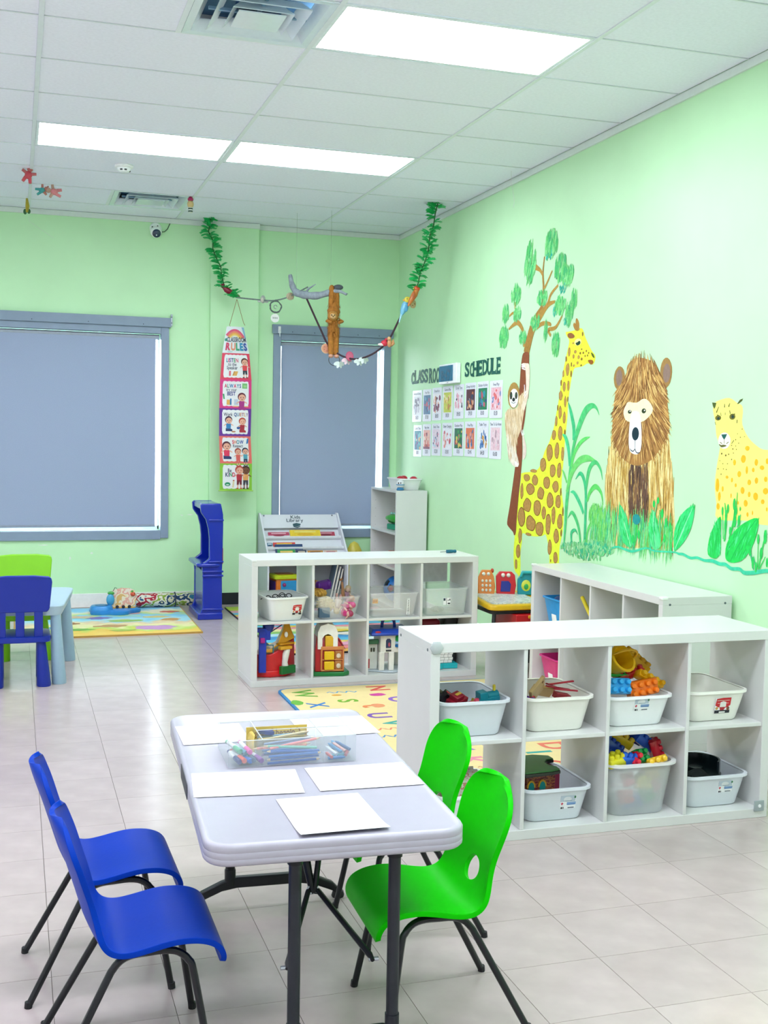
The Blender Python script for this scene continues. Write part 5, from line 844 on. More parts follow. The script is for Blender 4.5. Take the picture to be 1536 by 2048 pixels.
lumpy('toy_giraffe', 'slim brown toy giraffe standing in the clear tub', 'toy', m2(.075, .02, .11), (0, 0, 200), [('body', '#C08A5E', [('t', [(0, 0, 0), (.002, 0, .05), (.008, 0, .10)], [.014, .01, .007])]), ('head', '#B67F54', [('e', (.016, 0, .112), (.014, .007, .008))]), ('ear', '#8A5A3A', [('e', (.004, 0, .122), (.004, .003, .008))])])
lumpy('toy_box', 'dark teal box low in the clear tub', 'toy', m2(-.09, -.13, .04), (0, 0, 4), [('body', '#42607A', [('b', (0, 0, 0), (.07, .03, .06))])])
def doll(label, loc, rot, skin, hair, dress, accent):
    lumpy('doll', label, 'doll', loc, rot, [('body', dress, [('t', [(0, 0, 0), (0, 0, .05)], [.028, .014])]), ('head', skin, [('e', (0, 0, .068), (.017, .017, .019))]), ('hair', hair, [('e', (0, .006, .074), (.02, .018, .02)), ('t', [(.014, .008, .07), (.022, .006, .04), (.02, .0, .02)], .006), ('t', [(-.014, .008, .07), (-.022, .006, .04), (-.02, 0, .02)], .006)]), ('arm', skin, [('t', [(.014, 0, .045), (.035, -.006, .02)], .006)]), ('arm', skin, [('t', [(-.014, 0, .045), (-.035, -.006, .02)], .006)]), ('leg', accent, [('t', [(.01, 0, 0), (.014, -.01, -.05)], .008)]), ('leg', accent, [('t', [(-.01, 0, 0), (-.014, -.01, -.05)], .008)])], 'dolls in the clear tub')
doll('doll with pink hair lying against the front of the clear tub', m2(.06, -.115, .075), (75, 50, 0), '#EBC3B4', '#D6588E', '#E86AA0', '#C24A80')
doll('doll in a rose dress near the far wall of the clear tub', m2(.095, -.06, .09), (60, -40, 20), '#E6BBA8', '#C99A78', '#D98CA8', '#EBD8CC')
doll('doll in a hot pink dress low in the clear tub', m2(.045, -.12, .035), (80, 80, 0), '#EBC3B4', '#A8385E', '#DE3C86', '#F0D4DC')
doll('pale doll upside down in the clear tub', m2(.02, -.06, .10), (150, 20, 0), '#F0DCCC', '#E2CFA8', '#E9D6CC', '#D9A8A0')
doll('doll with straw hair at the back of the clear tub', m2(.1, .06, .10), (30, 10, 0), '#EBCDB8', '#D9C49A', '#C9A0B4', '#E0C8B8')
yarn('grey white tangle of string in the tall clear tub', m4(-.035, -.08, .03), (.045, .03, .018), '#C6D2C4', None)
# white card hanging behind the fourth compartment
g = G(); g.b2(aM(1.24, 0, 0)[0], aM(1.41, 0, 0)[0], -.001, .001, 0, .17); o = g.out('white_board', M('#F3F5FA', .5), None, (0, aM(0, DEP + .006, 0)[1] + .02, .56), smooth=0); tag(o, 'blank white card fixed to the back of the middle shelf', 'card')
# ------------------------------------------------------------------ middle shelf: big toys in the lower row
def lt(nm, label, a, b, rz=0.): return thing(nm, label, 'toy', aM(a, b, ZLO), zM + rz)
def pcx(t, nm, hexc, fn, bevel=.004, smooth=40, rough=.3):
    g = G(); fn(g); return g.out(nm, M(hexc, rough), t, bevel=bevel, smooth=smooth)
t = lt('toy_ship', 'red toy pirate ship with a blue mast and yellow sail', .193, .16, -.10)
hull = [(-.14, -.07), (-.05, -.095), (.05, -.07), (.125, .03), (.135, .10), (-.02, .11), (-.14, .08)]
pcx(t, 'hull_base', '#E0141C', lambda g: g.loft([[(x * k, y * k, z) for x, y in hull] for k, z in ((.94, 0), (1.0, .008), (1.0, .035), (.96, .042))]))
pcx(t, 'hull', '#CE1420', lambda g: g.loft([[(x * .95, y * .95, .04) for x, y in hull], [(x * .92, y * .92, .14 + max(0, x + .03) * .55) for x, y in hull]]))
pcx(t, 'sail_roof', '#E0A21E', lambda g: g.loft([[(-.06, -.09, .165), (.115, .0, .225), (.12, .07, .228), (-.06, .06, .165)], [(.0, -.06, .20), (.10, .0, .255), (.105, .05, .256), (.0, .045, .20)], [(.035, -.03, .275), (.085, .005, .30), (.088, .03, .30), (.035, .03, .275)], [(.05, -.015, .325), (.08, .005, .335), (.08, .025, .335), (.05, .02, .325)]]))
pcx(t, 'sail_trim', '#D8940F', lambda g: (g.box((-.06, -.05, .165), (.05, .09, .02)), g.box((.05, -.04, .20), (.11, .05, .012), .5)))
pcx(t, 'porthole', '#F4F0E4', lambda g: g.ell((.055, -.042, .255), (.012, .006, .018)))
pcx(t, 'mast', '#1636B4', lambda g: (g.box((-.098, -.10, .17), (.045, .03, .27)), g.box((-.075, -.095, .27), (.05, .03, .07)), g.box((-.11, -.09, .295), (.06, .05, .025), .0)))
pcx(t, 'crows_nest', '#14308E', lambda g: g.lathe([(.02, .28), (.035, .31), (.037, .33), (.03, .33)], 12, (-.06, -.085, 0)))
pcx(t, 'boom', '#1A2A5E', lambda g: g.tube([(-.06, -.08, .27), (.03, -.03, .315)], .004, 6))
pcx(t, 'lantern', '#B0148A', lambda g: g.box((-.10, -.118, .235), (.028, .02, .032)))
pcx(t, 'figurehead', '#E8E4DC', lambda g: g.tube([(.048, -.075, .05), (.042, -.08, .09), (.05, -.075, .14), (.06, -.06, .17)], [.025, .018, .022, .02], 10))
pcx(t, 'awning', '#E2A524', lambda g: g.box((.045, -.075, .18), (.085, .035, .02), .45))
pcx(t, 'gangplank', '#0F6E2C', lambda g: g.box((.06, -.078, .045), (.11, .03, .05), .55))
pcx(t, 'rail', '#1F7F9A', lambda g: g.tube([(-.085, -.085, .2), (-.03, -.085, .2), (-.03, -.085, .15)], .004, 6))
t = lt('toy_barn', 'red toy barn with a white arched roof on a green base', .53, .13, -.12)
pcx(t, 'base', '#14803C', lambda g: g.prism([(-.12, -.10), (.07, -.115), (.11, -.08), (.10, .09), (-.12, .09)], 0, .026))
pcx(t, 'wall', '#C2121E', lambda g: g.loft([[(-.105, -.085, .026), (.075, -.095, .026), (.075, .07, .026), (-.105, .07, .026)], [(-.105, -.085, .17), (.075, -.095, .17), (.075, .07, .17), (-.105, .07, .17)], [(-.095, -.06, .25), (.03, -.06, .25), (.03, .06, .25), (-.095, .06, .25)]]))
def arch(g):
    for s in (-1, 1): pass
    out = [(-.06 - .0, 0), (-.06, .11), (-.045, .15), (0, .165), (.045, .15), (.06, .11), (.06, 0), (.032, 0), (.032, .07), (.02, .092), (0, .1), (-.02, .092), (-.032, .07), (-.032, 0)]
    g.prism(out, -.10, .05, lambda a, b, c: (-.03 + a, c, .175 + b))
g = G(); out = [(-.062, 0), (-.062, .11), (-.045, .15), (0, .165), (.045, .15), (.062, .11), (.062, 0)]; inn = [(-.034, 0), (-.034, .07), (-.02, .09), (0, .098), (.02, .09), (.034, .07), (.034, 0)]
for y in (-.10, .05):
    pass
L = [[(-.03 + a, y, .175 + b) for a, b in out] for y in (-.10, .05)]
Li = [[(-.03 + a, y, .175 + b) for a, b in inn] for y in (-.10, .05)]
for k in range(6): g.loft([[L[0][k], L[0][k + 1], L[1][k + 1], L[1][k]], [Li[0][k], Li[0][k + 1], Li[1][k + 1], Li[1][k]]])
g.out('white_arch', M('#F3F1EA', .35), t)
pcx(t, 'door_frame', '#D9894A', lambda g: (g.box((.0, -.097, .18), (.145, .012, .024)), g.box((.0, -.098, .036), (.14, .01, .012)), g.box((.0, -.098, .105), (.14, .01, .008)), g.box((-.068, -.098, .105), (.012, .01, .14)), g.box((.068, -.098, .105), (.01, .01, .14))))
for z in (.07, .135): pcx(t, 'hay_bale', '#F2C410', lambda g: g.b2(-.052, .01, -.115, -.09, z - .028, z + .026)); pcx(t, 'animal_picture', '#B8763A', lambda g: g.b2(.016, .06, -.101, -.09, z - .028, z + .028)); pcx(t, 'animal_face', '#EBD9C0', lambda g: g.ell((.038, -.102, z - .004), (.014, .004, .016)))
pcx(t, 'loft_floor', '#E3B22C', lambda g: g.box((-.02, -.06, .225), (.05, .08, .07)))
pcx(t, 'gable', '#A00E1A', lambda g: g.b2(-.062, .0, -.02, .04, .175, .27))
pcx(t, 'side_roof', '#CC1626', lambda g: g.loft([[(.03, -.08, .25), (.05, -.08, .235), (.05, .07, .235), (.03, .07, .25)], [(.078, -.09, .18), (.085, -.09, .165), (.085, .07, .165), (.078, .07, .18)]]))
t.scale = (1, 1, .96)
t = lt('toy_hospital', 'white toy hospital with a blue carrying roof on a clear base', .90, .16, -.06)
pcx(t, 'clear_base', '#C6D2DA', lambda g: g.prism([(-.14, -.06), (.02, -.15), (.14, -.08), (.14, .1), (-.14, .1)], 0, .012))
pcx(t, 'tower', '#F1EEE4', lambda g: g.b2(-.055, .12, -.10, .08, .14, .27))
for x, y in ((-.045, -.09), (.11, -.09), (.02, -.095), (.11, .07), (-.045, .07)): pcx(t, 'pillar', '#F4F1E8', lambda g: g.b2(x - .018, x + .018, y - .014, y + .014, .012, .145))
pcx(t, 'roof', '#1B46B8', lambda g: g.loft([[(-.125, -.135, .27), (.16, -.135, .27), (.16, .10, .27), (-.125, .10, .27)], [(-.13, -.14, .285), (.165, -.14, .285), (.165, .105, .285), (-.13, .105, .285)], [(-.11, -.11, .315), (.14, -.11, .315), (.14, .08, .315), (-.11, .08, .315)]]))
pcx(t, 'handle', '#163A96', lambda g: g.tube([(-.03, -.03, .31), (-.025, -.03, .36), (-.005, -.03, .375), (.035, -.03, .375), (.055, -.03, .36), (.06, -.03, .31)], .011, 8))
pcx(t, 'roof_badge', '#C2202C', lambda g: g.ell((-.08, -.128, .295), (.022, .006, .010)))
pcx(t, 'window', '#2A3A66', lambda g: g.prism([(-.018, 0), (.018, 0), (.018, .055), (.01, .068), (-.01, .068), (-.018, .055)], 0, .004, lambda a, b, c: (.0 + a, -.1 - c, .175 + b)))
pcx(t, 'window_figure', '#B8506A', lambda g: g.ell((.004, -.105, .20), (.008, .003, .016)))
pcx(t, 'name_plate', '#2C2F38', lambda g: g.b2(-.018, .02, -.104, -.1, .15, .162))
pcx(t, 'annex', '#E8EAE4', lambda g: g.b2(-.135, -.06, -.05, .07, .012, .20))
pcx(t, 'annex_door', '#C2203A', lambda g: g.b2(-.137, -.115, -.055, -.049, .02, .09))
pcx(t, 'annex_window', '#3A3F36', lambda g: (g.b2(-.11, -.098, -.055, -.049, .14, .17), g.b2(-.093, -.08, -.055, -.049, .14, .17)))
pcx(t, 'annex_balcony', '#1F6A4A', lambda g: g.b2(-.14, -.06, -.075, -.05, .20, .235))
pcx(t, 'awning', '#149A44', lambda g: g.lathe([(.055, 0), (.055, .03), (.045, .045)], 20, (.10, -.09, .225)))
pcx(t, 'awning_tier', '#9FD0EE', lambda g: g.lathe([(.056, -.018), (.056, 0)], 20, (.10, -.09, .222)))
pcx(t, 'awning_skirt', '#1470B4', lambda g: g.lathe([(.056, -.02), (.056, 0)], 20, (.10, -.09, .2)))
t.scale = (.95, .95, .87)
t = lt('toy_castle', 'white toy castle of moulded bricks on a turquoise base', 1.265, .16, -.03)
pcx(t, 'base', '#16B4BE', lambda g: g.prism([(-.13, -.10), (.0, -.105), (.005, -.09), (.105, -.095), (.11, .06), (-.13, .06)], 0, .034))
for x in (-.075, .028):
    for k in range(9):
        for j in range(3): pcx(t, 'brick', '#F5F4F0', lambda g: g.b2(x - .042 + j * .029 + (.006 if k % 2 else 0), x - .042 + j * .029 + .027 + (.006 if k % 2 else 0), -.08, -.055, .036 + k * .018, .0525 + k * .018), bevel=.0015)
    pcx(t, 'tower', '#EFEEE8', lambda g: g.b2(x - .044, x + .05, -.065, .04, .034, .2), bevel=.002)
t = lt('toy_bag', 'dark maroon rounded toy case at the back of the last lower compartment', 1.22, .295)
pcx(t, 'body', '#8E1830', lambda g: g.loft([[(x, y, z) for x, y in rect2(.20 * k, .16 * k, .04 * k, 4)] for z, k in ((.001, .96), (.02, 1), (.24, 1), (.285, .9), (.30, .7))]))
pcx(t, 'clasp', '#4E0E1C', lambda g: g.b2(-.02, .02, -.086, -.078, .2, .23))
t = lt('toy_speaker', 'black toy box beside the maroon case', 1.375, .27)
pcx(t, 'body', '#0D0F12', lambda g: g.b2(-.045, .045, -.06, .06, 0, .32)); pcx(t, 'front_grille', '#1D2025', lambda g: g.b2(-.036, .036, -.063, -.06, .02, .3))
# small screwdriver on top
t = thing('screwdriver', 'small teal handled screwdriver on top of the middle shelf', 'screwdriver', (-.67, -3.175, H + .011), R(8))
g = G(); g.lathe([(.001, -.035), (.011, -.033), (.0115, 0), (.009, .02), (.011, .03), (.009, .036)], 12, (0, 0, 0), Euler((0, R(90), 0)).to_matrix()); g.out('handle', M('#126A86', .35), t)
g = G(); g.tube([(-.033, 0, 0), (-.08, 0, -.003)], .0025, 6); g.out('shaft', M('#A8ADB2', .25, metal=.9), t)
KA[0] = .78
# ------------------------------------------------------------------ on and in the tall bookcase
KA[0] = 1.0
bt = tub('white tub of red toys on top of the tall bookcase', (-.15, -.70, BKH), .05, .22, .36, .10, MILK, rim=.008); KA[0] = .78
for k, (x, y, lb) in enumerate(((-.04, .0, 'red ball shaped toy peeping over the rim of the tub on the bookcase'), (.05, -.08, 'second red toy further along the tub on the bookcase'), (.03, .1, 'small red toy at the back of the tub on the bookcase'))):
    lumpy('toy_ball', lb, 'toy', inT(bt, x, y, .092), (0, 0, 0), [('body', '#C8283A', [('e', (0, 0, 0), (.035, .035, .026))]), ('cap', '#E9CFC8', [('e', (0, 0, .02), (.016, .016, .008))])])
t = thing('toy_globe', 'small white and blue round toy face on top of the bookcase', 'toy', (-.25, -.88, BKH))
pcx(t, 'stand', '#2E7FB0', lambda g: g.lathe([(.03, 0), (.034, .01), (.026, .022), (.02, .026)], 16)); pcx(t, 'ball', '#F0F3F6', lambda g: g.ell((0, 0, .055), .036, 18, 12)); pcx(t, 'band', '#4C97C6', lambda g: g.lathe([(.0355, -.006), (.0372, 0), (.0355, .006)], 18, (0, 0, .05)))
for x in (-.022, -.002): pcx(t, 'eye', '#22303A', lambda g: g.ell((x - .005, -.032, .064), (.005, .004, .008)))
t = thing('toy_crocodile', 'green toy crocodile on a teal stand, upper shelf of the bookcase', 'toy', (-.165, -.60, .7012), R(100))
pcx(t, 'stand', '#0E9A72', lambda g: g.b2(-.09, .11, -.06, .06, 0, .05), bevel=.008); pcx(t, 'body', '#2EB82E', lambda g: g.loft([[(x, .07 * k * math.cos(a), .095 + .04 * k * math.sin(a) + dz) for a in [2 * PI * q / 14 for q in range(14)]] for x, k, dz in ((-.2, .15, .012), (-.17, .5, .006), (-.09, .95, 0), (.02, 1, 0), (.1, .85, .004), (.17, .6, .0), (.2, .2, -.004))]))
pcx(t, 'crest', '#9FE0D6', lambda g: [g.ell((-.12 + .05 * k, 0, .135), (.018, .012, .014)) for k in range(6)]); pcx(t, 'jaw', '#239A2A', lambda g: g.loft([[(x, .05 * k * math.cos(a), .07 + .02 * k * math.sin(a)) for a in [2 * PI * q / 10 for q in range(10)]] for x, k in ((.02, .4), (.1, 1), (.17, .4))]))
t = thing('ball', 'blue ball with dark red pentagon patches on the low bookcase shelf', 'ball', (-.172, -.60, .06 + .118))
g = G(); g.ell((0, 0, 0), .117, 32, 20); g.out('body', M('#1B7CD2', .35, .03), t)
for az, el, hx in ((-135, 8, '#B01C34'), (-60, 20, '#122A44'), (-100, 62, '#122A44'), (-170, 30, '#122A44'), (-95, -35, '#122A44')):
    d = Vector((math.cos(R(az)) * math.cos(R(el)), math.sin(R(az)) * math.cos(R(el)), math.sin(R(el)))); a = d.cross(Vector((0, 0, 1))).normalized(); b = a.cross(d)
    def on(r0, r1, n=5): return [(d * 0 + (d + a * math.cos(2 * PI * k / n) * r0 + b * math.sin(2 * PI * k / n) * r0).normalized() * r1) for k in range(n)]
    g = G(); g.loft([on(.34, .1175), on(.33, .1195), on(.15, .1215)]); p = g.out('patch', M('#101A2C', .4), t)
    if hx == '#B01C34': g = G(); g.loft([on(.2, .1205, 7), on(.18, .1228, 7)]); g.out('patch_print', M(hx, .4), p)
t = thing('toy_pot', 'green toy bowl beside the blue ball on the low bookcase shelf', 'toy', (-.135, -.36, .061)); pcx(t, 'bowl', '#2F8A34', lambda g: g.lathe([(.04, 0), (.075, .05), (.08, .09), (.076, .09), (.068, .05), (.001, .02)], 16)); pcx(t, 'rim', '#1E6A26', lambda g: g.lathe([(.078, .085), (.084, .09), (.078, .095)], 16))
t = thing('toy_truck', 'red and orange toy truck on the second bookcase shelf', 'toy', (-.155, -.60, .3962), R(92)); pcx(t, 'body', '#E2402C', lambda g: (g.b2(-.13, .06, -.06, .06, .02, .07), g.b2(.06, .13, -.055, .055, .02, .11))); pcx(t, 'load', '#F08A2A', lambda g: g.ell((-.04, 0, .075), (.07, .045, .03))); pcx(t, 'sprig', '#8FD02C', lambda g: g.ell((-.1, -.02, .09), (.03, .03, .02)))
for x in (-.08, .09):
    for y in (-.06, .06): pcx(t, 'wheel', '#22252A', lambda g: g.lathe([(.026, -.008), (.026, .008)], 14, (x, y, .026), rx))
# toys in the low compartments of the book display
t = thing('toy_box', 'square activity cube with a lime lid under the book display rack', 'toy', (-1.125, -.30, .05), R(8))
pcx(t, 'body', '#EE7F22', lambda g: g.b2(-.10, .10, -.09, .09, 0, .21)); pcx(t, 'lid', '#C6D61E', lambda g: g.loft([[(x, y, z) for x, y in rect2(.235 * k, .21 * k, .02, 3)] for z, k in ((.21, 1), (.235, 1), (.245, .9))])); pcx(t, 'lid_picture', '#A86A2C', lambda g: g.b2(-.07, .07, -.06, .06, .245, .25)); pcx(t, 'face', '#2A9AD8', lambda g: g.b2(-.06, .085, -.097, -.09, .03, .195)); pcx(t, 'face_knob', '#A0306E', lambda g: g.ell((-.03, -.10, .16), .017)); pcx(t, 'side_face', '#4B2A86', lambda g: g.b2(-.106, -.10, -.07, .07, .04, .19))
lumpy('wooden_box', 'tan wooden box standing open under the book display rack', 'box', (-.82, -.28, .135), (0, 24, 10), [('body', '#D0A062', [('b', (0, 0, 0), (.13, .12, .13))]), ('lid', '#B98444', [('b', (0, 0, .073), (.14, .13, .016))]), ('label', '#EFE2C2', [('b', (0, -.0605, .0), (.08, .003, .07))])])
for k, (x, hx, lb) in enumerate(((-.72, '#5E7890', 'blue grey thin book under the book display rack'), (-.69, '#E8ECEE', 'white thin book under the book display rack'), (-.665, '#3E566E', 'slate thin book under the book display rack'))):
    b = thing('picture_book', lb, 'book', (x, -.3, .0535), rot=(0, R(12), 0)); pcx(b, 'cover', hx, lambda g: g.b2(-.008, .008, -.08, .08, 0, .33 - .02 * k)); pcx(b, 'pages', '#EFE9DA', lambda g: g.b2(-.006, .006, -.0805, .078, .004, .331 - .02 * k), bevel=0)
lumpy('toy_cushion', 'pale yellow cushion between the book display and the bookcase', 'cushion', (-.445, -.18, .285), (0, 0, 0), [('body', '#EADA5A', [('e', (0, 0, 0), (.10, .08, .28))]), ('seam', '#D6C23E', [('t', [(0, -.08, -.2), (0, -.085, 0), (0, -.06, .2)], .006)])])

# ------------------------------------------------------------------ mats on the floor
t = thing('play_mat', 'picture play mat under the wide window with a tan front edge', 'mat', (-2.64, -.80, 0))
def matq(g, p, z0, z1): g.prism(p, z0, z1)
P0 = [(-.75, -.70), (.622, -.675), (.63, .66), (-.75, .70)]
g = G(); matq(g, P0, .0, .012); g.out('foam', M('#C79A44', .7), t, smooth=0)
pm = bpy.data.materials.new('play_scene'); pm.use_nodes = True; nt = pm.node_tree; b = nt.nodes['Principled BSDF']; b.inputs['Roughness'].default_value = .45
tc = nt.nodes.new('ShaderNodeTexCoord'); sx = nt.nodes.new('ShaderNodeSeparateXYZ'); nz = nt.nodes.new('ShaderNodeTexNoise'); nz.inputs['Scale'].default_value = 5; nz.inputs['Detail'].default_value = 3
mm = nt.nodes.new('ShaderNodeMath'); mm.operation = 'MULTIPLY_ADD'; mm.inputs[1].default_value = .5; rp = nt.nodes.new('ShaderNodeValToRGB'); cr = rp.color_ramp
m2_ = nt.nodes.new('ShaderNodeMath'); m2_.operation = 'MULTIPLY_ADD'; m2_.inputs[1].default_value = .62; m2_.inputs[2].default_value = .25
nt.links.new(tc.outputs['Object'], sx.inputs[0]); nt.links.new(tc.outputs['Object'], nz.inputs['Vector']); nt.links.new(sx.outputs['Y'], m2_.inputs[0]); nt.links.new(nz.outputs['Fac'], mm.inputs[0]); nt.links.new(m2_.outputs[0], mm.inputs[2]); nt.links.new(mm.outputs[0], rp.inputs['Fac'])
cols = [(0, '#F2CE62'), (.16, '#EFC24C'), (.24, '#BCD85A'), (.34, '#F2E7B0'), (.42, '#E8C8A0'), (.5, '#A9DDEB'), (.6, '#7CC8EA'), (.68, '#C8DE7A'), (.75, '#F2E4C8'), (.84, '#8FD0EE'), (.95, '#62B8E6')]
while len(cr.elements) < len(cols): cr.elements.new(.5)
for e, (p, c) in zip(cr.elements, cols): e.position = p; e.color = lin(c)
nt.links.new(rp.outputs['Color'], b.inputs['Base Color'])
g = G(); g.flat([(x * .985, y * .985) for x, y in P0], .0125); g.out('printed_top', pm, t, smooth=0)
for k, (x, y, a, c, hx) in enumerate(((.28, -.42, .16, .10, '#DDA0DE'), (-.35, -.12, .09, .06, '#B5743E'), (-.02, -.28, .13, .07, '#D9A86C'), (-.1, .12, .1, .06, '#8E7BC6'), (.35, .1, .12, .05, '#F2D98A'), (-.25, .2, .13, .06, '#F0CFA8'), (.45, -.05, .08, .06, '#E2A25C'), (.15, .32, .12, .06, '#F3B7A8'), (-.3, -.4, .13, .05, '#7DC04A'), (.1, -.05, .14, .05, '#A6D46A'), (.5, .35, .08, .05, '#E26A5A'), (.05, -.5, .1, .04, '#B8D256'), (-.5, -.3, .1, .06, '#6EC0DC'))):
    g = G(); g.flat(ell2(x, y, a, c, 18, .22), .0128 + k * .0001); g.out('printed_figure', M(hx, .5), t, smooth=0)
t = thing('foam_mat', 'striped rainbow foam play mat behind the middle shelf', 'mat', (-.86, -1.38, 0))
g = G(); g.prism([(-.785, -1.1), (.54, -1.1), (.54, .895), (-.465, .895), (-.465, 1.09), (-.785, 1.09)], 0, .012); g.out('foam', M('#2C2E34', .7), t, smooth=0)
stripes = ['#F2B24A', '#F58A8A', '#F2A8C8', '#F4D86A', '#5CC0EA', '#3E9CDC', '#BFE6F2', '#8FC86A', '#F0E6A8', '#F59AA8', '#6CC8EE', '#2F8CD0', '#9AD86A', '#F4B8A0', '#F07AA8', '#F2C84A', '#58C4E8', '#F4A6BC', '#C4D62E', '#AFCB22']
for k in range(len(stripes)):
    y0 = -1.095 + k * .109
    wx = .038 if k >= 18 else .164; pts = [(-.78 + wx * q, y0 + (.02 * math.sin(q * 1.7 + k) if 0 < k < 18 else .0)) for q in range(9)]; pt2 = [(x, min(y + .109 + .012 * math.sin(x * 4 + k), 1.088 if k >= 18 else .894)) for x, y in pts]
    g = G(); g.prism(pts + pt2[::-1], .012, .0135 + .0002 * (k % 3)); g.out('stripe', M(stripes[k], .5), t, smooth=0)
for k in range(26):
    x, y = random.uniform(-.65, .4), random.uniform(-1, .8); g = G(); g.flat(ell2(x, y, random.uniform(.05, .13), random.uniform(.03, .07), 14, .2), .0145 + k * .0001); g.out('printed_figure', M(random.choice(['#F7EDE0', '#58C4E8', '#F6D24A', '#7CCB5A', '#F28AA8', '#E8F4F8']), .5), t, smooth=0)
AX0, AX1, AY0, AY1 = -1.905, -.45, -5.50, -3.53
t = thing('alphabet_mat', 'pale yellow alphabet mat with a blue edge, between the near and middle shelves', 'mat', (0, 0, 0)); t.location = ((AX0 + AX1) / 2, (AY0 + AY1) / 2, 0)
cx, cy = t.location.x, t.location.y
g = G(); g.prism(rect2(AX1 - AX0, AY1 - AY0, .07, 5), 0, .011); g.out('blue_edge', M('#2E86C2', .6), t, smooth=0)
g = G(); g.prism(rect2(AX1 - AX0 - .03, AY1 - AY0 - .03, .06, 5), .011, .0122); g.out('yellow_field', M('#F6DFA0', .55, .02), t, smooth=0)
for ch, x, y, hx, s in (('W', -1.77, -3.69, '#5FA62A', .17), ('X', -1.763, -3.98, '#2E7FC6', .15), ('S', -1.569, -3.92, '#7CB82E', .16), ('t', -1.457, -4.07, '#F08A52', .19), ('U', -1.50, -4.29, '#7C4FB4', .17), ('V', -1.47, -4.46, '#2FA8A0', .17), ('O', -1.27, -3.95, '#8E5FC8', .17), ('N', -1.303, -3.65, '#E8574A', .17), ('R', -1.06, -3.72, '#E0554A', .17), ('P', -1.04, -4.0, '#38A0D0', .17), ('Q', -1.21, -4.25, '#5FA62A', .17), ('L', -1.2, -4.52, '#F08A52', .17), ('C', -1.221, -4.99, '#8A5CC6', .18), ('K', -1.33, -5.22, '#F08AA8', .17), ('D', -.842, -5.08, '#F07A62', .18), ('I', -.965, -5.165, '#2FA8A0', .18), ('J', -.72, -4.6, '#38A0D0', .17), ('M', -.8, -4.2, '#E8574A', .17), ('Y', -1.77, -4.75, '#E8574A', .17), ('Z', -1.75, -5.1, '#5FA62A', .17), ('B', -1.0, -4.75, '#7C4FB4', .17), ('F', -.62, -5.0, '#7CB82E', .17), ('G', -.98, -5.36, '#E0554A', .15)):
    g = G(); write(g, ch, 0, -s * .36, s, lambda a, b, c: (x - cx + b, y - cy - a, .0125 + c), bold=.03); g.out('letter', M(hx, .55), t, smooth=0)
def squig(x, y, hx, sc=1., ry=.0):
    g = G(); pts = [(x - cx + .09 * sc * (q / 10 - .5) * 2, y - cy + .022 * sc * math.sin(q * 1.9), .006 * sc) for q in range(11)]; g.stroke(pts, .0126, lambda a, b, c: (a, b, c)); g.out('printed_word', M(hx, .55), t, smooth=0)
for a in ((-1.546, -3.70, '#4FA8E0', 1.), (-1.555, -4.57, '#EE8468', 1.), (-1.579, -4.71, '#3E8CD0', 1.), (-1.3, -5.33, '#C05A30', .6), (-.9, -3.85, '#4FA8E0', 1.)): squig(*a)
for x, y, hx, a, c in ((-1.359, -3.81, '#D83CA0', .05, .035), (-1.864, -3.9, '#6CB840', .035, .06), (-1.44, -4.07, '#F09A6A', .04, .045), (-1.6, -3.77, '#E8A838', .03, .02), (-1.15, -5.3, '#C05A30', .02, .02)):
    g = G(); g.flat(ell2(x - cx, y - cy, a, c, 14, .12), .0127); g.out('printed_figure', M(hx, .55), t, smooth=0)

# ------------------------------------------------------------------ under the window: baby toy and bolster
t = thing('baby_toy', 'blue lobed baby activity toy with a picture board standing on the play mat', 'toy', (-2.60, -.42, .013))
def lobe(g, k):
    p = []
    for q in range(36):
        a = 2 * PI * q / 36; r = 1 + .13 * math.cos(5 * a); p.append((.20 * r * math.cos(a) * k, .15 * r * math.sin(a) * k))
    return p
g = G(); g.loft([[(x, y, z) for x, y in lobe(g, k)] for z, k in ((0, .97), (.012, 1), (.03, .98), (.038, .9))]); g.out('base', M('#2F8FDE', .3), t)
pcx(t, 'side_pod', '#3A9AE6', lambda g: g.loft([[(-.10 + x * k, -.03 + y * k, z) for x, y in rect2(.19, .18, .08, 5)] for z, k in ((.03, 1), (.055, .97), (.07, .85))]))
pcx(t, 'pod_well', '#246FB4', lambda g: g.lathe([(.05, .07), (.055, .074), (.045, .074)], 18, (-.10, -.03, 0)))
bdm = ramp_mat(['#F2D9A0', '#F4E6D2', '#EFAE9A', '#F7E9C8', '#E8B86A', '#A8D6E8', '#F2D9A0'], 9, .4)
g = G(); g.prism([(-.07, 0), (.155, 0), (.16, .10), (.145, .145), (.11, .16), (.04, .165), (-.03, .15), (-.06, .11)], -.02, .02, lambda a, b, c: (a + .03, .02 + c + b * .15, .035 + b)); g.out('picture_board', bdm, t, bevel=.006)
pcx(t, 'bird', '#4FB0DA', lambda g: g.ell((-.025, -.005, .11), (.035, .02, .05))); pcx(t, 'leaf', '#4FAE4A', lambda g: (g.ell((-.02, .0, .165), (.03, .015, .015)), g.ell((.155, .03, .17), (.02, .012, .016)))); pcx(t, 'flower', '#E25A3A', lambda g: g.ell((.16, .01, .15), (.022, .015, .018)))
pcx(t, 'antenna', '#3A4A3A', lambda g: g.tube([(0, .02, .18), (.015, .02, .21), (.03, .02, .20)], .003, 6))
for k in range(4): pcx(t, 'wheel', '#2A2A2A', lambda g: g.lathe([(.014, -.006), (.014, .006)], 12, (-.02 + .05 * k, -.012, .05), rx))
pcx(t, 'yellow_strip', '#E8B43A', lambda g: g.b2(-.04, .18, -.012, .0, .035, .048))
bm_ = ramp_mat(['#1F5A88', '#EDEBD8', '#B8243C', '#EDEBD8', '#8FB03A', '#EDEBD8', '#1C4468', '#D9D6B0', '#2B7A9A'], 6, .8, (1, 1.4, 1.4))
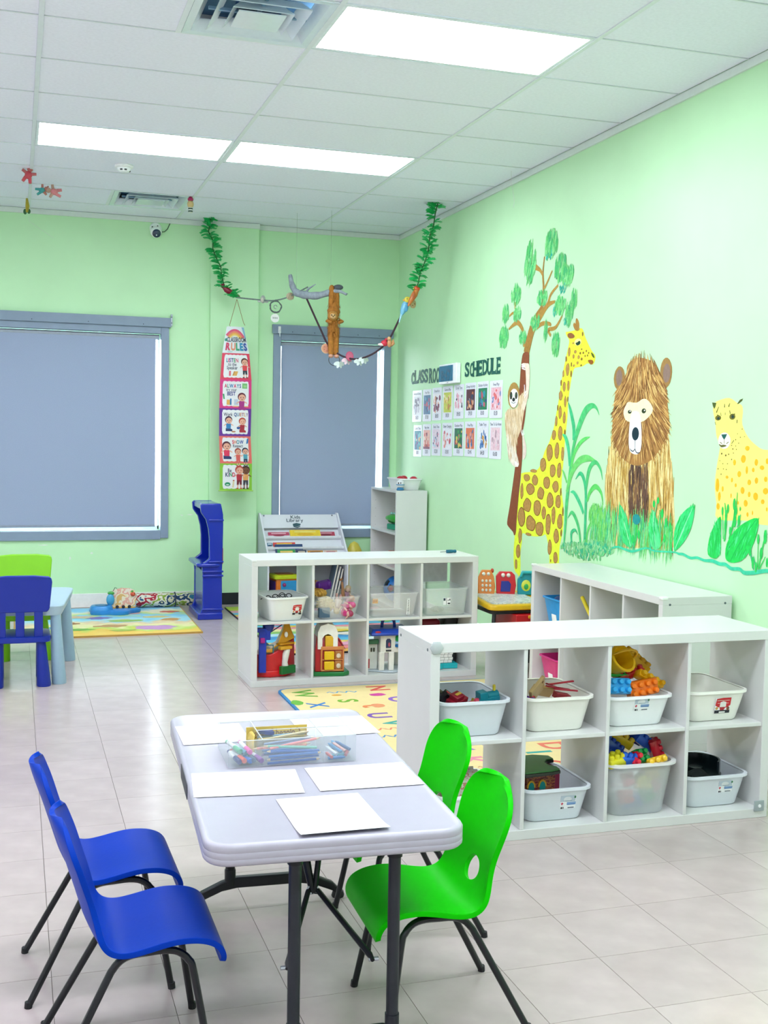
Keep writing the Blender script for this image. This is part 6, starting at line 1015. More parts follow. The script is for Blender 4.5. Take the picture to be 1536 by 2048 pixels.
t = thing('bolster', 'rolled patterned cloth bolster lying along the wall on the play mat', 'cushion', (-2.13, -.17, .075))
g = G(); L = []
for k in range(25):
    u = k / 24; x = -.33 + .64 * u; r = .06 * (1 + .06 * math.sin(u * 17)) * (min(1, math.sin(PI * min(1, max(0.001, u))) * 3.2) ** .5)
    if u > .62: r *= .92
    L.append([(x, r * 1.1 * math.cos(2 * PI * q / 16), r * math.sin(2 * PI * q / 16)) for q in range(16)])
g.loft(L); g.out('cloth_roll', bm_, t)
for x in (.07, -.33 + .02): pcx(t, 'tie', '#23324A', lambda g: g.tube([(x, .066 * math.cos(a), .062 * math.sin(a)) for a in [k * PI / 8 for k in range(16)]], .006, 6, closed=True))
pcx(t, 'tail', '#2A3A5A', lambda g: g.tube([(.30, 0, -.02), (.34, -.03, -.05), (.38, -.04, -.055)], [.02, .014, .006], 8))

# ------------------------------------------------------------------ toddler table and chairs
def leg_cone(nm, x, y, z0, z1, r0, r1, hexc, t, lean=(0, 0)):
    g = G(); g.loft([[(x + lean[0] * k + r * math.cos(2 * PI * q / 20), y + lean[1] * k + r * math.sin(2 * PI * q / 20), z) for q in range(20)] for z, r, k in ((z0, r0 * .94, 1), (z0 + .006, r0, 1), (z0 + (z1 - z0) * .98, r1, 0), (z1, r1, 0))]); return g.out(nm, M(hexc, .35, .02), t)
PB = '#A9CCE0'
t = thing('toddler_table', 'pale blue plastic toddler table with conical legs', 'table', (-3.338, -2.632, 0), R(-7))
g = G(); g.loft([[(x, y, z) for x, y in rect2(.57 - e, .84 - e, .07, 5)] for z, e in ((.42, .03), (.43, .02), (.468, .004), (.474, .0), (.48, .006), (.481, .02))]); g.out('table_top', M('#BFDBEA', .35, .02), t)
for x in (-.235, .235):
    for y in (-.355, .355): leg_cone('leg', x, y, 0, .43, .044, .03, PB, t, (.02 * (1 if x > 0 else -1), .0))
t2o = thing('toy_cup', 'small pale beige toy dish on the pale blue toddler table', 'toy', (-3.22, -2.62, .481)); pcx(t2o, 'dish', '#E6D9CC', lambda g: g.lathe([(.02, 0), (.03, .012), (.027, .012), (.001, .004)], 14)); pcx(t2o, 'filling', '#C9A58C', lambda g: g.lathe([(.024, .006), (.02, .011), (.001, .012)], 14))
def toddler_chair(label, loc, rz, hexc):
    t = thing('toddler_chair', label, 'chair', loc, rz, 'toddler chairs around the pale blue table')
    m = M(hexc, .33, .02, 12.)
    g = G(); g.loft([[(x, y, z) for x, y in rect2(.35 - e, .32 - e, .05, 5)] for z, e in ((.265, .01), (.27, 0), (.297, 0), (.30, .012))]); g.out('seat', m, t)
    for x in (-.12, .12):
        for y in (-.10, .10): leg_cone('leg', x, y, 0, .27, .042, .026, hexc, t, (.015 * (1 if x > 0 else -1), .03 * (1 if y > 0 else -1)))
    for x in (-.105, 0, .105):
        g = G(); g.loft([[(x + sx * .025, -.135 - (z - .295) * .16 + sy * .011, z) for sx, sy in ((-1, -1), (1, -1), (1, 1), (-1, 1))] for z in (.295, .47)]); g.out('back_slat', m, t, bevel=.004)
    bp = [(-.150, .45), (.150, .45), (.162, .458), (.168, .475), (.182, .63), (.178, .652), (.163, .664), (.08, .672), (-.08, .672), (-.163, .664), (-.178, .652), (-.182, .63), (-.168, .475), (-.162, .458)]
    g = G(); g.prism(bp, -.014, .014, lambda a, b, c: (a, -.135 - (b - .295) * .16 + c, b)); g.out('back_panel', m, t, bevel=.006)
    return t
toddler_chair('deep blue toddler chair with its slatted back to the camera', (-3.352, -2.94, 0), 0, '#0B2FA8')
toddler_chair('lime green toddler chair behind the pale blue table, facing the camera', (-3.318, -2.12, 0), PI, '#8BDB0C')

# ------------------------------------------------------------------ blue toy kitchen hood by the pilaster
t = thing('toy_kitchen', 'tall deep blue plastic play kitchen turned sideways beside the pilaster', 'toy', (-1.88, -.80, 0))
KB = '#0A2EB4'
km = M(KB, .22, .02, 8., spec=.5, coat=.3)
side = [(-.075, .005), (.115, .005), (.115, .06), (.112, .40), (.115, .47), (.12, .78), (.118, .86), (.10, .95), (-.055, .95), (-.068, .935), (-.062, .88), (-.05, .86), (-.02, .82), (.0, .74), (.008, .66), (.008, .50), (-.045, .46), (-.05, .42), (-.045, .36), (-.045, .10), (-.065, .05)]
for y in (-.06, .39):
    g = G(); g.prism(side, y, y + .045, lambda a, b, c: (a, c, b)); g.out('side_panel', km, t, bevel=.008)
for nm, b in (('hood', (-.055, .10, -.015, .39, .90, .948)), ('back_panel', (.085, .112, -.015, .39, .40, .90)), ('base_cabinet', (-.04, .105, -.015, .39, .05, .40)), ('plinth', (-.085, .118, -.07, .445, 0, .055))):
    g = G(); g.b2(*b); g.out(nm, km, t, bevel=.008)
g = G(); g.loft([[(x, y, z) for x, y in rect2(.20, .53, .05, 5, .005, .187)] for z in (.432, .462)]); g.out('counter', km, t, bevel=.01)
for z, k in ((.475, .012), (.395, .01), (.36, .006), (.815, .006), (.085, .01)):
    g = G(); g.b2(.0 if z > .45 else -.05, .122, -.068 - k * .3, -.055, z - .008, z + .008); g.out('moulding', km, t, bevel=.005)
g = G(); g.b2(.118, .130, .0, .30, .45, .58); g.out('red_sign', M('#B8202C', .4), t, bevel=.003)
g = G(); g.b2(.106, .112, -.04, -.01, .2, .24); g.out('latch', M('#17358E', .4), t, bevel=.002)

# ------------------------------------------------------------------ activity table by the mural wall
t = thing('activity_table', 'yellow edged activity table with a drawing screen and a red drawer', 'toy table', (-.27, -3.27, 0)); t.scale = (1, 1, 1.17)
pcx(t, 'tray', '#F2C21C', lambda g: g.loft([[(x, y, z + .06 * (y + .22)) for x, y in rect2(.50 - e, .44 - e, .05, 5)] for z, e in ((.365, .02), (.37, 0), (.39, 0), (.396, .01))]))
g = G(); g.loft([[(x - .05, y - .02, z + .06 * (y + .2)) for x, y in rect2(.34 - e, .32 - e, .04, 5)] for z, e in ((.396, 0), (.401, .004))]); g.out('drawing_screen', ramp_mat(['#DCE4E4', '#B9C6CC', '#E6EAE8', '#C9D2C8', '#A8B8BE'], 22, .3), t)
pcx(t, 'frame', '#15181C', lambda g: g.loft([[(x, y, z) for x, y in rect2(.46, .40, .04, 4)] for z in (.345, .366)]))
pcx(t, 'drawer', '#D01420', lambda g: g.b2(-.08, .25, -.25, .12, .24, .345)); pcx(t, 'drawer_handle', '#F0A81C', lambda g: g.b2(.0, .07, -.262, -.25, .325, .342))
for x in (-.2, .2):
    for y in (-.17, .17): pcx(t, 'leg', '#15181C', lambda g: g.tube([(x * 1.1, y * 1.1, 0), (x, y, .35)], [.016, .013], 10))
def ttoy(nm, lb, x, y, z, rz, parts): 
    o = thing(nm, lb, 'toy', (t.location.x + x, t.location.y + y, z * 1.17 + .012), rz)
    for n, hx, fn in parts: pcx(o, n, hx, fn)
ttoy('toy_phone', 'small orange and white toy with button rows at the back of the activity table', -.13, .13, .405, -.3, [('back', '#F08A2A', lambda g: g.prism([(-.055, 0), (.05, 0), (.06, .05), (.05, .12), (.03, .16), (-.03, .16), (-.055, .11)], -.015, .015, lambda a, b, c: (a, c + b * .2, b))), ('button', '#F4F0E6', lambda g: [g.ell((-.025 + .025 * i, -.016 + .2 * (.03 + .03 * j), .03 + .03 * j), (.009, .006, .010)) for i in range(3) for j in range(3)]), ('eye', '#F8F8F4', lambda g: (g.ell((-.018, .014, .135), .012), g.ell((.014, .014, .135), .012))), ('horn', '#D64A2A', lambda g: g.ell((.04, .03, .155), (.012, .01, .016)))])
ttoy('toy_phone', 'red toy figure with a blue belly and round eyes on the activity table', .0, .11, .405, -.3, [('back', '#DE1F2C', lambda g: g.prism([(-.06, 0), (.06, 0), (.07, .06), (.062, .13), (.04, .15), (-.04, .15), (-.064, .12)], -.018, .018, lambda a, b, c: (a, c + b * .15, b))), ('belly', '#20319A', lambda g: g.prism([(-.035, .02), (.03, .02), (.035, .07), (.02, .09), (-.03, .09)], -.024, -.018, lambda a, b, c: (a, c + b * .15, b))), ('eye', '#F6EFE6', lambda g: (g.ell((-.018, -.004, .128), .014), g.ell((.018, -.004, .128), .014)))])
ttoy('toy_phone', 'teal and lime toy telephone on the activity table, next to the mural wall shelf', .135, .07, .405, -.3, [('back', '#1499A8', lambda g: g.prism([(-.06, 0), (.055, 0), (.065, .05), (.06, .11), (.035, .14), (-.03, .14), (-.06, .1)], -.02, .02, lambda a, b, c: (a, c + b * .15, b))), ('dial', '#E2E84A', lambda g: g.ell((-.005, -.012, .06), (.032, .01, .04))), ('dial_core', '#2FB05A', lambda g: g.ell((-.005, -.02, .055), (.016, .006, .02))), ('handset', '#27B4BE', lambda g: g.tube([(-.04, -.01, .12), (-.03, -.012, .15), (.03, -.012, .15), (.045, -.01, .12)], .012, 8))])
ttoy('toy_rattle', 'small pale toy at the far end of the activity table', -.215, .14, .40, 0, [('body', '#E8A890', lambda g: g.ell((0, 0, .03), (.022, .015, .035))), ('head', '#F0D0B0', lambda g: g.ell((0, 0, .07), .018)), ('foot', '#C86A4A', lambda g: g.ell((0, -.005, .005), (.02, .015, .008)))])

# ------------------------------------------------------------------ in the shelf by the mural wall
def bucket(label, a, row, w, hexc, hh, dy=0.):
    p = aR(a, .12 + dy, ZHI if row else ZLO); o = thing('toy_bin', label, 'bin', p, zR)
    m = M(hexc, .35)
    def q(k, z, e=0.): return [(x, y, z) for x, y in rect2(w * k - 2 * e, .20 * k - 2 * e, .03, 4)]
    g = G(); g.loft([q(.7, 0), q(1, hh), q(1, hh, .004), q(.7, .005, .004)]); g.out('body', m, o)
    g = G(); g.loft([q(1.0, hh - .012), q(1.06, hh - .008), q(1.06, hh), q(1., hh, .002)], False, False); g.out('rim', m, o)
    g = G(); g.prism(rect2(.06, .05, .004, 2), 0, .001, lambda x, y, z: (x + w * .05, -.10 * (.7 + .3 * (.4 + y / hh)) - .002 - z, hh * .4 + y)); s = g.out('sticker', WHL, o, smooth=0)
    return o
bucket('sky blue plastic bin in the first upper compartment of the mural wall shelf', .235, 1, .24, '#2FA4EE', .20)
bucket('hot pink plastic bin in the first lower compartment of the mural wall shelf', .21, 0, .24, '#E2308C', .20)
lumpy('toy_cloth', 'navy cloth stuffed in the sky blue bin', 'cloth', aR(.235, .12, ZHI + .19), (0, 0, 0), [('fold', '#1D4A86', [('e', (0, 0, 0), (.07, .09, .02))]), ('fold', '#285A98', [('e', (.03, .03, .012), (.05, .05, .016))])])
o = thing('toy_spade', 'yellow and brown toy spade in the second upper compartment of the mural wall shelf', 'toy', aR(.58, .10, ZHI + .012), zR + .2); o.rotation_euler = (0, R(38), zR + .2); o.location.z += .085
pcx(o, 'handle', '#F2E02A', lambda g: g.tube([(-.16, 0, .06), (-.05, 0, .035), (.0, 0, .025)], [.012, .012, .01], 8)); pcx(o, 'blade', '#C9A24A', lambda g: g.prism([(-.03, -.045), (.09, -.05), (.14, 0), (.09, .05), (-.03, .045)], 0, .015)); pcx(o, 'blade_rib', '#A8843A', lambda g: g.tube([(-.02, 0, .016), (.09, 0, .016)], .008, 6))
o = thing('toy_bin', 'royal blue flat box in the third lower compartment of the mural wall shelf', 'box', aR(.911, .18, ZLO), zR); pcx(o, 'body', '#1A56C4', lambda g: g.b2(-.11, .11, -.12, .12, 0, .27)); pcx(o, 'lid', '#1646A8', lambda g: g.b2(-.114, .114, -.124, .124, .25, .275))
o = thing('toy_board', 'pale pink board standing in the last lower compartment of the mural wall shelf', 'toy', aR(1.264, .25, ZLO), zR); pcx(o, 'panel', '#F2DCEC', lambda g: g.b2(-.14, .14, -.01, .01, 0, .28)); pcx(o, 'edge', '#E4C4DC', lambda g: g.b2(-.144, .144, -.013, .013, .27, .285))
o = thing('toy_stove', 'red toy stool with a yellow ring at the near end of the mural wall shelf', 'toy', aR(1.23, .11, ZLO), zR); pcx(o, 'seat', '#D8203A', lambda g: g.lathe([(.08, .12), (.095, .125), (.095, .145), (.08, .15)], 20)); pcx(o, 'leg', '#A81830', lambda g: g.lathe([(.05, 0), (.035, .12)], 14)); pcx(o, 'ring', '#F0A81C', lambda g: g.tube([(.03 * math.cos(a), .03 * math.sin(a), .165) for a in [k * PI / 7 for k in range(14)]], .012, 8, closed=True))

# ------------------------------------------------------------------ organiser on the table with pencils
OZ = TH + .0015
t = thing('desk_organiser', 'clear plastic desk organiser with compartments on the folding table', 'organiser', (-2.636, -6.935, OZ), R(-2.0))
OW, OD, OH = .362, .215, .074
cm = mat_clear('#D2DCE4', .17, .06)
def pw(nm, *b):
    g = G(); g.b2(*b); return g.out(nm, cm, t, smooth=0)
hw, hd = OW / 2, OD / 2
pw('floor_plate', -hw, hw, -hd, hd, 0, .002)
pw('wall', -hw, hw, -hd, -hd + .0022, .002, OH); pw('wall', -hw, hw, hd - .0022, hd, .002, OH); pw('wall', -hw, -hw + .0022, -hd + .0022, hd - .0022, .002, OH); pw('wall', hw - .0022, hw, -hd + .0022, hd - .0022, .002, OH)
D1, D2 = -hw + .095, hw - .093
for x in (D1, D2): pw('divider', x - .001, x + .001, -hd + .0022, hd - .0022, .002, OH)
pw('divider', D1 + .001, D2 - .001, -.001, .001, .002, OH - .004); pw('divider', D2 + .001, hw - .0022, -.001, .001, .002, OH - .004)
em = mat_clear('#F6FAFC', .75, .1)
for b in ((-hw, hw, -hd, -hd + .0032), (-hw, hw, hd - .0032, hd), (-hw, -hw + .0032, -hd, hd), (hw - .0032, hw, -hd, hd), (D1 - .0015, D1 + .0015, -hd, hd), (D2 - .0015, D2 + .0015, -hd, hd), (D1, D2, -.0015, .0015), (D2, hw, -.0015, .0015)):
    g = G(); g.b2(*b, OH - (.001 if abs(b[2]) < .01 else 0), OH + .0015); g.out('rim', em, t, smooth=0)
def inO(x, y, z):
    c, s = math.cos(t.rotation_euler.z), math.sin(t.rotation_euler.z); return (t.location.x + c * x - s * y, t.location.y + s * x + c * y, OZ + .003 + z)
org = t
# hand lettered yellow card, seen from its blank side so the words run backwards
o = thing('name_card', 'yellow card lettered Colored Pencils, seen reversed through the clear organiser', 'card', inO((D1 + D2) / 2 - .012, .058, 0), R(-2))
ym = M('#EFCF62', .6, .03)
g = G(); g.b2(-.095, .085, -.0008, .0008, .0, .066); g.out('card', ym, o, smooth=0)
g = G(); write(g, 'Colored Pencils', 0, .034, .036, lambda a, b, c: (-a - .003, -.0012 - c, b), bold=.004, xs=.62); g.out('lettering', M('#8E5210', .6), o, smooth=0)
o = thing('name_card', 'yellow rounded card bent against the divider of the marker compartment', 'card', inO(D1 - .006, .0, 0), R(88))
g = G(); g.prism(rect2(.10, .062, .028, 5, 0, .032), -.0007, .0007, lambda a, b, c: (a, c + .012 * (a / .05) ** 2, b)); g.out('card', ym, o, smooth=0)
g = G(); g.flat(rect2(.02, .01, .003, 2, -.02, .02), .001, lambda a, b, c: (a, .0008 + c + .012 * (a / .05) ** 2, b)); g.out('pen_mark', M('#C08A20', .6), o, smooth=0)
def pencil(label, x, y, z, L, az, el, hexc, tip, group, r=.0038):
    d = Vector((math.cos(R(az)) * math.cos(R(el)), math.sin(R(az)) * math.cos(R(el)), math.sin(R(el))))
    q = Vector((0, 0, 1)).rotation_difference(d).to_euler()
    o = thing('pencil', label, 'pencil', inO(x, y, z), rot=(q.x, q.y, q.z), group=group)
    g = G(); g.lathe([(r, -L / 2), (r, L / 2 - .012)], 6); g.out('barrel', M(hexc, .35), o)
    g = G(); g.lathe([(r * .97, L / 2 - .012), (r * .35, L / 2 - .002)], 8); g.out('wood_cone', M('#E6C9A0', .6), o)
    g = G(); g.lathe([(r * .36, L / 2 - .0025), (.0002, L / 2 + .002)], 6); g.out('point', M(tip, .5), o)
PG = 'pencils in the front middle compartment'
cxm = (D1 + D2) / 2
for k, (x, y, z, az, el, hx, lb) in enumerate(((.004, -.098, .004, 1, 1, '#1B5CB0', 'blue pencil lowest against the front wall of the organiser'), (.0, -.094, .013, 181, -1, '#1E66BC', 'blue pencil second from the bottom at the front wall'), (.008, -.096, .022, 0, 1, '#2A74C8', 'blue pencil third from the bottom at the front wall'), (.002, -.088, .030, 178, 2, '#1860B4', 'blue pencil with a white end cap in the front compartment'), (-.004, -.08, .040, 176, 4, '#7CC4AC', 'mint green pencil lying across the blue ones'), (.012, -.07, .047, 8, 6, '#F48A86', 'salmon pink pencil slanting up in the front compartment'), (-.03, -.06, .036, 172, -3, '#F59A8A', 'coral pencil behind the mint green one'), (.0, -.05, .05, 6, 3, '#8A9AB8', 'slate blue pencil high in the front compartment'), (.01, -.04, .04, 4, 5, '#7488B0', 'dull blue pencil behind the slate one'), (0, -.03, .02, 0, 0, '#5E8ABF', 'pale blue pencil deep in the front compartment'), (.0, -.06, .02, 2, 0, '#3A5E96', 'navy pencil deep in the front compartment'), (-.005, -.045, .012, 1, 0, '#9C7AB0', 'mauve pencil at the bottom of the front compartment'))):
    pencil(lb, cxm + x, y, z, .152, az, el, hx, hx, PG)
for k, (y, z, az, el, hx, lb) in enumerate(((.02, .045, 10, 4, '#EBD8A0', 'cream pencil on top of the rear middle compartment'), (.03, .042, 6, 6, '#E8D2A8', 'pale wooden pencil crossing the cream one'), (.04, .035, 3, 0, '#EFD468', 'yellow pencil in the rear middle compartment'), (.05, .04, -2, 2, '#8FC0D8', 'light blue pencil in the rear middle compartment'), (.06, .034, 0, 0, '#6FA6CC', 'sky blue pencil at the back of the rear middle compartment'), (.012, .02, 2, 0, '#F0C860', 'golden pencil low in the rear middle compartment'), (.035, .012, -1, 0, '#B09AC0', 'lilac pencil low in the rear middle compartment'))):
    pencil(lb, cxm, y, z, .15, az, el, hx, hx, 'pencils in the rear middle compartment')
o = thing('eraser', 'navy eraser lying behind the pencils in the organiser', 'eraser', inO(cxm - .05, .045, .052), rot=(0, R(8), R(6))); pcx(o, 'body', '#1A2F7A', lambda g: g.b2(-.022, .022, -.008, .008, -.005, .005), bevel=.001); pcx(o, 'sleeve', '#26409A', lambda g: g.b2(-.008, .02, -.0084, .0084, -.0054, .0054), bevel=0)
def marker(label, x, y, z, az, el, cap, L=.085):
    d = Vector((math.cos(R(az)) * math.cos(R(el)), math.sin(R(az)) * math.cos(R(el)), math.sin(R(el)))); q = Vector((0, 0, 1)).rotation_difference(d).to_euler()
    o = thing('marker_pen', label, 'marker', inO(x, y, z), rot=(q.x, q.y, q.z), group='white markers in the organiser')
    pcx(o, 'barrel', '#F2F3F6', lambda g: g.lathe([(.0055, 0), (.006, .003), (.006, L * .62)], 12), bevel=0); pcx(o, 'cap', cap, lambda g: g.lathe([(.0072, -.034), (.0075, -.032), (.0072, .0), (.0062, .002)], 12), bevel=0); pcx(o, 'band', cap, lambda g: g.lathe([(.0062, L * .5), (.0062, L * .6)], 12), bevel=0)
mx0 = -hw + .012
for k, (x, y, z, cap, lb) in enumerate(((.013, -.066, .010, '#26317C', 'white marker with a navy cap in the front corner of the organiser'), (.024, -.066, .012, '#F0604A', 'white marker with a coral cap'), (.038, -.066, .010, '#2A72D4', 'white marker with a bright blue cap'), (.054, -.062, .012, '#3E5C80', 'white marker with a slate cap'), (.072, -.066, .010, '#8E3AA8', 'white marker with a violet cap'), (.028, -.045, .027, '#2C7F9A', 'white marker with a teal cap lying on the others'), (.045, -.052, .032, '#E83CA8', 'white marker with a hot pink cap on top'), (.016, -.04, .032, '#4FB884', 'white marker with a green cap at the back of the pile'))):
    marker(lb, mx0 + x, y, z + .004, 100 + 6 * (k % 3), 6, cap)
CG = 'crayons and sharpeners in the front corner compartment'
for k, (x, y, z, az, el, hx, L, lb) in enumerate(((.04, -.096, .006, 2, 0, '#1670B8', .05, 'blue crayon lying along the front wall of the corner compartment'), (.045, -.085, .010, 4, 0, '#1C8A9C', .055, 'teal crayon behind the blue one'), (.03, -.07, .02, 115, 15, '#DDE6EE', .05, 'white crayon leaning up in the corner compartment'), (.042, -.065, .026, 120, 15, '#3E86B8', .055, 'steel blue crayon leaning beside the white one'), (.055, -.06, .026, 122, 18, '#E0A8A0', .05, 'pale pink crayon leaning in the corner compartment'), (.066, -.06, .03, 125, 15, '#2E5E94', .055, 'dark blue crayon leaning near the far wall'), (.02, -.085, .012, 100, 5, '#D86A6A', .04, 'red crayon at the side of the corner compartment'), (.075, -.08, .016, 60, 10, '#B44A5A', .04, 'crimson crayon at the end of the corner compartment'), (.05, -.04, .024, 100, 20, '#4A94C4', .055, 'light blue crayon at the back of the corner compartment'), (.06, -.03, .015, 10, 0, '#356CA4', .055, 'denim blue crayon lowest at the back'))):
    d = Vector((math.cos(R(az)) * math.cos(R(el)), math.sin(R(az)) * math.cos(R(el)), math.sin(R(el)))); q = Vector((0, 0, 1)).rotation_difference(d).to_euler()
    o = thing('crayon', lb, 'crayon', inO(D2 + x, y, z), rot=(q.x, q.y, q.z), group=CG)
    pcx(o, 'wrapper', hx, lambda g: g.lathe([(.0048, -L / 2), (.0048, L / 2 - .008)], 10), bevel=0); pcx(o, 'tip', hx, lambda g: g.lathe([(.004, L / 2 - .008), (.0022, L / 2), (.001, L / 2)], 10), bevel=0)
KA[0] = 1.05
# ------------------------------------------------------------------ painted animals on the mural wall (flat paint, wall coordinates y, z in metres)
D = DATA
wl = lambda a, b, c: (-.0006 - c * .35, a, b)
def P(hexc, var=.1, sc=40.): return M(hexc, .6, var, sc, spec=.25)
def paint(nm, mat, par, fn, z=0., kind=None):
    g = G(); fn(g); o = g.out(nm, mat, par, smooth=0, kind=kind); return o
def pip(x, y, p):
    c = False; j = len(p) - 1
    for i in range(len(p)):
        if (p[i][1] > y) != (p[j][1] > y) and x < (p[j][0] - p[i][0]) * (y - p[i][1]) / (p[j][1] - p[i][1]) + p[i][0]: c = not c
        j = i
    return c
def smoothpoly(p, n=3):
    q = []; m = len(p)
    for i in range(m):
        a, b, c, d = (Vector(p[(i + k) % m]) for k in (-1, 0, 1, 2))
        for k in range(n):
            t = k / n; v = .5 * ((2 * b) + (c - a) * t + (2 * a - 5 * b + 4 * c - d) * t * t + (3 * b - a - 3 * c + d) * t ** 3); q.append((v.x, v.y))
    return q
def smst(p, n=4):
    V = [Vector(q) for q in p]; out = []
    for i in range(len(V) - 1):
        a, b, c, d = V[max(i - 1, 0)], V[i], V[i + 1], V[min(i + 2, len(V) - 1)]
        for k in range(n):
            t = k / n; v = .5 * ((2 * b) + (c - a) * t + (2 * a - 5 * b + 4 * c - d) * t * t + (3 * b - a - 3 * c + d) * t ** 3); out.append((v.x, v.y, max(v.z, .0015)))
    out.append(tuple(V[-1])); return out
def poly(nm, key, hexc, par, z, mat=None, idx=None, sm=True):
    p = D[key] if idx is None else D[key][idx]
    return paint(nm, mat or P(hexc), par, lambda g: g.flat(smoothpoly(p) if sm else p, z, wl))
def ovals(nm, key, hexc, par, z, jit=.0, n=18, only=None):
    for k, (y, zz, a, b) in enumerate(D[key]):
        if only is not None and k not in only: continue
        paint(nm, P(hexc), par, lambda g: g.flat(ell2(y, zz, a, b, n, jit), z + k * .00002, wl))
def mural(nm, label, y, z):
    t = thing(nm, label, 'mural'); return t
# giraffe
gi = mural('painted_giraffe', 'yellow giraffe with brown patches painted on the pale green wall', 0, 0)
poly('coat', 'giraffe_body', '#E0F53C', gi, 0)
for k, (y, z, a, b) in enumerate(D['giraffe_spots']):
    n = 9 if a > .03 else 12
    random.seed(k); q = ell2(y, z, a, b, n, .10)
    paint('patch', P('#8A6428'), gi, lambda g: g.flat(smoothpoly(q, 2), .0004 + k * .00002, wl))
    q2 = [(y + (u - y) * .84, z + (v - z) * .88) for u, v in q]
    if a > .012: paint('patch_middle', P('#B08848', .2, 60), gi, lambda g: g.flat(smoothpoly(q2, 2), .0012 + k * .00002, wl))
poly('ear', 'giraffe_ear', '#8F5A32', gi, .0004); poly('horns', 'giraffe_horn', '#A67A36', gi, .0004)
ovals('eye_ring', 'giraffe_eyew', '#F2EE9A', gi, .003); poly('eye', 'giraffe_eye', '#16402C', gi, .0034); poly('nostril', 'giraffe_nostril', '#4E5A22', gi, .003); poly('tongue', 'giraffe_mouth', '#94591F', gi, .003)
# tree
tr = mural('painted_tree', 'brown trunked tree with brushed green leaf clumps painted on the wall', 0, 0)
poly('trunk', 'trunk', '#84492C', tr, .0036)
for k, s in enumerate(D['branches']): paint('branch', P('#A8843E' if k else '#9C7638', .15, 50), tr, lambda g: g.stroke(smst(s), .0032 + k * .00005, wl))
def clump(nm, hexes, y, z, a, b, par, seed, n=60, lean=.12, z0=.004):
    random.seed(seed); ms = [P(h, .15, 70) for h in hexes]; g = G()
    for i in range(n):
        r, th = math.sqrt(random.random()), random.uniform(0, 2 * PI); cy, cz = y + a * r * math.cos(th) * .86, z + b * r * math.sin(th) * .82
        L = b * random.uniform(.22, .4); w = a * random.uniform(.04, .11); l = lean + random.uniform(-.12, .12)
        g.mi = min(len(ms) - 1, int(random.random() * len(ms)))
        g.stroke([(cy - l * L, cz + L, w * .3), (cy, cz, w), (cy + l * L, cz - L, w * .4)], z0 + i * .00003, wl)
    return g.out(nm, ms, par, smooth=0, kind='stuff')
gr = ['#6CC873', '#52BC68', '#82D488', '#3FAE6C']
for k, (y, z, a, b) in enumerate(D['clumps']): clump('leaf_clump', gr, y, z, a, b, tr, k, 85 if a > .05 else 60, .25 if k == 1 else .1)
for k, (y, z, a, b) in enumerate(D['clumpteal']): clump('teal_leaf_clump', ['#1FA28E', '#2FB39A'], y, z, a, b, tr, 50 + k, 26, .1, .0052)  # teal brush strokes of the mural laid over the green leaf clumps
# sloth
sl = mural('painted_sloth', 'tan sloth with a white face hugging the painted tree trunk', 0, 0)
poly('fur', 'sloth_body', '#D8C29A', sl, .0056); poly('rump', 'sloth_rump', '#E2DCCB', sl, .0058); poly('arm', 'sloth_arm', '#E4D3BE', sl, .0060); poly('hind_leg', 'sloth_leg', '#E0D2C2', sl, .0058)
def streaks(nm, hexes, region, par, n, ln, wd, lean, seed, z0):
    random.seed(seed); ms = [P(h, .12, 60) for h in hexes]; g = G(); ys = [p[0] for p in region]; zs = [p[1] for p in region]; c = 0
    for i in range(n * 6):
        y, z = random.uniform(min(ys), max(ys)), random.uniform(min(zs), max(zs))
        if not pip(y, z, region) or z < min(zs) + ln * .5: continue
        c += 1
        if c > n: break
        l = lean(y, z) if callable(lean) else lean; L = ln * random.uniform(.6, 1.3); w = wd * random.uniform(.6, 1.3)
        g.mi = random.randrange(len(ms)); dx, dz = math.sin(l + random.uniform(-.15, .15)) * L / 2, -math.cos(l) * L / 2
        g.stroke([(y - dx, z - dz, w * .4), (y, z, w), (y + dx, z + dz, w * .15)], z0 + (c % 40) * .000012, wl)
    return g.out(nm, ms, par, smooth=0, kind='stuff')
streaks('fur_strokes', ['#C9AE82', '#B8966A', '#E6D6B6', '#EFE4CE'], smoothpoly(D['sloth_body'], 2), sl, 150, .07, .004, -.15, 3, .0062)
ovals('head', 'sloth_head', '#A88644', sl, .0066, .03); ovals('face', 'sloth_face', '#E8EBE4', sl, .0069); ovals('eye_patch', 'sloth_patch', '#3A3A34', sl, .0072); ovals('eye', 'sloth_eye', '#2E5C3A', sl, .0075); ovals('nose', 'sloth_nose', '#2B2E30', sl, .0074)
paint('mouth', P('#8A9496'), sl, lambda g: g.stroke(smst(D['sloth_mouth']), .0073, wl))
for s in D['claws']: paint('claw', P('#FAFAF6', .02), sl, lambda g: g.stroke(smst(s), .0076, wl))
# bear
be = mural('painted_bear', 'big brown furry bear with a long white muzzle painted on the wall', 0, 0)
poly('body', 'bear_body', '#D8BE74', be, 0); poly('chest', 'bear_chest', '#7A5A3C', be, .0004)
bb = smoothpoly(D['bear_body'], 2); hb = smoothpoly(D['bear_head'], 2); cb = smoothpoly(D['bear_chest'], 2)
streaks('body_fur', ['#B08A40', '#9A7430', '#EAD68E', '#C9A552', '#F0E2A4'], bb, be, 900, .13, .0045, -.05, 11, .0006)
streaks('chest_fur', ['#5E4434', '#6E5040', '#8E6C44', '#4E3A34'], cb, be, 220, .12, .005, -.03, 12, .0012)
ovals('ear', 'bear_ear', '#9C7A44', be, .0016, .02); ovals('inner_ear', 'bear_inear', '#8A7468', be, .0019, .03)
poly('head', 'bear_head', '#A97C42', be, .0021)
hc = (sum(p[0] for p in hb) / len(hb), sum(p[1] for p in hb) / len(hb))
